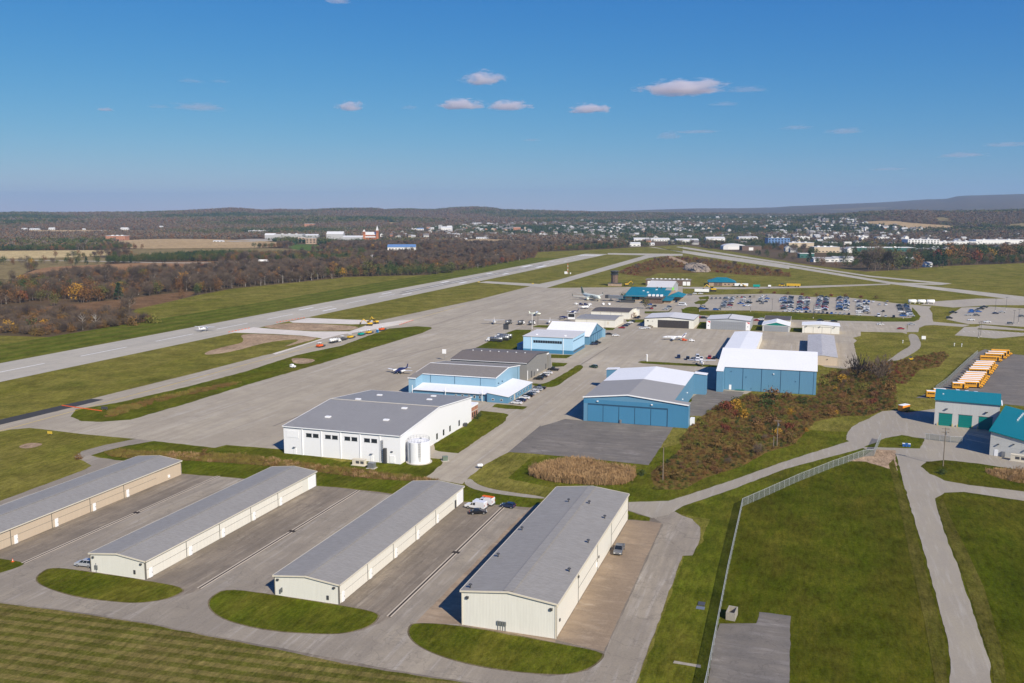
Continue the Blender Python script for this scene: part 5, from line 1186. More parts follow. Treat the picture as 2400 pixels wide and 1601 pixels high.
for i, x in enumerate((-26.6, -18.5, -10.3, -2.3, 3.6)): b.panel('door_seam', 'seam_blue', 'S', x - .13, x + .13, 0, 10.2, .05)
for i, (x0, x1) in enumerate(zip((-34.4, -26.4, -18.3, -10.1, -2.1), (-26.7, -18.6, -10.4, -2.4, 3.5))): b.panel('door_panel', 'wall_blue', 'S', x0, x1, .15, 10.1, .09)
b.panel('door', 'door_white', 'S', -32.4, -31.4, .2, 2.4, .16); b.panel('wall_lamp', 'trim_white', 'S', -13.5, -13, 8.2, 8.6, .5)
for x, z in ((-25.2, 6.2), (-4, 5.4), (-31.8, 8.4), (-22.9, 1)): b.panel('bracket', 'seam_blue', 'S', x, x + .3, z, z + .3, .3)
b.panel('drain_pipe', 'door_teal', 'S', -29.5, -25.5, .2, .5, .8, sink=-.4)

# hangar row and workshops by the car park -----------------------------------------------------
b = Bld('white_roof_sheds', 'long white roofed hangar row behind the tall blue hangar', -43.2, -26.6, 494, 580)
b.gable(4.5, 5.2, 'y', 'wall_cream', 'roof_white', 0.3, 0.16)
for k in range(7): b.panel('hangar_door', 'wall_cream_flat', 'E', 496 + k * 12, 507 + k * 12, .1, 3.9, .1)
b = Bld('rusty_roof_sheds', 'long cream hangar row with streaked rusty white roof', 0.8, 15.6, 493.5, 581)
b.gable(4.3, 5.1, 'y', 'wall_tan', 'roof_rusty', 0.25, 0.16)
for k in range(7): b.panel('hangar_door', 'wall_tan', 'W', 496 + k * 12, 507 + k * 12, .1, 3.8, .1)
b.panel('wall_lamp', 'trim_dark', 'S', 10.5, 10.9, 3, 3.4, .3)

b = Bld('black_door_hangar', 'cream hangar with wide black door', -108.1, -74.4, 621.6, 653.6)
b.gable(6.0, 7.3, 'y', 'wall_cream', 'roof_offwhite', 0.35, 0.2, 'trim_dark')
b.panel('door_frame', 'trim_dark', 'S', -98.9, -77.4, 0, 5.3, .04)
for k in range(6): b.panel('door_panel', 'door_black', 'S', -98.7 + k * 3.52, -95.3 + k * 3.52, .1, 5.1, .1 + .05 * (k % 2))
b.panel('window', 'window_glass', 'S', -106.4, -105.2, 4.0, 4.7, .05); b.panel('wall_lamp', 'trim_dark', 'S', -102.6, -102.2, 4.2, 4.5, .3)
b = Bld('grey_door_hangar', 'light grey hangar with full width grey doors and red marked ends', -65.8, -36.8, 623.4, 651)
b.gable(6.3, 7.6, 'y', 'wall_silver', 'roof_offwhite', 0.3, 0.2, 'metal_grey')
plain('roof_seam', (0.16, 0.16, 0.16)); box_part('ridge_seam', MATS['roof_seam'], b.t, -.3, .3, -b.hl, b.hl, 7.85, 7.92)
plain('door_grey', (0.27, 0.28, 0.3), .5)
for k in range(8):
    for z0, z1 in ((.1, 2.95), (3.05, 5.7)): b.panel('door_panel', 'door_grey', 'S', -62.9 + k * 2.9, -60.15 + k * 2.9, z0, z1, .1)
plain('mark_red', (0.6, 0.04, 0.05))
for x0, x1 in ((-65.7, -63.1), (-39.6, -36.9)):
    e = b.panel('end_panel', 'trim_white', 'S', x0, x1, .1, 5.9, .12)
    cx = (x0 + x1) / 2 - b.cx
    MB().prism([(cx - 1.1, 5.6), (cx + 1.1, 5.6), (cx + 1.1, 4.3)], 'y', -b.hl - .16, -b.hl - .13).build('red_emblem', MATS['mark_red'], e)
    MB().box(cx - .25, cx + .3, -b.hl - .16, -b.hl - .13, 2.2, 2.9).build('sign', MATS['door_grey'], e)
b = Bld('teal_gable_hangar', 'small hangar with teal gable and white roof', -28.7, -11.3, 624.2, 644)
b.gable(4.1, 6.3, 'y', 'wall_stone', 'roof_white', 0.35, 0.18, 'trim_white')
MB().prism([(-b.hw + .3, 4.15), (b.hw - .3, 4.15), (0, 6.2)], 'y', -b.hl - .1, -b.hl + .01).build('gable_panel', MATS['door_teal'], b.t)
for k in range(3): b.panel('door_panel', 'door_grey', 'S', -27.6 + k * 5.2, -22.5 + k * 5.2, .1, 3.7, .1)
b = Bld('cream_shed', 'cream shed with brown roof behind the teal gabled hangar', -29.2, -11.4, 655, 683)
b.gable(4.0, 4.6, 'x', 'wall_cream', 'roof_darkbrown', 0.1, 0.15, 'trim_cream')
b = Bld('sliding_door_hangar', 'white roofed cream hangar with three sliding doors', -3.1, 20.1, 624, 641)
b.gable(5.1, 5.9, 'y', 'wall_cream', 'roof_white', 0.3, 0.18, 'trim_white')
for k in range(3): b.panel('sliding_door', 'wall_cream_flat', 'S', -1.8 + k * 5.6, 3.6 + k * 5.6, .1, 4.1, .12); b.panel('door_seam', 'seam', 'S', 3.62 + k * 5.6, 3.76 + k * 5.6, .1, 4.1, .14)
b.panel('door_track', 'seam', 'S', -2, 15.2, 4.15, 4.3, .2)
for x in (-1, 7.5, 16.5): b.panel('flood_lamp', 'trim_dark', 'S', x, x + .7, 4.3, 4.6, .9)
b = Bld('cream_hangar', 'cream hangar with pale grey roof beside the parked cars', -155.3, -126.8, 611.3, 641)
b.gable(5.0, 6.0, 'x', 'wall_cream', 'roof_grey_x', 0.15, 0.16, 'trim_cream')
for x in (-147, -134): b.panel('wall_seam', 'seam', 'S', x, x + .12, 0, 4.9, .05)
b.panel('service_door', 'trim_cream', 'S', -132.4, -131.2, 2, 4, .05)
b = Bld('brown_roof_hangar', 'cream hangar with dark brown roof near the terminal', -156.2, -127.2, 663, 694)
b.gable(4.9, 6.0, 'x', 'wall_cream', 'roof_darkbrown', 0.15, 0.16, 'trim_cream')
for x in (-149, -141, -133): b.panel('wall_seam', 'seam', 'S', x, x + .12, 0, 4.8, .05)
MB().box(b.hw + .02, b.hw + 2.6, b.hl - 8, b.hl - 1, -.2, 4.2).build('porch', MATS['wall_cream'], b.t)
b.panel('door', 'brick_red', 'E', 673, 675, .1, 2.8, .06)

# terminal: teal roofs over brick, glass entrance ---------------------------------------------------
T = thing('terminal', 'airport terminal with stepped teal roofs and white membrane hall', 'terminal', (-140, 830, 0))
def hip(name, m, x0, x1, y0, y1, z0, z1, inset, ridge='x', parent=None):
    x0, x1, y0, y1 = x0 + 140, x1 + 140, y0 - 830, y1 - 830
    cx, cy = (x0 + x1) / 2, (y0 + y1) / 2
    if ridge == 'x': top = [(x0 + inset, cy, z1), (x1 - inset, cy, z1)]
    else: top = [(cx, y0 + inset, z1), (cx, y1 - inset, z1)]
    vs = [(x0, y0, z0), (x1, y0, z0), (x1, y1, z0), (x0, y1, z0)] + top
    fs = [(0, 1, 5, 4), (1, 2, 5), (2, 3, 4, 5), (3, 0, 4), (3, 2, 1, 0)] if ridge == 'x' else [(0, 1, 4), (1, 2, 5, 4), (2, 3, 5), (3, 0, 4, 5), (3, 2, 1, 0)]
    return MB().add(vs, fs).build(name, MATS[m], parent or T)
def tb(name, m, x0, x1, y0, y1, z0, z1, parent=None): return box_part(name, MATS[m], parent or T, x0 + 140, x1 + 140, y0 - 830, y1 - 830, z0, z1)
tb('wall', 'brick_tan', -158, -122, 806, 872, -.2, 4.4)
MB().prism([(-26.5, 4.0), (12, 9.2), (44, 6.6), (44, 6.3), (12, 8.9), (-26.5, 3.7)], 'x', -19.5, 13.6).build('roof', MATS['roof_teal'], T)
MB().prism([(-30, 3.3), (4, 7.6), (4, 7.3), (-30, 3.0)], 'x', 2.5, 19.5).build('roof', MATS['roof_teal'], T)
tb('wall', 'brick_tan', -137, -121, 804, 834, -.2, 3.2)
hip('entrance_roof', 'roof_teal', -121.5, -107.5, 812, 842, 3.6, 6.6, 6, 'y')
tb('entrance_wall', 'brick_tan', -119.5, -110, 818, 838, -.2, 3.55)
MB().prism([(-48, 5.0), (-26.6, 5.0), (-26.6, 4.6), (-48, 4.6)], 'x', 3, 19).build('flat_roof', MATS['roof_darkbrown'], T)
tb('wall', 'brick_brown', -136.6, -121.4, 783, 803, -.2, 4.55)
for k in range(4): tb('roof_unit', 'trim_white', -136 + k * 3.6, -134 + k * 3.6, 797, 801, 5.0, 6.6)
tb('wall', 'brick_tan', -120.5, -114.5, 787, 800, -.2, 2.6); MB().prism([(-44.5, 2.6), (-29, 4.0), (-29, 4.3), (-44.5, 2.9)], 'x', 18.5, 27).build('roof', MATS['roof_teal'], T)
for x0 in (-152, -148.5): tb('window', 'window_glass', x0, x0 + 3.2, 805.8, 806.2, .8, 3.4)
tb('gate_wall', 'trim_dark', -158, -146, 783, 789, -.2, 2.4); MB().prism([(-48, 3.4), (-40, 2.5), (-40, 2.75), (-48, 3.65)], 'x', -20, -4).build('gate_roof', MATS['roof_teal'], T)
for x, y, z in ((-135, 838, 8.7), (-131, 838, 8.7)): tb('roof_vent', 'trim_dark', x, x + .8, y, y + .8, z, z + 1.4)
for x, y, z in ((-141, 820, 6.6), (-135, 832, 8.2), (-146, 826, 7.2)): tb('roof_hatch', 'trim_white', x, x + 1.6, y, y + 1.4, z - .4, z + .3)
H2 = thing('membrane_hall', 'white membrane roofed hall with lime green gable behind the terminal', 'hall', (-140, 905, 0))
MB().prism([(-22, 0), (22, 0), (22, 6.0), (4, 10.2), (-22, 6.0)], 'x', -12, 12.5).build('wall', MATS['wall_silver'], H2)
MB().prism([(-22.4, 6.0), (4, 10.3), (22.4, 6.0), (22.4, 6.3), (4, 10.6), (-22.4, 6.3)], 'x', -12.5, 13).build('roof', MATS['roof_offwhite'], H2)
plain('lime', (0.25, 0.7, 0.1), .5)
MB().prism([(-22, .1), (-10, .1), (-10, 5.6), (-22, 5.6)], 'x', 12.6, 13.0).build('lime_panel', MATS['lime'], H2)

# control tower ---------------------------------------------------------------------------------------
o = thing('control_tower', 'dark brown brick control tower with flared glass cab', 'tower', (-200.9, 962, 0))
def octo(r, z): return [(r * math.cos(PI / 4 * i + PI / 8), r * math.sin(PI / 4 * i + PI / 8), z) for i in range(8)]
MB().loft([octo(3.7, -.2), octo(3.7, 11.4)]).build('shaft', MATS['brick_brown'], o)
MB().loft([octo(3.72, 11.42), octo(4.6, 12.4), octo(4.6, 12.9)]).build('gallery', MATS['trim_dark'], o)
MB().loft([octo(3.6, 12.92), octo(4.4, 15.4)]).build('cab_glass', MATS['window_glass'], o)
MB().loft([octo(4.9, 15.42), octo(4.9, 16.0)]).build('cab_roof', MATS['trim_dark'], o)
for k in range(3): MB().tube((k - 1, .5 * k, 16), (k - 1, .5 * k, 17.6 + .5 * k), .06, n=5).build('antenna', MATS['metal_dark'], o)
a = Bld('tower_base_building', 'low brown building at the foot of the control tower', -206, -192, 952.5, 957.8, cat='building')
MB().box(-a.hw, a.hw, -a.hl, a.hl, -.2, 3.0).build('wall', MATS['brick_tan'], a.t); MB().box(-a.hw - .3, a.hw + .3, -a.hl - .3, a.hl + .3, 3.02, 3.3).build('roof', MATS['trim_dark'], a.t)

# garage row and fire station --------------------------------------------------------------------------
b = Bld('garage_row', 'long brown garage with white roller doors behind the terminal', -171, -123, 984, 1000, rot=R(4), cat='garage')
MB().box(-b.hw, b.hw, -b.hl, b.hl, -.2, 5.6).build('wall', MATS['brick_brown'], b.t); MB().box(-b.hw - .3, b.hw + .3, -b.hl - .3, b.hl + .3, 5.62, 6.1).build('roof', MATS['roof_dull'], b.t)
for x in (-169, -164.5, -155, -150.5, -146, -141, -131, -126.8): b.panel('roller_door', 'door_white', 'S', x, x + 3.6, .1, 4.3, .1)
for k in range(9): box_part('roof_unit', MATS['trim_white'], b.t, -18 + k * 4.6, -16 + k * 4.6, -2, 1, 6.1, 6.9)
b = Bld('fire_station', 'brick fire station with teal hipped roof', -105.5, -77, 992, 1022, rot=R(8), cat='fire station')
MB().box(-b.hw, b.hw, -b.hl, b.hl, -.2, 4.1).build('wall', MATS['brick_tan'], b.t)
MB().add([(-b.hw - .8, -b.hl - .8, 4.1), (b.hw + .8, -b.hl - .8, 4.1), (b.hw + .8, b.hl + .8, 4.1), (-b.hw - .8, b.hl + .8, 4.1), (-5, 0, 8.4), (5, 0, 8.4)], [(0, 1, 5, 4), (1, 2, 5), (2, 3, 4, 5), (3, 0, 4), (3, 2, 1, 0)]).build('roof', MATS['roof_teal'], b.t)
for x in (-100, -95.5): b.panel('roller_door', 'brick_brown', 'S', x, x + 4, .1, 3.6, .05)
for x in (-89, -85, -80): b.panel('window', 'window_glass', 'S', x, x + 1.4, 1.2, 2.6, .05)

# bus garage -------------------------------------------------------------------------------------------------
G = thing('bus_garage', 'pale block bus garage with green roller doors and teal roof', 'garage', (47.1, 365.9, 0), R(-8.5))
MB().prism([(0, -.3), (16, -.3), (16, 9.7), (8, 12.2), (0, 9.7)], 'x', 0, 21.5).build('wall', MATS['wall_stone'], G)
MB().prism([(-.5, 9.6), (8, 12.3), (16.5, 9.6), (16.5, 9.85), (8, 12.55), (-.5, 9.85)], 'x', -.3, 21.8).build('roof', MATS['roof_teal'], G)
for x in (1.55, 8.2, 14.9):
    d = box_part('roller_door', MATS['door_teal'], G, x, x + 4.5, -.06, .05, .05, 4.7)
    box_part('door_frame', MATS['trim_dark'], G, x - .12, x + 4.62, -.1, -.001, 4.71, 4.9)
    for s in (x - .25, x + 4.65): box_part('bollard', MATS['paint_yellow'], G, s - .1, s + .12, -.6, -.35, 0, 1.1)
    for k in range(1, 5): box_part('door_slat', MATS['seam_blue'], d, x, x + 4.5, -.075, -.061, .05 + k * .93, .09 + k * .93)
for x in (3.6, 16.9): box_part('wall_lamp', MATS['trim_dark'], G, x, x + .8, -.7, -.02, 6.5, 6.75)
box_part('gutter', MATS['trim_white'], G, 21.82, 22.3, -.6, 8, 9.7, 10.1)
for x, y in ((2.2, 4),): box_part('roof_vent', MATS['trim_white'], G, x, x + .5, y, y + .5, 10.7, 11.5)
W = thing('bus_garage_wing', 'pale block garage wing with wide dark teal sloping roof', 'garage', (59.1, 324.8, 0), R(-16))
MB().prism([(0, -.3), (26, -.3), (26, 3.2), (0, 8.0)], 'y', 0, 46).build('wall', MATS['wall_stone'], W)
MB().prism([(-.4, 8.12), (26.5, 3.15), (26.5, 3.4), (-.4, 8.4)], 'y', -.5, 46.4).build('roof', MATS['roof_teal_y'], W)
box_part('rake_trim', MATS['door_teal'], W, -.55, -.42, -.5, 46.4, 7.9, 8.45)
box_part('door', MATS['door_white'], W, 1.4, 2.5, -.08, .02, 0, 2.2); box_part('electric_cabinet', MATS['metal_grey'], W, 3.6, 4.6, -.5, -.02, .2, 1.9)
for x, z in ((2.2, 4.0), (6.6, 4.6), (10, 3.2)): box_part('wall_lamp', MATS['trim_dark'], W, x, x + .5, -.6, -.02, z, z + .25)
for k in range(5): box_part('roof_vent', MATS['trim_white'], W, 5.2 + .15 * k, 5.6 + .15 * k, 26 + 3 * k, 26.4 + 3 * k, 7.1, 7.9)

# ------------------------------------------------------------------ vehicles
PAINT = dict(white=(0.78, 0.78, 0.79), silver=(0.42, 0.43, 0.45), grey=(0.16, 0.165, 0.175), black=(0.015, 0.015, 0.017), navy=(0.018, 0.03, 0.075), red=(0.33, 0.025, 0.025), blue=(0.03, 0.12, 0.4), tan=(0.4, 0.34, 0.26), green=(0.03, 0.09, 0.06), orange=(0.6, 0.13, 0.02), sky=(0.24, 0.32, 0.4))
def paint(c): return plain('carpaint_' + c, PAINT[c], 0.22, 0.1, 0.05, 0.5, 0.6)
plain('tyre', (0.02, 0.02, 0.021), 0.85); plain('rim', (0.45, 0.45, 0.46), 0.35, 0.7); glassy('car_glass', (0.012, 0.015, 0.018)); plain('lamp_red', (0.35, 0.01, 0.01), 0.3); plain('lamp_clear', (0.7, 0.7, 0.68), 0.2)
CAR = dict(  # length, width, body profile (x,z), cabin base x0,x1, roof x0,x1, roof z, waist z
 sedan=(4.7, 1.82, [(-2.35, .35), (-2.33, .82), (-2.0, .98), (-1.35, 1.0), (1.0, .98), (2.1, .78), (2.34, .62), (2.35, .35)], (-1.75, 1.15), (-.95, .3), 1.46, .97),
 suv=(4.7, 1.9, [(-2.33, .4), (-2.35, .95), (-2.25, 1.1), (1.0, 1.08), (2.1, .95), (2.33, .75), (2.35, .4)], (-2.25, 1.2), (-1.95, .35), 1.72, 1.07),
 hatch=(4.1, 1.78, [(-2.0, .38), (-2.05, .9), (-1.9, 1.0), (.9, .98), (1.8, .85), (2.04, .62), (2.05, .38)], (-1.9, 1.1), (-1.5, .2), 1.5, .97),
 pickup=(5.8, 2.0, [(-2.9, .5), (-2.9, 1.12), (1.3, 1.12), (2.6, 1.05), (2.88, .9), (2.9, .5)], (-.75, 1.5), (-.55, .75), 1.9, 1.1),
 van=(5.6, 2.05, [(-2.8, .4), (-2.8, 1.3), (1.6, 1.3), (2.5, 1.1), (2.78, .9), (2.8, .4)], (-2.78, 1.9), (-2.7, 1.0), 2.25, 1.28))
_cm = {}
def car_meshes(kind, col):
    k = (kind, col)
    if k in _cm: return _cm[k]
    L, Wd, prof, cb, rf, rz, wz = CAR[kind]
    h = Wd / 2
    mb = MB()
    lo = [(x, z) for x, z in prof]
    # body: three loops across the width so that the flanks are rounded
    rings = []
    for y, s, dz in ((-h, .985, -.03), (-h + .07, 1, 0), (h - .07, 1, 0), (h, .985, -.03)):
        rings.append([(x * s, y, z + (dz if z > .5 else -dz * .5)) for x, z in lo])
    mb.loft(rings)
    if kind == 'pickup':
        mb.mi = 0
    # roof slab
    hi = h - .22
    mb.loft([[(rf[0] - .05, -hi, rz - .07), (rf[1] + .08, -hi, rz - .07), (rf[1] - .1, -hi + .1, rz), (rf[0] + .1, -hi + .1, rz)], [(rf[0] - .05, hi, rz - .07), (rf[1] + .08, hi, rz - .07), (rf[1] - .1, hi - .1, rz), (rf[0] + .1, hi - .1, rz)]])
    # pillars
    hb = h - .06
    for sx in (-1, 1):
        for t in (0, .36, .68, 1):
            xb = cb[0] + (cb[1] - cb[0]) * t; xt = rf[0] + (rf[1] - rf[0]) * t
            mb.tube((xb, sx * hb, wz - .02), (xt, sx * hi, rz - .06), .05, .045, 4, False)
    body = mb.mesh('body', paint(col), False)
    g = MB()
    s = .97
    g.loft([[(cb[0], -hb, wz - .03), (cb[1], -hb, wz - .03), (cb[1], hb, wz - .03), (cb[0], hb, wz - .03)], [(rf[0], -hi, rz - .075), (rf[1], -hi, rz - .075), (rf[1], hi, rz - .075), (rf[0], hi, rz - .075)]])
    glass = g.mesh('windows', MATS['car_glass'])
    w = MB(); w.tube((0, -.11, 0), (0, .11, 0), .34 if kind != 'pickup' else .4, n=14)
    wheel = w.mesh('wheel', MATS['tyre'])
    r = MB(); r.tube((0, -.125, 0), (0, .125, 0), .21, n=12); rim = r.mesh('rim', MATS['rim'])
    l1 = MB()
    for sy in (-1, 1): pass
    hl = MB().box(-.06, .06, -.2, .2, -.08, .08).mesh('headlight', MATS['lamp_clear']); tl = MB().box(-.05, .05, -.16, .16, -.1, .1).mesh('tail_light', MATS['lamp_red'])
    bed = None
    if kind == 'pickup': bed = MB().box(-2.75, -.85, -.82, .82, 1.10, 1.135).mesh('cargo_bed', MATS['trim_dark'])
    _cm[k] = (body, glass, wheel, rim, hl, tl, bed)
    return _cm[k]
def car(kind, col, x, y, rz, label, group=None, near=False, z=None):
    L, Wd, prof, cb, rf, rzz, wz = CAR[kind]
    z = gz(x, y) if z is None else z
    o = thing('parked_' + ('car' if kind in ('sedan', 'suv', 'hatch') else kind), label, {'pickup': 'pickup', 'van': 'van'}.get(kind, 'car'), (x, y, z), rz, group)
    body, glass, wheel, rim, hl, tl, bed = car_meshes(kind, col)
    link('body', body, o); link('windows', glass, o)
    wr = .34 if kind != 'pickup' else .4
    for fx in (-.31, .31):
        for sy in (-1, 1):
            w = link('wheel', wheel, o); w.location = (fx * L, sy * (Wd / 2 - .1), wr)
            if near: link('rim', rim, w)
    if near:
        for sy in (-1, 1):
            a = link('headlight', hl, o); a.location = (L / 2 - .05, sy * (Wd / 2 - .32), .72); c = link('tail_light', tl, o); c.location = (-L / 2 + .03, sy * (Wd / 2 - .25), .85)
        if bed: link('cargo_bed', bed, o)
    return o
E_, W_, N_, S_ = 0.0, PI, PI / 2, -PI / 2
nc = PT['near_cars']
car('suv', 'silver', -153.6, 155.2, W_ + .08, 'silver SUV parked at the corner of the long cream hangar', near=True)
car('sedan', 'black', -81.3, 216.9, R(25), 'black sedan parked behind the white service van', near=True)
car('hatch', 'navy', -75.3, 224.3, W_ - .12, 'dark navy hatchback parked alone beside the slot drain end', near=True)
car('pickup', 'grey', -40.0, 201.9, S_ + .05, 'grey pickup with open bed beside the wide cream hangar door', near=True)
def service_van(x, y, rz, label, ladders):
    o = thing('service_truck', label, 'truck', (x, y, gz(x, y)), rz)
    W2 = paint('white')
    MB().loft([[(2.9 * s if q else 2.9, yy, z) for q, (xx, z) in enumerate([(0, 0)])] for s, yy, z in ((1, -1, .5), (1, 1, .5))]) if False else None
    prof = [(-3.0, .55), (-3.0, 2.15), (-2.8, 2.3), (-.35, 2.3), (-.3, 1.2), (1.2, 1.2), (2.75, 1.12), (3.0, .9), (3.0, .5)]
    MB().loft([[(a * .99, -1.0, b) for a, b in prof], [(a, -.9, b) for a, b in prof], [(a, .9, b) for a, b in prof], [(a * .99, 1.0, b) for a, b in prof]]).build('body', W2, o)
    MB().loft([[(-.28, -.95, 1.21), (1.5, -.95, 1.21), (1.5, .95, 1.21), (-.28, .95, 1.21)], [(-.2, -.8, 1.9), (.75, -.8, 1.9), (.75, .8, 1.9), (-.2, .8, 1.9)]]).build('windows', MATS['car_glass'], o)
    MB().box(-.28, .75, -.82, .82, 1.88, 1.97).build('cab_roof', W2, o)
    for k in (-.95, .95):
        for t in (-.25, .55, 1.45): MB().tube((t, k, 1.15), (min(t, .72), k * .86, 1.92), .05, n=4).build('pillar', W2, o)
    wm = MB().tube((0, -.13, 0), (0, .13, 0), .42, n=14).mesh('wheel', MATS['tyre']); rm = MB().tube((0, -.145, 0), (0, .145, 0), .24, n=12).mesh('rim', MATS['rim'])
    for fx in (-1.85, 1.9):
        for s in (-.92, .92): w = link('wheel', wm, o); w.location = (fx, s, .42); link('rim', rm, w)
    box_part('rear_bumper', MATS['trim_dark'], o, -3.18, -3.0, -.9, .9, .45, .7)
    for s in (-1, 1): box_part('tail_light', MATS['lamp_red'], o, -3.04, -2.98, s * .85 - .1, s * .85 + .1, 1.2, 1.7)
    for s in (-1, 1): box_part('headlight', MATS['lamp_clear'], o, 2.94, 3.03, s * .7 - .2, s * .7 + .2, .8, .98)
    if ladders:
        plain('ladder_orange', (0.75, 0.14, 0.02), .5); plain('stripe_blue', (0.08, 0.3, 0.55), .4)
        for s in (-.45, .15):
            for q in (0, .38): box_part('ladder_rail', MATS['ladder_orange'], o, -3.1, .3, s + q - .035, s + q + .035, 2.5, 2.62)
            for k in range(9): box_part('ladder_rung', MATS['ladder_orange'], o, -3.0 + k * .36, -2.94 + k * .36, s, s + .38, 2.53, 2.59)
        for xx in (-2.6, -.6): box_part('rack_bar', MATS['metal_dark'], o, xx, xx + .08, -.9, .9, 2.3, 2.46)
        for k in range(7): box_part('blue_stripe', MATS['stripe_blue'], o, -2.9 + k * .36, -2.56 + k * .36, -1.008, -.995, 1.35 + .5 * math.sin(k / 6 * PI) , 1.5 + .5 * math.sin(k / 6 * PI))
    return o
service_van(-83.3, 220.6, W_ - .12, 'white service body pickup beside the long cream hangar', False)
service_van(-82.4, 224.4, W_ - .12, 'white utility truck with orange ladders and blue stripe on its side', True)

cols = ['white', 'black', 'grey', 'silver', 'navy', 'white', 'black', 'red', 'silver', 'grey', 'tan', 'blue', 'black', 'navy']
g = random.Random(11)
for (x, y), c, k in zip(PT['k2_cars'], ['white', 'navy', 'white', 'black', 'silver', 'white', 'silver', 'black'], ['sedan', 'sedan', 'sedan', 'suv', 'suv', 'sedan', 'suv', 'pickup']):
    car(k, c, -114.2, y + .3, W_ + g.uniform(-.05, .05), c + ' ' + {'sedan': 'sedan', 'suv': 'SUV', 'pickup': 'pickup'}[k] + ' parked nose in along the blue office annex', 'cars along the blue annex', True)
for (x, y), c, k in zip(PT['k2_cars_row2'], ['black', 'black', 'white', 'white', 'black'], ['suv', 'sedan', 'suv', 'sedan', 'pickup']):
    car(k, c, -121.3, y + .4, W_ + g.uniform(-.05, .05), c + ' ' + {'sedan': 'sedan', 'suv': 'SUV', 'pickup': 'pickup'}[k] + ' parked along the grey hangar', 'cars along the grey hangar', True)
mc = PT['misc_cars']
car('suv', 'green', *mc[0], W_ - .5, 'dark green SUV driving on the access road between the hangars', near=True)
car('pickup', 'black', *mc[1], R(20), 'black pickup beside the pale blue hangar door'); car('sedan', 'navy', *mc[2], R(30), 'navy sedan beside the pale blue hangar door')
car('sedan', 'black', *mc[3], R(20), 'black sedan on the open apron near the white roofed gable'); car('sedan', 'white', *mc[4], R(15), 'white sedan on the open apron near the white roofed gable')
for (x, y), c in zip(mc[5:], ('red', 'navy', 'grey', 'white', 'black')): car('sedan', c, -121.5, y, W_, c + ' sedan parked along the cream hangar', 'cars along the cream hangar')
for (x, y), c, k in zip(PT['k4_cars'], ('navy', 'black', 'grey', 'white', 'white', 'white', 'red', 'black'), ('suv', 'suv', 'sedan', 'van', 'sedan', 'pickup', 'suv', 'sedan')):
    car(k, c, x, y, S_ + g.uniform(-.2, .2), c + ' ' + {'suv': 'SUV'}.get(k, k) + ' parked at the edge of the jet apron', 'vehicles beside the jet apron')
for i, (x, y) in enumerate(PT['k5_cars']):
    c = cols[(i * 5) % len(cols)]; k = ('sedan', 'suv', 'hatch')[i % 3]
    car(k, c, x, y, g.choice((0, PI / 2, PI)) + g.uniform(-.1, .1), c + ' ' + {'suv': 'SUV', 'hatch': 'hatchback'}.get(k, k) + ' parked near the terminal', 'cars near the terminal')
for i, (x, y) in enumerate(PT['k6_cars'] + PT['d7_cars']):
    c = ('red', 'white', 'silver', 'black', 'black', 'white', 'silver', 'red')[i]; car('sedan', c, x, y, .1, c + ' sedan on the road below the airport car park', 'cars on the road below the car park')
n = 0
def lotcar(x, y, rz, where='in the packed airport car park', grp='cars in the packed car park', p=0.93):
    global n
    if g.random() > p: return
    c = g.choice(['white', 'black', 'grey', 'silver', 'white', 'black', 'grey', 'silver', 'white', 'navy', 'red', 'blue', 'tan', 'black', 'grey', 'black', 'silver']); k = g.choice(['sedan', 'suv', 'suv', 'sedan', 'hatch', 'pickup', 'van' if g.random() < .3 else 'sedan'])
    car(k, c, x, y, rz + g.uniform(-.06, .06) + g.choice((0, PI)), c + ' ' + {'suv': 'SUV', 'hatch': 'hatchback'}.get(k, k) + ' parked ' + where, grp); n += 1
rows = list(zip(PT['lot_rows'][0::2], PT['lot_rows'][1::2]))
for i, ((x0, y0), (x1, y1)) in enumerate(rows):
    yy = y0; den = (.9, .45, .5, .9, .93, .95, .93, .96, .75, .7)[i]
    while yy < y1:
        t = (yy - y0) / (y1 - y0); x = x0 + (x1 - x0) * t
        if i == 3: lotcar(x, yy, 0, p=den)
        else:
            lotcar(x - 2.7, yy, 0, p=den)
            lotcar(x + 2.7, yy, 0, p=den)
        yy += 5.0 if i not in (1, 2) else 6.5
(bx0, by0), (bx1, by1) = PT['lot_bottom'][:2]
for k in range(17): lotcar(bx0 + (bx1 - bx0) * k / 16, by0 + (by1 - by0) * k / 16, PI / 2, p=.8)
for x, y in PT['lot_bottom'][2:] + PT['lot_misc'] + PT['k6_lot_misc']: lotcar(x, y, 0 if x < 40 else PI / 2, p=1)
for a, bq, m in ((0, 1, 14), (2, 3, 20)):
    (x0, y0), (x1, y1) = PT['lot_top'][a], PT['lot_top'][bq]
    for k in range(m): lotcar(x0 + (x1 - x0) * k / m, y0 + (y1 - y0) * k / m, PI / 2, p=.75)
for x, y in PT['east_cars']: lotcar(x, y, 0.1, 'in the half empty eastern car park', 'cars in the eastern car park', 1)
for k in range(26): lotcar(-1330 + k * 5.5 + g.uniform(-2, 2), 2035 + k * 2.4 + g.uniform(-14, 14), g.uniform(0, 3), 'in the distant campus car park', 'cars in the campus car park', 1) if k % 2 == 0 else None

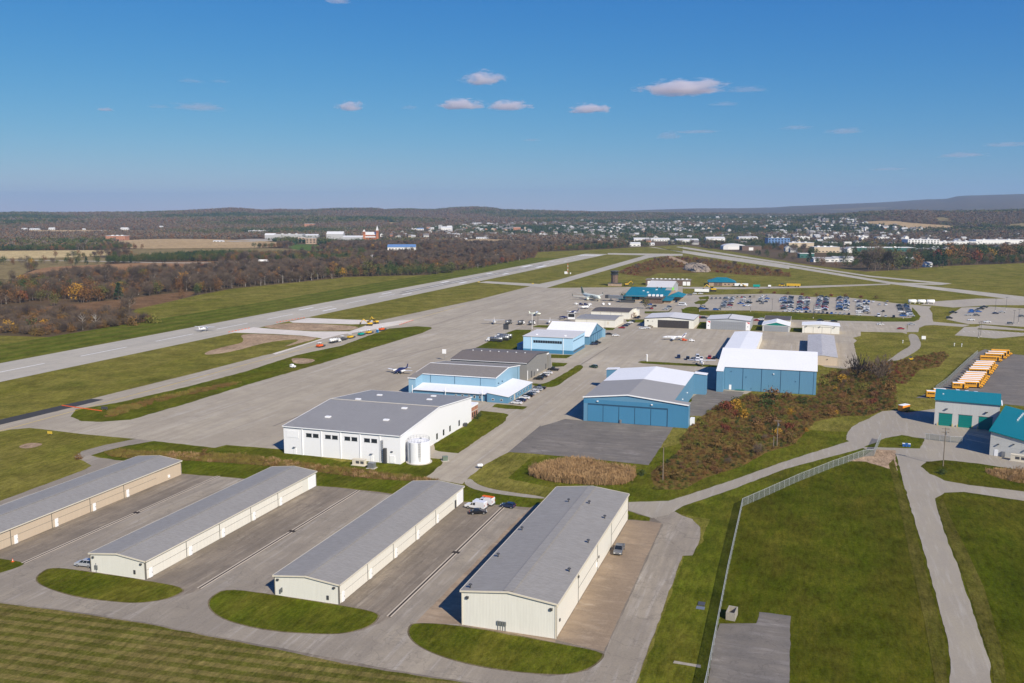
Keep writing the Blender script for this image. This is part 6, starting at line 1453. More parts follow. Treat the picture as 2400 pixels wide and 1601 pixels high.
# shuttle van near the terminal
def shuttle(x, y, rz):
    o = thing('shuttle_bus', 'white shuttle minibus on the terminal road', 'bus', (x, y, gz(x, y)), rz); W2 = paint('white')
    MB().loft([[(-3.4, s, .5), (2.4, s, .5), (3.4, s, .6), (3.4, s, 1.3), (2.5, s, 1.5), (2.1, s * .96, 2.7), (-3.4, s * .96, 2.8)] for s in (-1.15, 1.15)]).build('body', W2, o)
    for s in (-1, 1):
        for k in range(4): box_part('window', MATS['car_glass'], o, -3.1 + k * 1.25, -2.0 + k * 1.25, min(s * 1.1, s * 1.17), max(s * 1.1, s * 1.17), 1.5, 2.3)
    w = MB().tube((0, -.13, 0), (0, .13, 0), .42, n=12).mesh('wheel', MATS['tyre'])
    for fx in (-2, 2.1):
        for s in (-1, 1): q = link('wheel', w, o); q.location = (fx, s, .42)
shuttle(*PT['k5_van'][0], R(-10))

# school buses ---------------------------------------------------------------------------------------
plain('bus_yellow', (0.72, 0.33, 0.012), 0.4, 0, 0.06, .4, .5); plain('bus_white', (0.8, 0.78, 0.78), 0.4, 0, .04)
def bus_meshes(L):
    D = {}
    h = 1.22
    sec = lambda x, s=1: [(x, -h * s, .55), (x, -h * s, 2.55), (x, -h * .93 * s, 2.9), (x, -h * .6 * s, 3.08), (x, h * .6 * s, 3.08), (x, h * .93 * s, 2.9), (x, h * s, 2.55), (x, h * s, .55)]
    D['body'] = MB().loft([sec(-L / 2, .97), sec(-L / 2 + .15), sec(L / 2 - 1.7), sec(L / 2 - 1.55, .97)]).mesh('body', MATS['bus_yellow'])
    D['roof'] = MB().loft([[(x, -h * .92, 2.94), (x, -h * .6, 3.12), (x, h * .6, 3.12), (x, h * .92, 2.94), (x, h * .6, 3.09), (x, -h * .6, 3.09)] for x in (-L / 2 + .2, L / 2 - 1.75)]).mesh('roof', MATS['bus_white'])
    D['hood'] = MB().loft([[(L / 2 - 1.56, -1.0, .6), (L / 2 - 1.56, -1.0, 1.55), (L / 2 - 1.56, 1.0, 1.55), (L / 2 - 1.56, 1.0, .6)], [(L / 2 - .25, -.9, .6), (L / 2 - .25, -.85, 1.4), (L / 2 - .25, .85, 1.4), (L / 2 - .25, .9, .6)], [(L / 2, -.85, .6), (L / 2, -.8, 1.2), (L / 2, .8, 1.2), (L / 2, .85, .6)]]).mesh('hood', MATS['bus_yellow'])
    D['window'] = MB().box(-.32, .32, -.03, .03, -.3, .3).mesh('window', MATS['car_glass'])
    D['windscreen'] = MB().box(-.03, .03, -1.0, 1.0, -.42, .42).mesh('windscreen', MATS['car_glass'])
    D['stripe'] = MB().box(-L / 2 + .1, L / 2 - 1.7, -.015, .015, -.05, .05).mesh('black_stripe', MATS['trim_dark'])
    D['door'] = MB().box(-.4, .4, -.03, .03, -.95, .95).mesh('door', MATS['car_glass'])
    D['wheel'] = MB().tube((0, -.16, 0), (0, .16, 0), .5, n=14).mesh('wheel', MATS['tyre'])
    D['rim'] = MB().tube((0, -.17, 0), (0, .17, 0), .25, n=10).mesh('rim', MATS['bus_yellow'])
    D['bumper'] = MB().box(-.1, .1, -1.15, 1.15, .4, .72).mesh('bumper', MATS['trim_dark'])
    return D
BM = {10.8: bus_meshes(10.8), 6.8: bus_meshes(6.8)}
def bus(x, y, rz, L, label, whiteroof=True):
    D = BM[L]
    o = thing('school_bus', label, 'bus', (x, y, gz(x, y)), rz, 'school buses')
    link('body', D['body'], o); link('hood', D['hood'], o)
    if whiteroof: link('roof', D['roof'], o)
    nw = int((L - 3.4) / .74)
    for s in (-1, 1):
        for k in range(nw): w = link('window', D['window'], o); w.location = (-L / 2 + .7 + k * .74, s * 1.21, 2.1)
        for zz in (1.25, 1.62): q = link('black_stripe', D['stripe'], o); q.location = (0, s * 1.225, zz)
    q = link('windscreen', D['windscreen'], o); q.location = (L / 2 - 1.56, 0, 2.15)
    d = link('door', D['door'], o); d.location = (L / 2 - 2.25, -1.225, 1.55)
    for fx in (-L * .27, L / 2 - 1.0):
        for s in (-1, 1): w = link('wheel', D['wheel'], o); w.location = (fx, s * 1.05, .5); link('rim', D['rim'], w)
    for e in (-1, 1): q = link('bumper', D['bumper'], o); q.location = (e * (L / 2 + .02), 0, 0)
bp = PT['bus']
place = ['at the end of the row beside the short bus', 'second from the short bus', 'third from the short bus', 'fourth from the short bus', 'fifth from the short bus', 'sixth from the short bus', 'seventh from the short bus', 'eighth from the short bus', 'ninth from the short bus', 'tenth from the short bus', 'eleventh from the short bus']
bus(bp[0][0] - 1, bp[0][1] - .6, R(5), 6.8, 'short yellow school bus parked at the end of the bus row')
ys = [450.5, 456.5, 461.5, 466.8, 472.3, 478.0, 489.5, 495.0, 502.5, 508.5, 514.5]
for i, y in enumerate(ys): bus(64.9 + (y - 447.9) * .27 + 6.2, y, R(5), 10.8, 'white roofed yellow school bus, ' + place[i])
for i, (x, y) in enumerate(((94.5, 534.5), (98.6, 545), (101.3, 553.0), (104.2, 561.0))):
    bus(x, y, R(2), 10.8, ('all yellow school bus standing first in the separate group of four', 'white roofed school bus, second in the group of four', 'white roofed school bus, third in the group of four', 'all yellow school bus, last in the group of four')[i], i in (1, 2))
bus(53.5, 420.5, R(5), 6.8, 'short school bus half hidden behind the bus garage'); bus(57, 426.5, R(5), 6.8, 'orange school bus behind the bus garage near the fence')
for x, y in ((64, 433), (67.5, 432), (71, 431)): car('van', 'white', x, y - 4, S_, 'white van parked behind the bus garage', 'vans behind the bus garage')

# ------------------------------------------------------------------ aircraft
plain('plane_white', (0.8, 0.8, 0.8), .3, 0, .04); plain('plane_pale', (0.70, 0.74, 0.64), .35, 0, .04); plain('plane_tail', (0.13, 0.17, 0.13), .4); plain('plane_navy', (0.02, 0.025, 0.1), .3); plain('letter_black', (0.02, 0.02, 0.02), .5)
def ring(x, r, z, n=14, sy=1.0): return [(x, r * sy * math.cos(2 * PI * i / n), z + r * math.sin(2 * PI * i / n)) for i in range(n)]
def wing_part(name, m, parent, x0, c0, x1, c1, span, y0, z0, z1, th=.12):
    for s in (-1, 1):
        a = [(x0 + c0 / 2, s * y0, z0), (x0, s * y0, z0 + th / 2), (x0 - c0 / 2, s * y0, z0), (x0, s * y0, z0 - th / 2)]
        b_ = [(x1 + c1 / 2, s * span, z1), (x1, s * span, z1 + th / 4), (x1 - c1 / 2, s * span, z1), (x1, s * span, z1 - th / 4)]
        MB().loft([a, b_]).build(name, m, parent)
def small_plane(x, y, rz, label, high=True, twin=False, body='plane_white', s=1.0):
    o = thing('light_aircraft', label, 'aircraft', (x, y, gz(x, y)), rz); o.scale = (s, s, s)
    B = MATS[body]; Wm = MATS['plane_white']
    MB().loft([ring(3.2 if not twin else 3.9, .25, 1.25), ring(2.7, .48, 1.3), ring(1.6, .58, 1.35), ring(.8, .68, 1.5), ring(-.6, .66, 1.5), ring(-2, .42, 1.45), ring(-4.6, .14, 1.5)]).build('fuselage', B, o, True)
    MB().loft([[(1.5, -.5, 1.75), (1.5, .5, 1.75), (-.7, .5, 1.75), (-.7, -.5, 1.75)], [(.8, -.4, 2.16), (.8, .4, 2.16), (-.4, .4, 2.16), (-.4, -.4, 2.16)]]).build('windows', MATS['car_glass'], o)
    zw = 2.2 if high else 1.1
    wing_part('wing', Wm, o, .6, 1.55, .5, 1.15, 5.5, 0 if high else .5, zw, zw + (.08 if high else .35))
    wing_part('tailplane', Wm, o, -4.2, .95, -4.35, .7, 1.7, .05, 1.55, 1.55, .08)
    MB().prism([(-3.6, 1.6), (-4.5, 1.55), (-4.95, 3.0), (-4.45, 3.0)], 'y', -.05, .05).build('fin', B, o)
    if high:
        for sy in (-1, 1): MB().tube((.6, sy * .5, 1.05), (.6, sy * 2.5, 2.2), .045, n=5).build('strut', Wm, o)
    if twin:
        for sy in (-1, 1):
            MB().loft([[(p[0], p[1] + sy * 1.9, p[2]) for p in ring(xx, r, 1.25, 10)] for xx, r in ((2.4, .2), (1.9, .38), (.5, .38), (-.6, .12))]).build('engine', Wm, o, True)
            MB().box(2.42, 2.46, sy * 1.9 - .07, sy * 1.9 + .07, .35, 2.15).build('propeller', MATS['trim_dark'], o)
    else: MB().box(3.22, 3.27, -.08, .08, .35, 2.15).build('propeller', MATS['trim_dark'], o)
    for (wx, wy) in ((2.2, 0), (0, -1.1), (0, 1.1)):
        MB().tube((wx, wy * .6, 1.0), (wx, wy, .25), .05, n=5).build('gear_leg', Wm, o); MB().tube((wx, wy - .08, .22), (wx, wy + .08, .22), .22, n=10).build('wheel', MATS['tyre'], o)
pl = PT['planes']
small_plane(*pl[0], R(-70), 'white high wing light aircraft parked on the apron beside the fuel truck', s=1.35)
small_plane(*pl[1], R(15), 'white light aircraft standing alone on the open apron', s=1.15, body='plane_pale')
small_plane(*pl[2], R(-115), 'dark bellied turboprop parked beyond the cream hangar', False, True, 'plane_navy', 1.2)
small_plane(*pl[3], R(175), 'dark nosed light aircraft behind the white sign', False, False, 'plane_navy', 1.1)
small_plane(*pl[4], R(-80), 'white high wing light aircraft behind the white roofed hangar', s=1.3)
small_plane(*pl[5], R(-110), 'white twin jet with raised tail near the baggage carts', False, True, s=1.3)
small_plane(*pl[6], R(-100), 'white twin engine aircraft with navy nose left of the blue hangar', False, True, 'plane_navy', 1.3)
small_plane(pl[8][0], pl[8][1], R(-75), 'white high wing aircraft in the shadow of the tall blue hangar', s=1.35)
small_plane(-385, 505, R(95), 'small white light aircraft on the main runway', s=1.35)
def jet(name, label, x, y, rz, s, bodym, tailm, text=None, engines='wing', Lh=18.8):
    o = thing(name, label, 'aircraft', (x, y, gz(x, y)), rz); o.scale = (s, s, s)
    B = MATS[bodym]
    MB().loft([ring(18.6, .3, 3.3, 18), ring(18.0, .95, 3.4, 18), ring(16.8, 1.55, 3.7, 18), ring(14.5, 1.97, 3.95, 18), ring(-7, 1.97, 3.95, 18), ring(-13, 1.2, 4.5, 18), ring(-18.6, .25, 5.1, 18)]).build('fuselage', B, o, True)
    for sy in (-1, 1): MB().loft([[(16.95, sy * .2, 4.55), (16.95, sy * 1.2, 4.3), (16.1, sy * 1.6, 4.55), (16.1, sy * .2, 5.1)], [(17.15, sy * .2, 4.6), (17.1, sy * 1.25, 4.35), (16.2, sy * 1.7, 4.6), (16.2, sy * .2, 5.2)]]).build('cockpit_window', MATS['car_glass'], o)
    wing_part('wing', B, o, 1.5, 7.0, -5.0, 1.7, 17, 1.2, 3.0, 4.4, .7)
    for sy in (-1, 1): MB().prism([(-4.3, 4.4), (-5.9, 4.4), (-6.6, 6.6), (-6.1, 6.6)], 'y', sy * 17 - .08, sy * 17 + .08).build('winglet', MATS[tailm], o)
    zt = 5.2
    wing_part('tailplane', B, o, -16.2, 3.6, -18.0, 1.3, 6.2, .3, zt, zt + .4, .35)
    MB().prism([(-12.6, 5.4), (-18.0, 5.2), (-19.6, 11.7), (-17.4, 11.7)], 'y', -.18, .18).build('fin', MATS[tailm], o)
    for sy in (-1, 1):
        cy = sy * 5.7
        MB().loft([[(p[0], p[1] + cy, p[2]) for p in ring(xx, r, 1.9, 16)] for xx, r in ((5.6, 1.0), (5.2, 1.15), (3.2, 1.15), (1.2, .6))]).build('engine', B, o, True)
        MB().tube((2.4, cy, 2.6), (1.2, cy, 3.3), .25, n=6).build('pylon', B, o)
    for k in range(26):
        for sy in (-1, 1): pass
    for wx, wy in ((14.2, 0), (-1.2, -3.7), (-1.2, 3.7)):
        MB().tube((wx, wy, 2.6), (wx, wy, .5), .14, n=6).build('gear_leg', MATS['metal_grey'], o)
        for q in (-.28, .28): MB().tube((wx, wy + q - .14, .5), (wx, wy + q + .14, .5), .5, n=12).build('wheel', MATS['tyre'], o)
    if text:
        for sy in (-1, 1):
            cu = bpy.data.curves.new('lettering', 'FONT'); cu.body = text; cu.size = 3.4; cu.extrude = .02; cu.align_x = 'CENTER'; cu.space_character = 1.05
            to = bpy.data.objects.new('tmp', cu); COL.objects.link(to)
            me = bpy.data.meshes.new_from_object(to.evaluated_get(bpy.context.evaluated_depsgraph_get()))
            bpy.data.objects.remove(to)
            me.materials.clear(); me.materials.append(MATS['letter_black'])
            l = link('lettering', me, o); l.location = (7.0, sy * 2.02, 2.95); l.rotation_euler = (R(90), 0, 0 if sy < 0 else PI)
    return o
ax = (-175.9 - 199.0) / 2 - 0
jet('airliner', 'pale airliner with dark lettering and dark green tail at the terminal gate', -188.5, 797.5, math.atan2(776.6 - 803, -175.9 + 200.2), 0.93, 'plane_pale', 'plane_tail', 'SPIRIT')
o = thing('business_jet', 'white business jet parked on the open apron', 'aircraft', (-79.6, 561.8, gz(-79, 562)), R(182))
MB().loft([ring(6.8, .1, 1.5), ring(6.2, .4, 1.55), ring(5, .72, 1.7), ring(3, .85, 1.85), ring(-2.5, .85, 1.85), ring(-5.5, .5, 2.1), ring(-7.6, .15, 2.4)]).build('fuselage', MATS['plane_white'], o, True)
wing_part('wing', MATS['plane_white'], o, 0, 2.6, -1.2, .9, 7, .6, 1.2, 1.5, .3); wing_part('tailplane', MATS['plane_white'], o, -7.6, 1.3, -8.1, .7, 2.6, .05, 4.5, 4.55, .15)
MB().prism([(-4.8, 2.4), (-7.2, 2.4), (-8.4, 4.55), (-7.0, 4.55)], 'y', -.1, .1).build('fin', MATS['plane_white'], o)
for sy in (-1, 1):
    MB().loft([[(p[0], p[1] + sy * 1.35, p[2]) for p in ring(xx, r, 2.3, 12)] for xx, r in ((-2.6, .3), (-2.9, .42), (-4.6, .4), (-5.2, .22))]).build('engine', MATS['plane_white'], o, True)
    for k in range(5): box_part('window', MATS['car_glass'], o, 3 - k * .9, 3.4 - k * .9, min(sy * .8, sy * .87), max(sy * .8, sy * .87), 2.0, 2.3)
for wx, wy in ((5, 0), (-.5, -1.3), (-.5, 1.3)): MB().tube((wx, wy, 1.2), (wx, wy, .25), .07, n=5).build('gear_leg', MATS['metal_grey'], o); MB().tube((wx, wy - .12, .25), (wx, wy + .12, .25), .25, n=10).build('wheel', MATS['tyre'], o)
plain('orange', (0.75, 0.12, 0.02), .5)
def cart(x, y, rz, col, label, cat='cart', L=3.0, h=1.5, name='tug'):
    o = thing(name, label, cat, (x, y, gz(x, y)), rz)
    MB().loft([[(-L / 2, s, .35), (L / 2, s, .35), (L / 2, s, h * .6), (L * .1, s, h * .65), (-L * .05, s, h), (-L / 2, s, h)] for s in (-.8, .8)]).build('body', MATS[col], o)
    MB().box(-L * .42, -L * .1, -.82, .82, h * .68, h * .92).build('window', MATS['car_glass'], o)
    for fx in (-.32, .32):
        for s in (-.7, .7): MB().tube((fx * L, s - .12, .32), (fx * L, s + .12, .32), .32, n=10).build('wheel', MATS['tyre'], o)
cart(-72.2, 560.5, 0, 'orange', 'orange ground power cart behind the business jet'); cart(-67.5, 559.5, 0, 'trim_white', 'white tug beside the orange power cart')
for i, (x, y, cc) in enumerate(((-190, 752, 'trim_white'), (-186, 752, 'plane_navy'), (-182, 752.5, 'plane_navy'), (-178.3, 753, 'trim_white'), (-167.5, 757, 'trim_white'), (-162.5, 758, 'trim_white'))): cart(x, y, .1 if i < 4 else -1.2, cc, ('white baggage tug heading the cart train', 'dark baggage cart behind the white tug', 'dark baggage cart, second behind the tug', 'white baggage cart ending the train', 'white tug near the airliner nose', 'white tug near the gate roof')[i], h=1.8)
# jet bridge
o = thing('jet_bridge', 'grey jet bridge between terminal gate and airliner', 'jet bridge', (-158, 792, 0), R(170))
MB().box(0, 13, -1.5, 1.5, 2.6, 5.2).build('tunnel', MATS['metal_grey'], o); MB().box(13, 16, -2, 2, 2.5, 5.4).build('cab', MATS['metal_dark'], o)
for x in (3, 11): MB().tube((x, 0, 0), (x, 0, 2.6), .5, n=10).build('column', MATS['metal_grey'], o)
MB().box(9.5, 12.5, -1.8, 1.8, .2, 1.0).build('drive_carriage', MATS['metal_dark'], o)

# fuel and tank trucks ---------------------------------------------------------------------------------------
def tank_truck(x, y, rz, label, L=9.0, tank='metal_grey', cab='white'):
    o = thing('fuel_truck', label, 'truck', (x, y, gz(x, y)), rz, None)
    MB().loft([[(L / 2 - 2.2, s, .6), (L / 2, s, .6), (L / 2, s, 1.4), (L / 2 - .6, s, 1.5), (L / 2 - .9, s, 2.5), (L / 2 - 2.2, s, 2.5)] for s in (-1.15, 1.15)]).build('cab', paint(cab), o)
    MB().box(L / 2 - .95, L / 2 - .5, -1.0, 1.0, 1.6, 2.4).build('windscreen', MATS['car_glass'], o)
    MB().loft([ring(xx, r, 2.0, 16, 1.1) for xx, r in ((-L / 2, .5), (-L / 2 + .15, 1.0), (L / 2 - 2.6, 1.0), (L / 2 - 2.45, .5))]).build('tank', MATS[tank], o, True)
    MB().box(-L / 2, L / 2 - 2, -.9, .9, .6, .9).build('chassis', MATS['trim_dark'], o)
    for k in range(4): MB().box(-L / 2 + 1 + k * 1.5, -L / 2 + 1.12 + k * 1.5, -1.12, 1.12, .95, 3.05).build('tank_band', MATS['metal_dark'], o)
    for fx in (-L / 2 + 1, -L / 2 + 2.2, L / 2 - 1.1):
        for s in (-1, 1): MB().tube((fx, s - .15, .5), (fx, s + .15, .5), .5, n=12).build('wheel', MATS['tyre'], o)
fu = PT['fuel']
for i, lab in enumerate(('small grey fuel truck on the apron beside the light aircraft', 'silver fuel truck on the apron beside the grey one', 'silver fuel truck nearest the lamp post on the apron', 'long chrome tanker at the front of the fuel truck row', 'chrome tanker second in the fuel truck row', 'chrome tanker last in the fuel truck row')):
    tank_truck(fu[i][0], fu[i][1], R(75) if i < 3 else R(178), lab, 6.5 if i < 3 else 10.5, 'metal_grey', 'white' if i != 0 else 'grey')

# construction plant --------------------------------------------------------------------------------------------
plain('plant_yellow', (0.65, 0.4, 0.02), .5); plain('plant_teal', (0.0, 0.3, 0.24), .5); plain('toilet_blue', (0.05, 0.28, 0.6), .5)
def roller(x, y, rz, col, label):
    o = thing('paver', label, 'machine', (x, y, gz(x, y)), rz)
    MB().box(-2.4, 1.2, -1.1, 1.1, .7, 1.7).build('body', MATS[col], o); MB().box(1.25, 3.0, -1.3, 1.3, .4, 1.2).build('hopper', MATS['trim_dark'], o)
    MB().box(-1.6, .2, -1.0, 1.0, 2.8, 2.95).build('canopy', MATS['trim_white'], o)
    for sx in (-1.5, .1):
        for sy in (-.9, .9): MB().tube((sx, sy, 1.7), (sx, sy, 2.8), .06, n=5).build('canopy_post', MATS['trim_dark'], o)
    for sy in (-1, 1): MB().loft([[(-2.2, sy * 1.1 - .25, .05), (1, sy * 1.1 - .25, .05), (1.4, sy * 1.1 - .25, .4), (1, sy * 1.1 - .25, .75), (-2.2, sy * 1.1 - .25, .75), (-2.5, sy * 1.1 - .25, .4)], [(-2.2, sy * 1.1 + .25, .05), (1, sy * 1.1 + .25, .05), (1.4, sy * 1.1 + .25, .4), (1, sy * 1.1 + .25, .75), (-2.2, sy * 1.1 + .25, .75), (-2.5, sy * 1.1 + .25, .4)]]).build('track', MATS['tyre'], o)
def excavator(x, y, rz, label, s=1.0, nm='excavator'):
    o = thing(nm, label, 'excavator', (x, y, gz(x, y)), rz); o.scale = (s, s, s); Y = MATS['plant_yellow']
    MB().box(-2.2, 1.2, -1.3, 1.3, 1.2, 2.2).build('house', Y, o); MB().box(-.2, 1.3, .1, 1.2, 2.2, 3.3).build('cab', MATS['car_glass'], o); MB().box(-.25, 1.35, .05, 1.25, 3.3, 3.4).build('cab_roof', Y, o)
    MB().tube((1.0, -.4, 1.9), (4.2, -.4, 4.6), .35, .28, 6).build('boom', Y, o); MB().tube((4.2, -.4, 4.6), (6.2, -.4, 2.2), .26, .2, 6).build('stick', Y, o)
    MB().prism([(5.6, 2.2), (6.7, 2.3), (6.9, 1.2), (6.0, .9)], 'y', -1.0, .2).build('bucket', MATS['trim_dark'], o)
    for sy in (-1, 1): MB().loft([[(px, sy * 1.15 + q, pz) for px, pz in ((-2, .05), (1.7, .05), (2.2, .5), (1.7, .95), (-2, .95), (-2.5, .5))] for q in (-.3, .3)]).build('track', MATS['tyre'], o)
cn = PT['construction']
roller(*cn[0], R(75), 'orange', 'orange paving machine at the start of the plant row'); tank_truck(*cn[1], R(75), 'white mixer truck in the row of construction plant', 8.5, 'trim_white')
roller(*cn[2], R(75), 'trim_dark', 'dark roller behind the white mixer truck'); roller(*cn[3], R(75), 'plant_yellow', 'yellow roller in the row of construction plant'); roller(*cn[4], R(75), 'plant_teal', 'teal paving machine in the row of construction plant')
roller(cn[4][0] + 1, cn[4][1] + 9, R(75), 'plant_yellow', 'yellow roller just beyond the teal machine'); roller(*cn[6], R(75), 'orange', 'orange roller beside the blue portable toilet')
o = thing('portable_toilet', 'blue portable toilet beside the new taxiway concrete', 'toilet', (*cn[5], gz(*cn[5]))); MB().box(-.6, .6, -.6, .6, 0, 2.1).build('cabin', MATS['toilet_blue'], o); MB().prism([(-.65, 2.1), (.65, 2.1), (.4, 2.35), (-.4, 2.35)], 'y', -.65, .65).build('roof', MATS['trim_white'], o); MB().box(-.35, .35, -.64, -.6, .15, 1.9).build('door', MATS['plane_navy'], o)
excavator(*cn[7], R(200), 'yellow excavator on the bare soil island, bucket down'); excavator(*cn[8], R(160), 'yellow excavator beside the new concrete lane')
excavator(-92, 922, R(190), 'large yellow excavator beside the terminal road', 1.5); excavator(-66, 985, R(150), 'small excavator beside the green container', .9); excavator(-188, 965, R(30), 'yellow loader parked beside the control tower', 1.1, 'excavator')
o = thing('plough_truck', 'yellow articulated snow plough truck on the service road', 'truck', (-20, 1004, gz(-20, 1004)), R(175)); MB().box(-11, 3, -1.4, 1.4, 1.2, 3.6).build('trailer_body', MATS['plant_yellow'], o); MB().box(5, 11, -1.3, 1.3, .9, 2.0).build('hood', MATS['plant_yellow'], o); MB().box(6, 9, -1.3, 1.3, 2.0, 3.3).build('cab', MATS['car_glass'], o)
for fx in (-9, -6, 1, 6.2, 9.5):
    for s in (-1.2, 1.2): MB().tube((fx, s - .2, .7), (fx, s + .2, .7), .7, n=12).build('wheel', MATS['tyre'], o)
def trailer(x, y, rz, L, col, label, h=3.6):
    o = thing('box_trailer', label, 'trailer', (x, y, gz(x, y)), rz); MB().box(-L / 2, L / 2, -1.2, 1.2, .9, h).build('box', MATS[col], o); MB().box(-L / 2 + .3, L / 2 - .3, -.9, .9, .55, .88).build('chassis', MATS['trim_dark'], o)
    MB().box(-L / 2 - .03, -L / 2, -1.1, 1.1, 1.0, h - .1).build('rear_door', MATS['metal_grey'], o)
    for fx in (-L / 2 + 1, -L / 2 + 2.1, L / 2 - 1.2):
        for s in (-1, 1): MB().tube((fx, s - .14, .45), (fx, s + .14, .45), .45, n=10).build('wheel', MATS['tyre'], o)
trailer(-69, 990, .05, 14, 'trim_white', 'long white box trailer beside the fire station'); trailer(-53, 985, .05, 7, 'plant_teal', 'green container beside the white trailer', 3.0); trailer(-101, 905, .05, 14, 'trim_white', 'long white trailer beside the large excavator'); trailer(-40, 990, .1, 3, 'trim_white', 'small white trailer on the service road', 2.5)
cx0, cy0 = PT['misc'][8]
plain('orange_paint', (0.8, 0.27, 0.02), .45)
o = thing('cargo_trailer', 'orange enclosed cargo trailer with white roof at the yard edge', 'trailer', (38.6, 387.5, gz(38.6, 386.5)), R(52)); MB().box(-2.6, 2.2, -1.1, 1.1, .5, 2.7).build('box', MATS['orange_paint'], o); MB().box(-2.66, -2.6, -1.0, 1.0, .6, 2.6).build('rear_door', MATS['orange_paint'], o); MB().box(-2.65, 2.25, -1.15, 1.15, 2.7, 2.8).build('roof', MATS['trim_white'], o)
for s in (-1, 1): MB().tube((0, s - .12, .35), (0, s + .12, .35), .35, n=10).build('wheel', MATS['tyre'], o)
cx0, cy0 = PT['construction'][9]
cart(cx0, cy0, 0, 'trim_white', 'small white and red generator cart on the grass strip', 'generator', 2.6, 1.8, 'generator_cart')

# highway lorry
o = thing('lorry', 'white articulated lorry on the highway beyond the brown field', 'truck', (*PT['truck'][0], 0.05), R(197)); MB().box(-10, 6, -1.3, 1.3, 1.2, 4.1).build('trailer', MATS['trim_white'], o); MB().box(6.5, 10, -1.25, 1.25, .8, 3.4).build('cab', MATS['trim_white'], o)
for fx in (-8.5, -7, 4, 5.3, 9):
    for s in (-1.1, 1.1): MB().tube((fx, s - .15, .5), (fx, s + .15, .5), .5, n=8).build('wheel', MATS['tyre'], o)
car('van', 'white', *PT['truck'][1], R(197), 'white van following the lorry on the highway', z=.05)

# storage tanks by the car park
for i, dx in enumerate((0, 7.5, 15)):
    o = thing('storage_tank', 'white horizontal storage tank beside the car park exit', 'tank', (86 + dx, 853 + dx * .25, 0), R(10), 'white storage tanks')
    MB().loft([[(p[0], p[1], p[2]) for p in ring(xx, r, 2.2, 16)] for xx, r in ((-3.4, .6), (-3.1, 1.5), (3.1, 1.5), (3.4, .6))]).build('shell', MATS['trim_white'], o, True)
    for xx in (-2, 2): MB().box(xx - .3, xx + .3, -1.2, 1.2, 0, 1.0).build('cradle', MATS['concrete_plain'], o)

# ------------------------------------------------------------------ fences, poles, signs, cabinets
t = NT('chain_link'); tr = t.new('ShaderNodeBsdfTransparent'); mx = t.new('ShaderNodeMixShader'); sp = t.new('ShaderNodeSeparateXYZ'); t.link(t.coord('pos', (1, 1, 1)), sp.inputs[0])
d1 = t.math('PINGPONG', t.math('MULTIPLY', t.math('ADD', t.math('ADD', sp.outputs[0], sp.outputs[1]), sp.outputs[2]), 6.0), .5); d2 = t.math('PINGPONG', t.math('MULTIPLY', t.math('SUBTRACT', t.math('ADD', sp.outputs[0], sp.outputs[1]), sp.outputs[2]), 6.0), .5)
wire = t.math('LESS_THAN', t.math('MINIMUM', d1, d2), .15); t.fin((0.23, 0.25, 0.24), .5, .3)
t.link(wire, mx.inputs[0]); t.link(tr.outputs[0], mx.inputs[1]); t.link(t.b.outputs[0], mx.inputs[2]); t.link(mx.outputs[0], t.n['Material Output'].inputs[0]); MATS['chain_link'] = t.m
plain('fence_metal', (0.55, 0.57, 0.58), .4, .3)
def fence(pts, label, h=2.3, step=3.0, name='chain_link_fence', barb=True):
    o = thing(name, label, 'fence', (pts[0][0], pts[0][1], 0)); ox, oy = pts[0]
    pm = MB().tube((0, 0, -.3), (0, 0, h + .05), .045, n=6).mesh('post', MATS['fence_metal'])
    for (x0, y0), (x1, y1) in zip(pts, pts[1:]):
        L = math.hypot(x1 - x0, y1 - y0); k = max(1, round(L / step))
        for i in range(k):
            ax, ay, bx, by = x0 + (x1 - x0) * i / k - ox, y0 + (y1 - y0) * i / k - oy, x0 + (x1 - x0) * (i + 1) / k - ox, y0 + (y1 - y0) * (i + 1) / k - oy
            p = link('post', pm, o); p.location = (ax, ay, 0)
            MB().add([(ax, ay, .03), (bx, by, .03), (bx, by, h), (ax, ay, h)], [(0, 1, 2, 3)]).build('mesh_panel', MATS['chain_link'], o)
            MB().tube((ax, ay, h), (bx, by, h), .04, n=5).build('top_rail', MATS['fence_metal'], o)
    p = link('post', pm, o); p.location = (pts[-1][0] - ox, pts[-1][1] - oy, 0)
fence([(-14.0, 60), (-13.6, 120), (-13.6, 147), (-14.4, 196.6), (-14.7, 245.0), (-9.4, 255.7), (-0.4, 274.3), (9.7, 293.1), (19.4, 309.4), (22.8, 311.6)], 'long chain link fence between the hangar lane and the green field')
fence([(22.8, 311.6), (24.5, 323.1), (26.3, 334.2)], 'short chain link return beside the yard gate', 2.6)
fence(PT['busfence'], 'chain link fence along the school bus park', 2.3, 4)
fence(PT['gatefence'], 'chain link gate across the bus garage yard', 2.2, 3)
def pole(x, y, h, label, arms=1, lamp=False):
    o = thing('utility_pole', label, 'pole', (x, y, gz(x, y)))
    MB().tube((0, 0, -.3), (0, 0, h), .17, .12, 8).build('shaft', MATS['wood_pole'], o)
    for k in range(arms):
        z = h - .5 - k * 1.1; MB().box(-1.1, 1.1, -.08, .08, z, z + .14).build('cross_arm', MATS['wood_pole'], o)
        for s in (-.95, -.4, .4, .95): MB().tube((s, 0, z + .14), (s, 0, z + .36), .06, n=6).build('insulator', MATS['metal_grey'], o)
    if lamp: MB().tube((.25, 0, h - 2.2), (.25, 0, h - 1.3), .22, n=10).build('transformer', MATS['metal_grey'], o)
    return o
pp = PT['poles']
pole(*pp[0], 12.5, 'tall utility pole with cross arms on the lawn', 2, True); pole(*pp[1], 9.2, 'utility pole with white transformer in the scrub bank', 1, True); pole(*pp[2], 4.5, 'short wooden post beside the transformer pole', 0); pole(*pp[3], 10.1, 'slim utility pole beside the reed bed', 0)
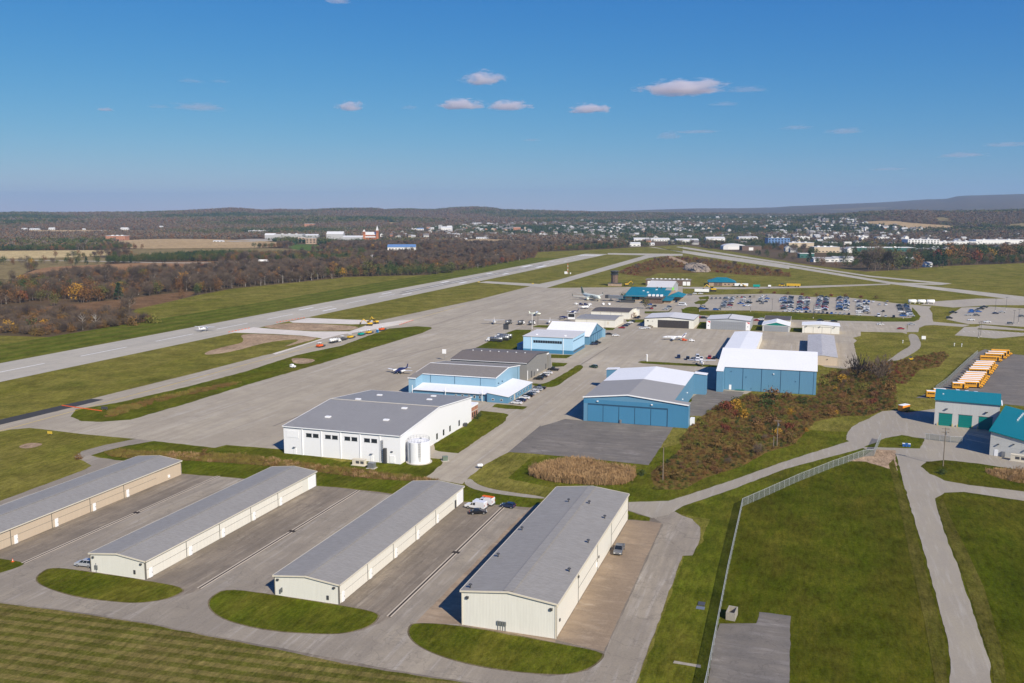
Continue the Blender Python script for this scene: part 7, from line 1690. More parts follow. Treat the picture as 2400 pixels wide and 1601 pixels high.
for i, (z, dx) in enumerate(((12.2, .5), (11.9, -.4), (10.2, 0))):
    pts = []
    for k in range(13):
        q = k / 12; pts.append((pp[0][0] + dx + q * 60, pp[0][1] - q * 22, z - 1.6 * math.sin(PI * q) + .1))
    mb = MB()
    for a, c in zip(pts, pts[1:]): mb.tube(a, c, .02, n=4)
    o = mb.build('power_line', MATS['metal_grey']); tag(o, 'thin overhead wire running from the tall utility pole', 'wire', 'overhead wires')
for i, (x, y) in enumerate(PT['lotpoles']):
    o = thing('lamp_post', 'slim lamp post in the airport car parks', 'lamp post', (x, y, gz(x, y)), 0, 'car park lamp posts')
    MB().tube((0, 0, 0), (0, 0, 10), .13, .08, 8).build('shaft', MATS['metal_dark'], o); MB().box(-.9, .9, -.15, .15, 9.95, 10.15).build('lamp_head', MATS['metal_dark'], o); MB().lathe([(.4, 0), (.4, .7), (.15, .75)], n=10).build('footing', MATS['concrete_plain'], o)
def sign(x, y, w, h, zb, col, label, legs=2, rz=0, face=None):
    o = thing('sign', label, 'sign', (x, y, gz(x, y)), rz)
    MB().box(-w / 2, w / 2, -.12, .12, zb, zb + h).build('board', MATS[col], o)
    for s in ([-w * .35, w * .35] if legs == 2 else [0]): MB().tube((s, 0, -.2), (s, 0, zb), .09, n=6).build('post', MATS['metal_grey'], o)
    if face: MB().box(-w / 2 + .3, w / 2 - .3, -.15, -.12, zb + h * .35, zb + h - .25).build('face', MATS[face], o)
sg = PT['signs']
sign(*sg[0], 2.2, 2.4, 3.6, 'trim_white', 'blank white sign on a post behind the blue hangar', 1); sign(*sg[1], 3.6, 3.4, 3.6, 'metal_dark', 'dark square sign on a post beside the fuel trucks', 1); sign(*sg[2], 5.4, 4.2, 1.6, 'trim_white', 'large white sign with black panel behind the white roofed hangar', 2, 0, 'letter_black')
sign(69.3, 609.1, 2.4, 2.0, .9, 'trim_white', 'white notice board beside the short curved road'); sign(*PT['markers'][0], 2.0, .9, .25, 'paint_yellow', 'low yellow taxiway sign on the grass'); sign(*PT['markers'][2], 2.6, 1.0, .3, 'paint_yellow', 'yellow taxiway sign at the runway connector'); sign(*PT['markers'][3], 2.2, .9, .3, 'paint_yellow', 'yellow taxiway sign near the apron end of the connector'); sign(*PT['markers'][4], 3.0, 1.0, .2, 'trim_dark', 'low dark taxiway sign seen from behind on the grass strip')
for i, (x, y, lab) in enumerate(((*sg[3], 'slim lamp post on the apron beside the fuel trucks'), (*sg[4], 'white flag pole beside the pale blue hangar'), (*sg[5], 'thick white bollard post on the narrow grass island'))):
    o = thing('post', lab, 'post', (x, y, gz(x, y))); hh = (9, 10, 3.6)[i]; MB().tube((0, 0, 0), (0, 0, hh), (.12, .14, .35)[i], n=8).build('shaft', MATS['metal_dark' if i == 0 else 'trim_white'], o); MB().box(-.5, .5, -.2, .2, hh, hh + .2).build('cap', MATS['metal_dark' if i == 0 else 'trim_white'], o)
for x, y in PT['markers'][7:10]:
    o = thing('marker_post', 'small white marker post on the grass near the scrub slope', 'marker', (x, y, gz(x, y)), 0, 'white marker posts'); MB().tube((0, 0, -.1), (0, 0, 1.3), .18, .12, 8).build('post', MATS['trim_white'], o); MB().lathe([(.2, 1.3), (.34, 1.5), (.3, 1.8), (.05, 1.95)], n=10).build('cap', MATS['trim_white'], o)
ms = PT['misc']
def cabinet(x, y, w, d, h, col, label, rz=0, vents=0, pad=True):
    o = thing('utility_cabinet', label, 'cabinet', (x, y, gz(x, y)), rz)
    if pad: MB().box(-w / 2 - .4, w / 2 + .4, -d / 2 - .4, d / 2 + .4, -.05, .1).build('pad', MATS['concrete_plain'], o)
    MB().box(-w / 2, w / 2, -d / 2, d / 2, .1, h).build('housing', MATS[col], o); MB().box(-w / 2 - .08, w / 2 + .08, -d / 2 - .08, d / 2 + .08, h, h + .09).build('lid', MATS[col], o)
    for k in range(vents): MB().box(-w * .2 + k * w * .38, w * .08 + k * w * .38, -d / 2 - .03, -d / 2, h * .35, h * .8).build('louvre', MATS['trim_dark'], o)
cabinet(*ms[2], 4.2, 1.6, 1.9, 'trim_cream', 'cream generator housing with dark louvres beside the white hangar', 0, 2); cabinet(*ms[3], 2.1, 1.8, 1.7, 'metal_grey', 'grey green transformer box beside the cream generator'); cabinet(*ms[4], 1.6, 1.4, 1.4, 'plane_tail', 'dark green utility box on its pad near the water tank', .6)
cabinet(ms[7][0] + 1.2, ms[7][1] - 1.0, 4.4, 1.6, 2.0, 'trim_cream', 'cream generator housing against the bus garage wing', R(-16), 2)
plain('bin_blue', (0.02, 0.12, 0.42), .5)
for k in range(3):
    o = thing('wheelie_bin', 'blue bin in the row of three on the small lawn', 'bin', (ms[6][0] - .8 + k * .9, ms[6][1], gz(*ms[6])), 0, 'blue bins'); MB().loft([[(-.3, -.35, 0), (.3, -.35, 0), (.3, .35, 0), (-.3, .35, 0)], [(-.4, -.45, 1.0), (.4, -.45, 1.0), (.4, .45, 1.0), (-.4, .45, 1.0)]]).build('tub', MATS['bin_blue'], o); MB().box(-.42, .42, -.47, .47, 1.0, 1.1).build('lid', MATS['trim_white' if k != 1 else 'bin_blue'], o)
# concrete block enclosure by the fence and dark grate
o = thing('concrete_bunker', 'small open concrete block bunker beside the fence', 'bunker', (*ms[0], gz(*ms[0])), R(-5)); C = plain('block_grey', (0.33, 0.3, 0.25), .9, 0, .3, 3)
for a in ((-.9, -.7, -1.7, 1.7), (.7, .9, -1.7, 1.7), (-.69, .69, 1.5, 1.7), (-.69, .69, -1.7, -1.5)): MB().box(a[0], a[1], a[2], a[3], -.1, 1.6).build('block_wall', C, o)
MB().box(-.69, .69, -1.49, 1.49, .02, .1).build('floor_slab', MATS['trim_dark'], o)
o = thing('drain_inlet', 'dark square drain inlet on the grass left of the fence', 'drain', (*ms[1], gz(*ms[1]))); MB().box(-.7, .7, -.8, .8, -.05, .18).build('grate', MATS['trim_dark'], o); MB().box(-.85, .85, -2.6, -1.2, -.05, .05).build('slab', MATS['metal_grey'], o)
o = thing('propane_tank', 'small white tank on legs at the lane edge', 'tank', (*ms[5], gz(*ms[5])), R(30)); MB().loft([ring(xx, r, .9, 12) for xx, r in ((-.9, .2), (-.7, .5), (.7, .5), (.9, .2))]).build('shell', MATS['trim_white'], o, True)
for xx in (-.5, .5): MB().box(xx - .08, xx + .08, -.35, .35, 0, .5).build('leg', MATS['metal_dark'], o)
o = thing('traffic_cone', 'orange traffic cone on the hangar lane', 'cone', (-171.5, 152.0, gz(-171.5, 152))); MB().lathe([(.2, .03), (.03, .75)], n=12).build('cone_body', MATS['orange'], o); MB().box(-.28, .28, -.28, .28, 0, .03).build('base', MATS['orange'], o); MB().lathe([(.135, .3), (.105, .45)], n=12).build('band', MATS['trim_white'], o)
# runway closure barricades across the black asphalt
mA, mB = (-291.6, 289), (-270, 286)
for k in range(12):
    q = k / 11; o = thing('barricade', 'low orange barricade in the line closing the taxiway', 'barricade', (mA[0] + (mB[0] - mA[0]) * q, mA[1] + (mB[1] - mA[1]) * q, gz(-285, 287)), 0, 'orange barricades')
    MB().box(-.85, .85, -.12, .12, .05, .32).build('beam', MATS['orange'], o); MB().box(-.75, -.6, -.3, .3, 0, .1).build('foot', MATS['trim_dark'], o)
for a in (0, 2, 4):
    (x0, y0), (x1, y1) = PT['barricades'][a:a + 2]; k = int(math.hypot(x1 - x0, y1 - y0) / 3.2)
    for j in range(k):
        x, y = x0 + (x1 - x0) * j / k, y0 + (y1 - y0) * j / k; o = thing('barricade', 'low orange barricade in the line around the new concrete', 'barricade', (x, y, gz(x, y)), math.atan2(y1 - y0, x1 - x0), 'orange barricades around the works')
        MB().box(-.85, .85, -.12, .12, .05, .4).build('beam', MATS['orange'], o); MB().box(-.75, -.6, -.3, .3, 0, .1).build('foot', MATS['trim_dark'], o)
# glide slope mast
o = thing('antenna_mast', 'orange and white antenna mast beside the runway', 'mast', (*PT['localizer'][0], .05)); 
for k in range(6): MB().tube((0, 0, k * 2.2), (0, 0, k * 2.2 + 2.2), .28, n=6).build('mast_section', MATS['orange' if k % 2 else 'trim_white'], o)
MB().box(-4, -1, -1.5, 1.5, 0, 3).build('shelter', MATS['trim_white'], o); MB().box(3, 4.2, -.6, .6, 0, 1.8).build('cabinet', MATS['trim_white'], o)
o = thing('yellow_machine', 'small yellow roller at the end of the short curved road', 'machine', (*PT['markers'][5], .1)); MB().box(-1.1, 1.1, -.8, .8, .6, 1.5).build('body', MATS['plant_yellow'], o); MB().tube((1.2, -.8, .55), (1.2, .8, .55), .55, n=14).build('drum', MATS['trim_dark'], o); MB().tube((-1.0, -.8, .5), (-1.0, .8, .5), .5, n=14).build('rear_drum', MATS['trim_dark'], o); MB().box(-.7, .3, -.6, .6, 1.5, 2.4).build('cab', MATS['trim_dark'], o)
# gravel heap
def heap():
    hp = POLY['gravel_heap'][1]; gg = random.Random(5); cx = sum(p[0] for p in hp) / len(hp); cy = sum(p[1] for p in hp) / len(hp)
    rings = []
    for f, z in ((1.0, -.3), (.92, 1.8), (.84, 3.4), (.7, 4.2), (.5, 4.7), (.3, 5.6), (.12, 5.8)):
        ring_ = []
        for i in range(len(hp)):
            a, c = hp[i], hp[(i + 1) % len(hp)]
            for q in [w_ / 9 for w_ in range(9)]: x, y = a[0] + (c[0] - a[0]) * q, a[1] + (c[1] - a[1]) * q; ring_.append((cx + (x - cx) * f + gg.uniform(-2, 2), cy + (y - cy) * f + gg.uniform(-3, 3), z + gg.uniform(-.9, .9)))
        rings.append(ring_)
    o = MB().loft(rings).build('gravel_heap', MATS['gravel_pile']); tag(o, 'big pale gravel heap in the scrub hollow beyond the terminal', 'gravel heap', kind='stuff')
heap()

# ------------------------------------------------------------------ vegetation
leafy('twigs_bare', [(0.10, 0.075, 0.055), (0.135, 0.095, 0.07), (0.09, 0.07, 0.055)], .35)
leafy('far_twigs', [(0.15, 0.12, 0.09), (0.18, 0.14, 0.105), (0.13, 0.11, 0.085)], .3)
leafy('leaf_rust', [(0.16, 0.085, 0.038), (0.22, 0.105, 0.036), (0.14, 0.08, 0.045)], .35)
leafy('leaf_olive', [(0.10, 0.098, 0.03), (0.135, 0.12, 0.04), (0.08, 0.09, 0.032)], .35)
leafy('leaf_gold', [(0.36, 0.22, 0.03), (0.42, 0.24, 0.03), (0.33, 0.16, 0.03)], .3)
leafy('leaf_green', [(0.045, 0.065, 0.022), (0.065, 0.085, 0.03), (0.045, 0.07, 0.02)], .35)
leafy('leaf_conifer', [(0.028, 0.048, 0.025), (0.035, 0.06, 0.03)], .3)
leafy('leaf_red', [(0.22, 0.07, 0.035), (0.15, 0.045, 0.03)], .3)
leafy('brush', [(0.14, 0.105, 0.035), (0.19, 0.115, 0.04), (0.22, 0.12, 0.035), (0.12, 0.10, 0.03), (0.17, 0.085, 0.035)], .4)
leafy('brush_green', [(0.10, 0.11, 0.02), (0.16, 0.145, 0.03)], .35)
leafy('reed_tan', [(0.34, 0.22, 0.11), (0.42, 0.28, 0.15), (0.30, 0.18, 0.085)], .3)
leafy('weed_gold', [(0.24, 0.19, 0.035), (0.2, 0.14, 0.05), (0.15, 0.13, 0.03)], .35)
plain('bark', (0.14, 0.105, 0.08), .9, 0, .3, 2); plain('bark_pale', (0.42, 0.38, 0.33), .9, 0, .2, 2)

def trunk_mesh(sd, h, pale=False, bare=False):
    g = random.Random(sd); mb = MB()
    top = h * (.72 if bare else .55)
    pts = [Vector((0, 0, -.3))]
    for k in range(4): pts.append(Vector((g.uniform(-.25, .25) * k, g.uniform(-.25, .25) * k, top * (k + 1) / 4)))
    for k, (a, b) in enumerate(zip(pts, pts[1:])): mb.tube(a, b, .38 * (1 - k * .2), .38 * (1 - (k + 1) * .2), 6, False)
    nl = 9 if bare else 5
    for k in range(nl):
        t = g.uniform(.3, .95); p = pts[0].lerp(pts[-1], t); a = k * 2.4 + g.uniform(-.4, .4)
        e = p + Vector((math.cos(a), math.sin(a), g.uniform(.5, 1.1))) * h * g.uniform(.16, .3)
        mb.tube(p, e, .15, .05, 4, False)
        if bare:
            for q in range(3):
                m = p.lerp(e, g.uniform(.4, .9)); b2 = a + g.uniform(-1, 1)
                mb.tube(m, m + Vector((math.cos(b2), math.sin(b2), g.uniform(.4, 1.2))) * h * .12, .06, .02, 3, False)
    return mb.mesh('trunk', MATS['bark_pale' if pale else 'bark'])
def crown_mesh(sd, h, w, m, kind='round', n=34, q=7, size=.9):
    """leaf sized faces in clumps through the crown's volume"""
    g = random.Random(sd); mb = MB()
    for c in range(n):
        if kind == 'conifer':
            t = g.random() ** .8; rr = w * (1 - t) * .5 * g.uniform(.5, 1) + .15; a = g.uniform(0, 6.283)
            cx, cy, cz = rr * math.cos(a), rr * math.sin(a), h * (.1 + .88 * t); sp = .7
        else:
            while True:
                x, y, z = g.uniform(-1, 1), g.uniform(-1, 1), g.uniform(-1, 1)
                d = x * x + y * y + z * z
                if .12 < d < 1: break
            lift = .58 if kind == 'round' else .62
            cx, cy, cz = x * w * .5 * g.uniform(.75, 1.1), y * w * .5 * g.uniform(.75, 1.1), h * lift + z * h * (.40 if kind == 'round' else .34)
            if kind == 'shrub': cz = h * .45 + z * h * .5
            sp = w * .11 + .3
        for k in range(q):
            p = Vector((cx + g.gauss(0, sp), cy + g.gauss(0, sp), max(.15, cz + g.gauss(0, sp * .8))))
            if kind == 'bare':
                d = Vector((p.x, p.y, (p.z - h * .45) * 1.4 + 2)).normalized() + Vector((g.uniform(-.5, .5), g.uniform(-.5, .5), g.uniform(-.3, .5)))
                d.normalize(); u = d.orthogonal().normalized(); L = size * g.uniform(1.2, 2.4); wd = size * .16
                mb.add([p - u * wd, p + u * wd, p + d * L], [(0, 1, 2)])
            else:
                nrm = Vector((g.uniform(-1, 1), g.uniform(-1, 1), g.uniform(-.4, 1))).normalized(); u = nrm.orthogonal().normalized(); v = nrm.cross(u); s = size * g.uniform(.5, 1.1)
                a = g.uniform(0, 6.28); u, v = u * math.cos(a) + v * math.sin(a), v * math.cos(a) - u * math.sin(a)
                mb.add([p - u * s, p - v * s * .6, p + u * s, p + v * s * .6], [(0, 1, 2, 3)])
    return mb.mesh('crown', MATS[m])
SPEC = [  # material, kind, height, width, clumps, faces, face size, bare trunk
 ('twigs_bare', 'bare', 17, 10, 60, 11, 1.0, True), ('twigs_bare', 'bare', 15, 9, 60, 10, 1.0, True), ('twigs_bare', 'bare', 19, 9.5, 64, 11, 1.1, True),
 ('leaf_rust', 'round', 15, 10, 36, 8, .8, False), ('leaf_rust', 'round', 17, 9, 36, 8, .8, False), ('leaf_olive', 'round', 15, 11, 38, 8, .8, False), ('leaf_olive', 'round', 13, 9, 34, 8, .8, False),
 ('leaf_gold', 'round', 14, 10, 36, 8, .8, False), ('leaf_green', 'round', 15, 11, 40, 8, .85, False), ('leaf_conifer', 'conifer', 16, 8, 60, 7, .8, False), ('leaf_red', 'round', 12, 9, 34, 8, .8, False)]
BARE, RUST, OLIVE, GOLD, GREENT, CONI, REDT = (0, 1, 2), (3, 4), (5, 6), (7,), (8,), (9,), (10,)
TREES = []
for i, (m, kd, h, w, nn, q, s, br) in enumerate(SPEC):
    TREES.append((trunk_mesh(100 + i, h, i == 2, br), crown_mesh(200 + i, h, w, m, kd, nn, q, s)))
NAMES = {0: ('bare_tree', 'bare grey brown tree'), 1: ('bare_tree', 'bare grey brown tree'), 2: ('bare_tree', 'bare pale trunked tree'), 3: ('autumn_tree', 'rust brown autumn tree'), 4: ('autumn_tree', 'rust brown autumn tree'), 5: ('olive_tree_crown', 'olive green tree'), 6: ('olive_tree_crown', 'olive green tree'), 7: ('golden_tree', 'golden orange autumn tree'), 8: ('green_tree', 'dark green leafy tree'), 9: ('conifer_tree', 'dark green conifer'), 10: ('red_tree', 'red autumn tree')}
def tree(idx, x, y, s, rz, label, group=None):
    nm = {'olive_tree_crown': 'leafy_tree'}.get(NAMES[idx][0], NAMES[idx][0])
    o = thing(nm, label, 'tree', (x, y, terr(x, y)), rz, group); o.scale = (s, s, s * rnd.uniform(.9, 1.1))
    link('trunk', TREES[idx][0], o); link('crown', TREES[idx][1], o)
    return o

def merged(name, parts):
    bm = bmesh.new(); mats = []
    for k, me in enumerate(parts):
        off = len(mats)
        n0 = len(bm.faces); bm.from_mesh(me); bm.faces.ensure_lookup_table()
        for f in bm.faces[n0:]: f.material_index = off
        mats.append(me.materials[0])
    me = bpy.data.meshes.new(name); bm.to_mesh(me); bm.free()
    for m in mats: me.materials.append(m)
    return me
def make_protos(cname, meshes):
    c = bpy.data.collections.new(cname)
    for i, me in enumerate(meshes):
        o = bpy.data.objects.new('%s_%02d' % (cname, i), me); c.objects.link(o)
    return c
def scatter(name, label, cat, pts, coll):
    """one object of instances: pts = (x, y, z, scale, turn, which)"""
    me = bpy.data.meshes.new(name); me.from_pydata([p[:3] for p in pts], [], [])
    for an, ty, k in (('scl', 'FLOAT', 3), ('turn', 'FLOAT', 4), ('which', 'INT', 5)):
        a = me.attributes.new(an, ty, 'POINT'); a.data.foreach_set('value', [p[k] for p in pts])
    o = link(name, me); tag(o, label, cat, kind='stuff')
    ng = bpy.data.node_groups.new(name, 'GeometryNodeTree')
    ng.interface.new_socket('Geometry', in_out='INPUT', socket_type='NodeSocketGeometry'); ng.interface.new_socket('Geometry', in_out='OUTPUT', socket_type='NodeSocketGeometry')
    N, L = ng.nodes, ng.links
    gi, go = N.new('NodeGroupInput'), N.new('NodeGroupOutput')
    ip = N.new('GeometryNodeInstanceOnPoints'); ci = N.new('GeometryNodeCollectionInfo')
    ci.inputs['Collection'].default_value = coll; ci.inputs['Separate Children'].default_value = True; ci.inputs['Reset Children'].default_value = True
    def attr(nm, ty):
        a = N.new('GeometryNodeInputNamedAttribute'); a.data_type = ty; a.inputs['Name'].default_value = nm
        return [s for s in a.outputs if s.enabled][0]
    cb = N.new('ShaderNodeCombineXYZ'); L.new(attr('turn', 'FLOAT'), cb.inputs[2]); er = N.new('FunctionNodeEulerToRotation'); L.new(cb.outputs[0], er.inputs[0])
    L.new(gi.outputs[0], ip.inputs['Points']); L.new(ci.outputs[0], ip.inputs['Instance']); ip.inputs['Pick Instance'].default_value = True
    L.new(attr('which', 'INT'), ip.inputs['Instance Index']); L.new(er.outputs[0], ip.inputs['Rotation']); L.new(attr('scl', 'FLOAT'), ip.inputs['Scale']); L.new(ip.outputs[0], go.inputs[0])
    md = o.modifiers.new('scatter', 'NODES'); md.node_group = ng
    return o
TC = make_protos('tree_kind', [merged('tree_kind', [a, b]) for a, b in TREES])

def nz(x, y, s, o=0.0): return mn.noise(Vector((x * s + o, y * s - o, o * .37)))
OPEN = [POLY['open_mid'][1]] + [chaikin(POLY[k][1], 2) for k in POLY if k.startswith('field_')] + [POLY[k][1] for k in ('highway', 'road_church', 'campus_lot')]
BOX = []   # keep-clear circles around far buildings
for nme, x, y, w, h in FARB: BOX.append((x - SH * 12, y + CH * 12, w * .55 + 10, 150 if y > 2000 else 90))
for q in ('church', 'bluebarn', 'hangar_far'):
    for x, y in PT[q]: BOX.append((x, y + 10, 36, 240))
AIR = POLY['airfield_grass'][1]; TOWN = POLY['town'][1]
def blocked(x, y, m=0):
    if inside(x, y, AIR): return True
    for p in OPEN:
        if inside(x, y, p): return True
    for bx, by, br, bf in BOX:
        # also keep the side towards the airfield open so that the building can be seen
        dx, dy = x - bx, y - by
        if dx * dx + dy * dy < br * br: return True
        f = -(dx * -SH + dy * CH)
        if 0 < f < bf and abs(dx * CH + dy * SH) < br * .85: return True
    return False
def pick(x, y, g):
    a = nz(x, y, .0045, 3.1) + g.uniform(-.28, .28); b_ = nz(x, y, .003, 9.7)
    if y > 1350 and x > -250: a += .25
    if inside(x, y, TOWN): a += .2
    if x < -700 and 1150 < y < 1420 and x > -1000: a += .3
    if a > .42: return g.choice((8, 8, 8, 9, 5))
    if a > .2: return g.choice((5, 6, 8, 5, 6, 3))
    if a > .02: return g.choice((3, 4, 3, 5, 0, 0, 7 if g.random() < .3 else 3))
    if g.random() < .03: return 7
    if g.random() < .02: return 10
    return g.choice((0, 1, 0, 2, 1, 0, 3, 4))
near = []
g = random.Random(21)
# woods beside the runway: every tree placed singly
def fill(az0, az1, r0, r1, cell):
    out = []
    r = r0
    while r < r1:
        k = max(1, int(R(az1 - az0) * r / cell))
        for i in range(k):
            az = az0 + (az1 - az0) * (i + g.random()) / k; rr = r + g.uniform(-.5, .5) * cell
            out.append(polar(az, rr) + (rr,))
        r += cell
    return out
for x, y, r in fill(-33, 33, 540, 2150, 8.2):
    if blocked(x, y): continue
    if inside(x, y, TOWN) and g.random() < .5: continue
    if x < -440 and y < 575 and x > -620: continue
    if -120 < x < 175 and y < 1950 and g.random() < .86: continue
    if nz(x, y, .006, 1.7) < -.36: continue
    if inside(x, y, POLY['open_left'][1]) and g.random() < .86: continue
    near.append((x, y, 0.0, g.uniform(.5, .9), g.uniform(0, 6.28), pick(x, y, g), r))
near.sort(key=lambda p: p[6])
single = near[:235]; rest = near[235:]
for x, y, z, s, a, i, r in single:
    tree(i, x, y, s, a, NAMES[i][1] + ' in the woodland beyond the runway', 'woodland trees beyond the runway')
scatter('woodland', 'mixed autumn woodland between the airfield and the town', 'woodland', [p[:6] for p in rest], TC)

# clumps for the far woods
def clump_mesh(sd, mats, n=9, span=34, h=13):
    g2 = random.Random(sd); per = {}
    for k in range(n):
        m = g2.choice(mats); mb = per.setdefault(m, MB()); cx, cy = g2.uniform(-span / 2, span / 2), g2.uniform(-span / 2, span / 2); hh = h * g2.uniform(.7, 1.15); w = hh * .6
        for c in range(26):
            p = Vector((cx + g2.gauss(0, w * .3), cy + g2.gauss(0, w * .3), max(.5, hh * .58 + g2.gauss(0, hh * .22)))); s = g2.uniform(1.0, 2.0)
            nrm = Vector((g2.uniform(-1, 1), g2.uniform(-1, 1), g2.uniform(-.2, 1))).normalized(); u = nrm.orthogonal().normalized(); v = nrm.cross(u)
            mb.add([p - u * s, p - v * s, p + u * s, p + v * s], [(0, 1, 2, 3)])
    return merged('clump', [mb.mesh('c', MATS[m]) for m, mb in per.items()])
CL = make_protos('clump_kind', [clump_mesh(1, ['far_twigs', 'far_twigs', 'far_twigs', 'leaf_rust']), clump_mesh(2, ['far_twigs', 'leaf_rust', 'far_twigs']), clump_mesh(3, ['leaf_olive', 'far_twigs', 'far_twigs']), clump_mesh(4, ['leaf_olive', 'leaf_green']), clump_mesh(5, ['leaf_green', 'leaf_conifer', 'leaf_green']), clump_mesh(6, ['leaf_rust', 'far_twigs', 'far_twigs'])])
far = []
for r0, r1, cell in ((2150, 4200, 25), (4200, 6900, 34)):
    for x, y, r in fill(-32, 32, r0, r1, cell):
        if blocked(x, y): continue
        t_ = inside(x, y, TOWN)
        if t_ and g.random() < .45: continue
        if nz(x, y, .0018, 4.4) < -.42 and (r < 3000 or g.random() < .4): continue
        a = nz(x, y, .0016, 8.8) + g.uniform(-.3, .3) + (.3 if t_ else .04)
        i = 4 if a > .4 else 3 if a > .24 else 2 if a > .06 else g.choice((0, 1)) if a > -.3 else g.choice((1, 5))
        far.append((x, y, terr(x, y) - .3, g.uniform(.7, 1.05) * cell / 26 * (.84 if t_ else 1), g.uniform(0, 6.28), i))
scatter('distant_woods', 'hazy brown and green woods covering the far hills', 'woods', far, CL)

# trees that stand out one by one
for x, y, i, s, lab in ((-616.1, 635.6, 7, 1.15, 'broad golden orange tree at the edge of the brown field'), (-596.1, 663, 9, 1.0, 'dark conifer at the edge of the bare woods'), (-607, 655, 5, .95, 'yellow green tree beside the golden tree'), (-604, 648, 3, .9, 'rust brown tree between golden tree and conifer'),
        (-522.4, 1009.6, 5, 1.35, 'round olive tree at the runway grass edge'), (-628.7, 796.6, 7, 1.05, 'gold leaved tree in front of the bare woods'), (-541, 978.9, 7, .8, 'small orange tree beside the runway grass'), (-446, 1096.4, 6, 1.1, 'broad olive shrub like tree by the far runway grass'),
        (84.2, 1319.9, 0, 1.25, 'big bare purple brown tree in the lone clump'), (109.2, 1350.5, 5, 1.4, 'tall yellow green tree in the lone clump'), (113.9, 1329.7, 6, 1.0, 'yellow tree at the front of the lone clump'), (101, 1325.5, 1, 1.1, 'grey bare tree in the lone clump'), (92, 1350, 5, 1.35, 'wide yellow green tree at the back of the lone clump'), (76, 1335, 0, 1.1, 'bare tree on the outer side of the lone clump'), (129.7, 1380.3, 8, .8, 'small green tree beside the lone clump'), (140.7, 1360.9, 3, 1.0, 'autumn tree beside the white house'), (172.7, 1418.5, 9, 1.5, 'large dark spruce beside the far houses'), (181, 1424, 9, 1.4, 'second dark spruce beside the far houses'), (241.8, 1532, 10, 1.05, 'bright orange red tree in front of the far treeline'), (-1.6, 1479.7, 9, 1.2, 'dark spruce beside the green roofed shop'), (52.5, 1526.8, 8, .8, 'dark tree beside the grey shed'), (70.6, 1409.5, 8, 1.1, 'dark green tree at the crosswind taxiway')):
    tree(i, x, y, s * ((1.0 if i == 9 else 1.65) if x > -10 else 1.1), rnd.uniform(0, 6), lab)
for k in range(34):
    x = 190 + k * 9 + rnd.uniform(-4, 4); y = 1560 + k * 6 + rnd.uniform(-25, 45)
    i = rnd.choice((3, 4, 3, 8, 8, 0, 7, 5, 10)); tree(i, x, y, rnd.uniform(1.3, 1.9), rnd.uniform(0, 6), NAMES[i][1] + ' in the treeline beyond the crosswind runway', 'treeline beyond the crosswind runway')
tree(5, -127.5, 738, .62, 1.0, 'yellowing tree beside the terminal car park'); tree(3, -124.5, 671, .35, 2.0, 'small round tree beside the brown roofed hangar'); tree(8, -160.5, 806, .45, .4, 'dark green tree at the terminal gate')

# shrubs and scrub ----------------------------------------------------------------------------------------
SH_M = [('brush', 3.0, 3.4), ('brush', 2.2, 3.0), ('brush_green', 2.4, 3.2), ('leaf_red', 2.2, 2.8), ('leaf_rust', 3.4, 3.4), ('leaf_gold', 3.0, 2.6), ('twigs_bare', 3.6, 3.8), ('leaf_green', 2.6, 3.2)]
SHR = [crown_mesh(300 + i, h, w, m, 'shrub' if m != 'twigs_bare' else 'bare', 30, 9, .34 if m != 'twigs_bare' else .5) for i, (m, h, w) in enumerate(SH_M)]
STEM = MB().tube((0, 0, -.2), (0, 0, 1.2), .12, .05, 5).mesh('stem', MATS['bark'])
SHN = ['brown scrub bush', 'low brown bush', 'green bush', 'dark red bush', 'orange brown bush', 'golden bush', 'bare grey bush', 'dark green bush']
def shrub(i, x, y, s, where, grp):
    o = thing('shrub', SHN[i] + ' ' + where, 'shrub', (x, y, gz(x, y)), rnd.uniform(0, 6), grp); o.scale = (s, s, s * rnd.uniform(.85, 1.2)); link('foliage', SHR[i], o); link('stem', STEM, o)
BK = POLY['scrub_bank'][1]; g = random.Random(31)
def inpoly(p, g2):
    xs, ys = [q[0] for q in p], [q[1] for q in p]
    while True:
        x, y = g2.uniform(min(xs), max(xs)), g2.uniform(min(ys), max(ys))
        if inside(x, y, p): return x, y
def on_building(x, y): return (-38.5 < x < 6 and 403 < y < 466) or (-87 < x < -39.5 and 329 < y < 402)
cnt = 0
while cnt < 120:
    x, y = inpoly(BK, g)
    if on_building(x, y): continue
    lower = y < 330
    i = g.choice((6, 0, 0, 6, 1, 0)) if (lower and g.random() < .7) or y > 440 else g.choice((0, 1, 2, 4, 2, 0, 3, 5 if g.random() < .4 else 2, 7, 4))
    shrub(i, x, y, g.uniform(.4, 1.05) * (1.15 if y > 430 else 1), 'on the scrub bank below the blue hangars', 'bushes on the scrub bank'); cnt += 1
for x, y, i, s, lab in ((-13, 398, 4, 1.4, 'tall orange sumac bush below the tall blue hangar'), (-26, 371, 5, 1.3, 'yellow sapling on the scrub bank'), (-22, 356, 5, 1.0, 'pale gold sapling above the transformer pole'), (-30, 366, 3, 1.5, 'dark red thicket beside the asphalt pad'), (-14.5, 380, 7, 1.6, 'dark green thicket with deep shade on the bank'), (24, 462, 6, 2.2, 'large bare grey thicket at the top of the bank'), (33, 455, 6, 2.4, 'broad bare purple grey thicket beside the service road'), (17, 445, 5, 1.3, 'yellow green bush beside the bare thicket'), (36, 480, 6, 2.0, 'bare grey thicket behind the yellow bush')):
    o = thing('shrub', lab, 'shrub', (x, y, gz(x, y)), g.uniform(0, 6)); o.scale = (s, s, s * 1.1); link('foliage', SHR[i], o); link('stem', STEM, o)
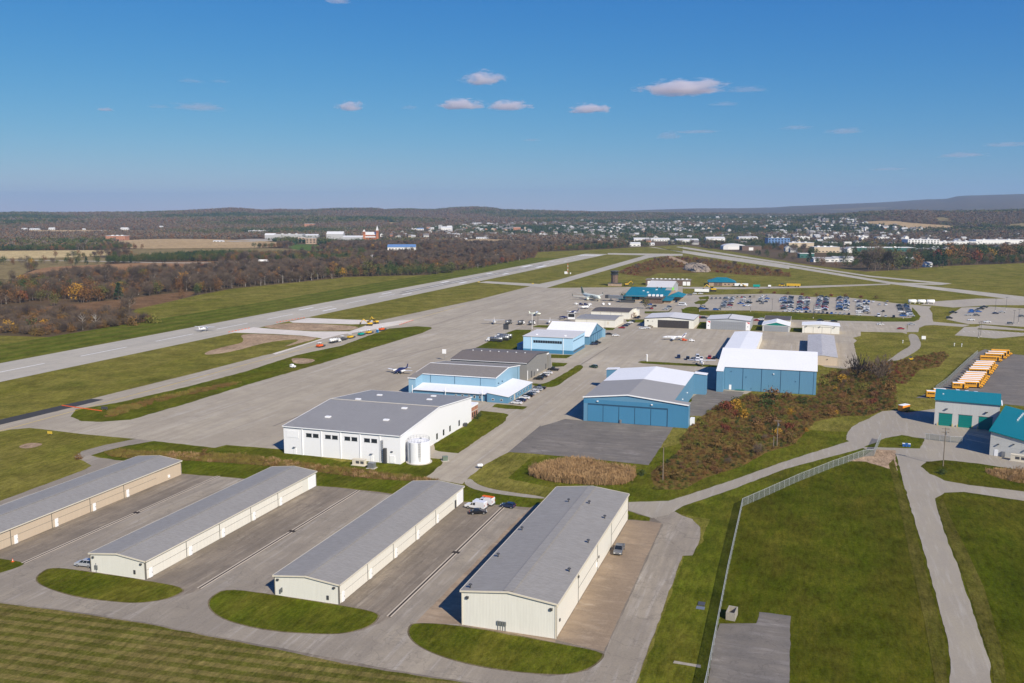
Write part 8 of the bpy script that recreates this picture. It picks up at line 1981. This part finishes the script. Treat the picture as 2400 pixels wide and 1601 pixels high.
def low_scatter(name, label, cat, polys, coll, ids, step, smin, smax, seed, avoid=None, z=None):
    g2 = random.Random(seed); pts = []
    for p in polys:
        xs, ys = [q[0] for q in p], [q[1] for q in p]
        y = min(ys)
        while y < max(ys):
            x = min(xs)
            while x < max(xs):
                px, py = x + g2.uniform(-.6, .6) * step, y + g2.uniform(-.6, .6) * step
                if inside(px, py, p) and not (avoid and avoid(px, py)):
                    pts.append((px, py, .12, g2.uniform(smin, smax) * (1 + .5 * nz(px, py, .07, 2.0)), g2.uniform(0, 6.28), ids[int((nz(px, py, .05, 6.1) * .9 + .5 + g2.uniform(-.25, .25)) * len(ids)) % len(ids)]))
                x += step
            y += step
    scatter(name, label, cat, pts, coll)
SC = make_protos('scrub_kind', SHR)
low_scatter('scrub', 'dense tangle of brown and green scrub on the bank below the blue hangars', 'scrub', [BK], SC, [1, 1, 2, 0, 2, 4, 1, 7, 2, 1, 4], 1.9, .14, .45, 41, on_building)
low_scatter('scrub', 'brown scrub on the slope beside the bus park', 'scrub', [POLY['scrub_bank2'][1]], SC, [1, 2, 1, 1, 3, 2], 2.8, .18, .5, 42)
def reed_mesh(sd, h, n, m, spread=.7):
    g2 = random.Random(sd); mb = MB()
    for k in range(n):
        x, y = g2.uniform(-spread, spread), g2.uniform(-spread, spread); hh = h * g2.uniform(.6, 1.1); a = g2.uniform(0, 6.28); w = .05
        tx, ty = x + g2.uniform(-.25, .25), y + g2.uniform(-.25, .25)
        mb.add([(x - w * math.cos(a), y - w * math.sin(a), 0), (x + w * math.cos(a), y + w * math.sin(a), 0), (tx, ty, hh)], [(0, 1, 2)])
        if k % 3 == 0: mb.add([(tx - .09, ty, hh * .8), (tx + .09, ty, hh * .8), (tx, ty, hh * 1.05)], [(0, 1, 2)])
    return mb.mesh('reed', MATS[m])
RC_ = make_protos('reed_kind', [reed_mesh(1, 1.9, 40, 'reed_tan'), reed_mesh(2, 1.7, 40, 'reed_tan'), reed_mesh(3, .7, 50, 'weed_gold', .9), reed_mesh(4, .5, 50, 'brush', .9), reed_mesh(5, .8, 40, 'reed_tan', .9)])
low_scatter('reeds', 'tall tan reed bed behind the wide cream hangar', 'reeds', [chaikin(POLY['reeds'][1], 2)], RC_, [0, 1, 0], 1.0, .8, 1.2, 43)
low_scatter('reeds', 'tan reeds beside the road to the bus garage', 'reeds', [chaikin(POLY['reeds2'][1], 2)], RC_, [1, 0, 4], 1.2, .6, .9, 44)
low_scatter('weeds', 'golden and brown weeds in the strip behind the long hangars', 'weeds', [chaikin(POLY['brush_strip'][1], 2)], RC_, [2, 2, 3, 4, 2, 3], 1.2, .6, 1.1, 45)
low_scatter('weeds', 'dark weeds in the ditch of the long grass strip', 'weeds', [chaikin(POLY['ditch_brush'][1], 2)], RC_, [3, 3, 2], 1.6, .8, 1.3, 46)
low_scatter('scrub', 'dark red brown scrub in the hollow beyond the control tower', 'scrub', [POLY['quarry'][1]], SC, [0, 1, 0, 3, 6, 1, 0], 8.5, .5, 1.2, 47, lambda x, y: inside(x, y, POLY['gravel_heap'][1]) or inside(x, y, POLY['quarry_track'][1]) or (y < 1290 and x < -120 and x > -205))
lowl = [(-521, 455), (-470, 452), (-458, 490), (-459, 512), (-452, 540), (-487, 562), (-515, 572), (-610, 560), (-640, 470)]
low_scatter('scrub', 'grey and brown thicket at the corner of the runway grass', 'scrub', [lowl], SC, [6, 0, 6, 1, 6, 4], 5.0, .7, 1.6, 48)
for i, (x, y, k, s) in enumerate(((-507, 481, 7, 2.2), (-503, 488, 5, 2.0), (-498, 478, 4, 2.1), (-449, 531, 2, 2.4), (-453, 516, 0, 2.0), (-511, 464, 5, 2.4), (-466, 505, 4, 1.4))):
    o = thing('shrub', ('tall dark green bush at the corner of the runway grass', 'golden bush at the corner of the runway grass', 'orange bush in the thicket by the runway grass', 'rounded dark bush standing out on the runway grass', 'brown bush beside the rounded dark one', 'tall yellow green bush at the frame edge of the thicket', 'small orange bush beside the pale dead tree')[i], 'shrub', (x, y, 0), g.uniform(0, 6)); o.scale = (s, s, s); link('foliage', SHR[k], o); link('stem', STEM, o)
for x, y, lab in ((-469, 486, 'pale dead tree with bare white limbs by the runway grass'), (-467, 496, 'second pale dead tree by the runway grass')):
    o = thing('dead_tree', lab, 'tree', (x, y, 0), x); o.scale = (.75, .75, .8); link('trunk', trunk_mesh(500 + int(y), 16, True, True), o)
for x, y, lab in ((-188, 243.5, 'dark round bush on the weedy strip behind the tan hangar'), (-46, 266, 'dark bush at the end of the reed bed'), (-223.5, 226, 'brown reedy bush at the grass edge beside the curving lane'), (41.5, 296, 'dark bush at the end of the roadside reeds'), (-120.6, 321, 'clipped dark hedge bush beside the brick annex'), (-121, 325, 'clipped bush at the corner of the brick annex'), (-45, 120.5, 'yellow green sapling at the edge of the mown field'), (-101, 110.5, 'leafy bush at the edge of the mown field')):
    o = thing('shrub', lab, 'shrub', (x, y, gz(x, y)), x); s = .62; o.scale = (s, s, s); link('foliage', SHR[2 if y < 130 else 7 if x > -130 and y > 250 else 0], o); link('stem', STEM, o)
k = 0
for x in range(-45, 70, 13):
    o = thing('shrub', 'low red brown bush in the row north of the car park', 'shrub', (x, 905 + (x % 7) - x * .25, .1), x, 'bush row north of the car park'); o.scale = (1.1, 1.1, .9); link('foliage', SHR[3 if k % 2 else 0], o); link('stem', STEM, o); k += 1

# ------------------------------------------------------------------ town and distant buildings
plain('far_white', (0.74, 0.73, 0.71), .7); plain('house_white', (0.46, 0.45, 0.43), .8); plain('far_grey', (0.42, 0.42, 0.42), .7); plain('far_tan', (0.52, 0.42, 0.3), .7); plain('far_roof', (0.16, 0.145, 0.14), .8); plain('far_roof_light', (0.62, 0.62, 0.62), .6); plain('far_roof_blue', (0.12, 0.22, 0.42), .5); plain('far_green', (0.03, 0.12, 0.1), .5)
KIND = {'brick': ('brick_red', 'far_roof_light', 'red brick building'), 'grey': ('far_grey', 'far_roof_light', 'long grey campus building'), 'dorm': ('brick_tan', 'trim_white', 'brick dormitory block'), 'white': ('far_white', 'far_roof_light', 'white building'), 'red': ('brick_red', 'far_roof_light', 'red brick school'), 'mill': ('far_grey', 'far_grey', 'tall pale grey mill block'), 'blue': ('far_white', 'far_roof_blue', 'blue roofed building'), 'white2': ('far_white', 'far_roof_light', 'white shed'), 'office': ('far_roof_blue', 'far_roof', 'dark blue glass office'), 'store': ('far_tan', 'far_roof_light', 'tan flat roofed store'), 'whitelow': ('far_white', 'far_roof_light', 'long white flat roofed warehouse'), 'green': ('far_green', 'far_white', 'dark green walled building with pale roof'), 'school': ('far_white', 'far_roof_light', 'cream school block with rows of windows'), 'white3': ('far_white', 'far_grey', 'white house like building')}
where = lambda x, y: 'on the far left hills' if x < -2000 else 'on the church campus' if x < -1100 and y < 2900 else 'in the distant town' if y > 2000 else 'beyond the crosswind runway'
for nme, x, y, w, h in FARB:
    wm, rm, lab = KIND[nme]; h = max(h * 1.2, 4.2); d = min(max(10, w * .55), 34); z = terr(x, y)
    if nme in ('dorm', 'mill'): d = 14
    o = thing('building', lab + ' ' + where(x, y).replace('left ', ''), 'building', (x - SH * d / 2, y + CH * d / 2, z), R(HEAD), lab + 's ' + where(x, y).replace('left ', ''))
    pitched = nme in ('white', 'white2', 'white3', 'blue', 'grey') and w < 60
    hw, hd = w / 2, d / 2
    if pitched:
        e = h * .68
        MB().prism([(-hd, -2), (hd, -2), (hd, e), (0, h), (-hd, e)], 'x', -hw, hw).build('wall', MATS[wm], o); MB().prism([(-hd - .4, e), (0, h + .1), (hd + .4, e), (hd + .4, e + .3), (0, h + .4), (-hd - .4, e + .3)], 'x', -hw - .4, hw + .4).build('roof', MATS[rm], o)
    else:
        MB().box(-hw, hw, -hd, hd, -2, h).build('wall', MATS[wm], o); MB().box(-hw - .3, hw + .3, -hd - .3, hd + .3, h + .01, h + .6).build('roof', MATS[rm], o)
        if w > 40:
            for k in range(3): MB().box(-hw * .6 + k * hw * .5, -hw * .6 + k * hw * .5 + 5, -2, 3, h + .6, h + 2.2).build('roof_unit', MATS['far_white'], o)
    rows_ = 3 if nme in ('school', 'office', 'dorm') else 1
    nw = max(2, int(w / 7))
    for r_ in range(rows_):
        for k in range(nw):
            xx = -hw + w * (k + .25) / nw; z0 = h * (.2 + .8 * r_ / rows_) if rows_ > 1 else min(1.2, h * .25); hh = h / rows_ * .45 if rows_ > 1 else min(1.6, h * .3)
            MB().box(xx, xx + w / nw * .5, -hd - .06, -hd, z0, z0 + hh).build('window', MATS['window_glass'], o)
# town houses
HC = ['house_white', 'far_white', 'house_white', 'far_grey', 'far_tan', 'brick_red', 'house_white']; HR = ['far_roof', 'far_roof', 'far_roof', 'far_grey', 'far_roof']
HW = {}
for wm in set(HC):
    for v in (0, 1):
        hw, hd, e, rz_ = ((5, 6.5, 4.5, 7.8), (4.2, 5, 5.6, 8.4))[v]
        HW[wm, v] = MB().prism([(-hw, -2), (hw, -2), (hw, e), (0, rz_), (-hw, e)], 'y', -hd, hd).mesh('wall', MATS[wm])
HRM = {}
for rm in set(HR):
    for v in (0, 1):
        hw, hd, e, rz_ = ((5, 6.5, 4.5, 7.8), (4.2, 5, 5.6, 8.4))[v]; k = (rz_ - e) / hw
        HRM[rm, v] = MB().prism([(-hw - .5, e - k * .5 + .1), (0, rz_ + .1), (hw + .5, e - k * .5 + .1), (hw + .5, e - k * .5 + .4), (0, rz_ + .4), (-hw - .5, e - k * .5 + .4)], 'y', -hd - .4, hd + .4).mesh('roof', MATS[rm])
WIN = MB().box(-.6, .6, -.05, .05, -.7, .7).mesh('window', MATS['window_glass'])
g = random.Random(77); made = 0; tries = 0
NMW = {'far_white': 'white', 'house_white': 'off white', 'far_grey': 'grey', 'far_tan': 'tan', 'brick_red': 'brick'}; NMR = {'far_roof': 'dark', 'far_grey': 'grey'}
HP = []
while made < 290 and tries < 20000:
    tries += 1
    x, y = inpoly(TOWN, g); r = math.hypot(x, y)
    if r > 4600 or r < 1450 or (x > -250 and y < 1750) or blocked(x, y) or nz(x, y, .0035, 12.3) < (-.05 if x > -250 else -.2): continue
    if any((x - a) ** 2 + (y - c) ** 2 < 260 for a, c in HP): continue
    HP.append((x, y)); v = g.randrange(2); wm, rm = g.choice(HC), g.choice(HR)
    o = thing('house', 'small %s house with %s gabled roof in the distant town' % (NMW[wm], NMR[rm]), 'house', (x, y, terr(x, y) - .2), R(HEAD) + g.choice((0, PI / 2)) + g.uniform(-.25, .25), 'houses of the distant town'); s = g.uniform(1.0, 1.4); o.scale = (s, s, s)
    link('wall', HW[wm, v], o); link('roof', HRM[rm, v], o)
    hw, hd = ((5, 6.5), (4.2, 5))[v]
    for k in (-1, 1): w = link('window', WIN, o); w.location = (k * hw * .5, -hd - .03, 2.2)
    made += 1
# the other houses of the town, past the ones built singly
HCOL = make_protos('house_kind', [merged('house_kind', [HW[wm, v], HRM[rm, v]]) for wm, rm, v in (('house_white', 'far_roof', 0), ('far_white', 'far_grey', 1), ('far_grey', 'far_roof', 1), ('far_tan', 'far_roof', 0), ('house_white', 'far_grey', 0), ('brick_red', 'far_roof', 1))])
more = []; tries = 0
while len(more) < 640 and tries < 40000:
    tries += 1
    x, y = inpoly(TOWN, g); r = math.hypot(x, y)
    if r < 1700 or r > 6500 or (x > -250 and y < 1750) or blocked(x, y) or nz(x, y, .003, 12.3) < -.12: continue
    more.append((x, y, terr(x, y) + .3, g.uniform(.95, 1.35), R(HEAD) + g.choice((0, PI / 2)) + g.uniform(-.3, .3), g.choice((0, 1, 2, 3, 4, 0, 1, 5))))
scatter('town_houses', 'mass of small pale houses spread through the distant town', 'houses', more, HCOL)
# church with two towers
(cx0, cy0), (cx1, cy1) = PT['church']; ang = math.atan2(cy1 - cy0, cx1 - cx0); L = math.hypot(cx1 - cx0, cy1 - cy0)
plain('church_brick', (0.44, 0.15, 0.06), .85, 0, .15, .2)
o = thing('church', 'large orange brick church with two towers on the campus', 'church', (cx0, cy0, terr(cx0, cy0)), ang); CB = MATS['church_brick']
MB().prism([(2, -1), (22, -1), (22, 15), (12, 22), (2, 15)], 'x', 4, L - 3).build('nave_wall', CB, o); MB().prism([(1.5, 14.8), (12, 22.1), (22.5, 14.8), (22.5, 15.3), (12, 22.7), (1.5, 15.3)], 'x', 3.6, L - 2.6).build('nave_roof', MATS['far_roof_light'], o)
MB().prism([(-4, -1), (1.95, -1), (1.95, 10.5), (-4, 8)], 'x', 6, L - 6).build('aisle_wall', CB, o); MB().prism([(-4.5, 8), (1.9, 10.7), (1.9, 11.1), (-4.5, 8.4)], 'x', 5.6, L - 5.6).build('aisle_roof', MATS['far_roof_light'], o)
for k in range(6): MB().box(9 + k * 4.4, 10.6 + k * 4.4, -4.1, -4.0, 2, 6.5).build('window', MATS['window_glass'], o); MB().box(9 + k * 4.4, 10.6 + k * 4.4, 1.85, 1.99, 11.4, 14).build('window', MATS['window_glass'], o)
for tx, h, sp in ((0.5, 24, 30), (L - 4.5, 27, 41)):
    MB().box(tx, tx + 6, -3, 4, -1, h).build('tower', CB, o); MB().add([(tx - .4, -3.4, h + .02), (tx + 6.4, -3.4, h + .02), (tx + 6.4, 4.4, h + .02), (tx - .4, 4.4, h + .02), (tx + 3, .5, sp)], [(0, 1, 4), (1, 2, 4), (2, 3, 4), (3, 0, 4), (3, 2, 1, 0)]).build('spire', MATS['far_roof_light'], o)
    MB().box(tx + 2, tx + 4, -3.1, -3.0, h - 7, h - 2).build('belfry_opening', MATS['window_glass'], o)
(bx0, by0), (bx1, by1) = PT['bluebarn']; ang = math.atan2(by1 - by0, bx1 - bx0); L = math.hypot(bx1 - bx0, by1 - by0)
o = thing('sports_hall', 'long white hall with blue roof below the church', 'hall', (bx0, by0, 0), ang)
MB().prism([(0, -1), (26, -1), (26, 6.5), (13, 11.5), (0, 6.5)], 'x', 0, L).build('wall', MATS['far_white'], o); MB().prism([(-.6, 6.5), (13, 11.6), (26.6, 6.5), (26.6, 6.9), (13, 12), (-.6, 6.9)], 'x', -.6, L + .6).build('roof', MATS['far_roof_blue'], o)
for k in range(8): MB().box(3 + k * 6.6, 5.5 + k * 6.6, -.08, 0, 1.5, 4).build('window', MATS['window_glass'], o)
hf = PT['hangar_far']
o = thing('arched_hangar', 'white arch roofed hangar at the far end of the crosswind runway', 'hangar', (hf[0][0] + 12, hf[0][1] + 14, 0), R(HEAD))
MB().loft([[(24 * math.cos(PI * i / 12), yy, 6 + 6 * math.sin(PI * i / 12)) for i in range(13)] + [(-24, yy, -1), (24, yy, -1)] for yy in (-14, 14)]).build('shell', MATS['far_roof_light'], o); MB().box(-14, 14, -14.2, -14, 0, 6).build('door', MATS['far_white'], o)
o = thing('brown_shed', 'dark brown shed beside the arched hangar', 'shed', (hf[1][0] + 8, hf[1][1] - 10, 0), R(HEAD)); MB().box(-20, 20, -12, 12, -1, 8.5).build('wall', MATS['brick_brown'], o); MB().box(-20.4, 20.4, -12.4, 12.4, 8.52, 9).build('roof', MATS['far_roof'], o); MB().box(-6, 3, -12.1, -12, 0, 6).build('door', MATS['far_white'], o)

# ------------------------------------------------------------------ clouds
def cloud_mat(name, dens, pinch, col):
    t = NT(name); t.n.remove(t.b)
    out = t.n['Material Output']; pv = t.new('ShaderNodeVolumePrincipled'); pv.inputs['Color'].default_value = (*col, 1); pv.inputs['Anisotropy'].default_value = .2
    tc = t.new('ShaderNodeTexCoord').outputs['Object']; sp = t.new('ShaderNodeSeparateXYZ'); t.link(tc, sp.inputs[0])
    oi = t.new('ShaderNodeObjectInfo'); of = t.new('ShaderNodeVectorMath', operation='ADD'); sc_ = t.new('ShaderNodeMath', operation='MULTIPLY'); sc_.inputs[1].default_value = 37.0; t.link(oi.outputs['Random'], sc_.inputs[0]); t.link(tc, of.inputs[0]); t.link(sc_.outputs[0], of.inputs[1])
    n1 = t.noise(of.outputs[0], 2.6, 5, .6)
    zz = t.math('ADD', sp.outputs[2], .35); zd = t.math('MULTIPLY', t.math('MINIMUM', zz, 0.0), 2.6); zu = t.math('MAXIMUM', zz, 0.0)
    d2 = t.math('ADD', t.math('MULTIPLY', sp.outputs[0], sp.outputs[0]), t.math('MULTIPLY', sp.outputs[1], sp.outputs[1])); d2 = t.math('ADD', d2, t.math('ADD', t.math('MULTIPLY', zd, zd), t.math('MULTIPLY', zu, zu)))
    f = t.math('SUBTRACT', 1.0, t.math('SQRT', d2)); v = t.math('ADD', t.math('SUBTRACT', f, pinch), t.math('MULTIPLY', t.math('SUBTRACT', n1, .5), 2.2))
    v = t.math('MULTIPLY', t.math('MINIMUM', t.math('MAXIMUM', t.math('MULTIPLY', v, 4.0), 0.0), 1.0), t.math('GREATER_THAN', f, 0.0))
    t.link(t.math('MULTIPLY', v, dens), pv.inputs['Density']); t.link(pv.outputs[0], out.inputs['Volume']); t.m.cycles.volume_step_rate = .5 if hasattr(t.m.cycles, 'volume_step_rate') else 1
    MATS[name] = t.m
cloud_mat('cloud_dense', .010, .33, (.97, .94, .97)); cloud_mat('cloud_thin', .0015, .30, (.98, .95, .97))
bm = bmesh.new(); bmesh.ops.create_icosphere(bm, subdivisions=3, radius=1.0); CM = bpy.data.meshes.new('cloud'); bm.to_mesh(CM); bm.free(); CM.materials.append(MATS['cloud_dense'])
CM2 = CM.copy(); CM2.materials.clear(); CM2.materials.append(MATS['cloud_thin'])
for az, el, D, w, h, dense, lab in CLOUDS:
    x, y = polar(az, D); z = 80 + D * math.tan(R(el))
    o = link('cloud', CM if dense else CM2); o.location = (x, y, z); o.scale = (w * .62, w * .4, h * .72); o.rotation_euler = (0, 0, R(HEAD - az))
    tag(o, lab, 'cloud', None if dense else 'thin clouds low in the sky')

# ------------------------------------------------------------------ haze
hb = MB().box(-20600, 20600, -20600, 20600, -16, 560)
ho = hb.build('haze', [])
t = NT('haze'); t.n.remove(t.b); pv = t.new('ShaderNodeVolumePrincipled'); pv.inputs['Color'].default_value = (.46, .70, 1.0, 1); pv.inputs['Density'].default_value = 5e-5; pv.inputs['Anisotropy'].default_value = .1
t.link(pv.outputs[0], t.n['Material Output'].inputs['Volume']); ho.data.materials.clear(); ho.data.materials.append(t.m)
tag(ho, 'thin blue haze over the whole landscape', 'haze', kind='stuff')
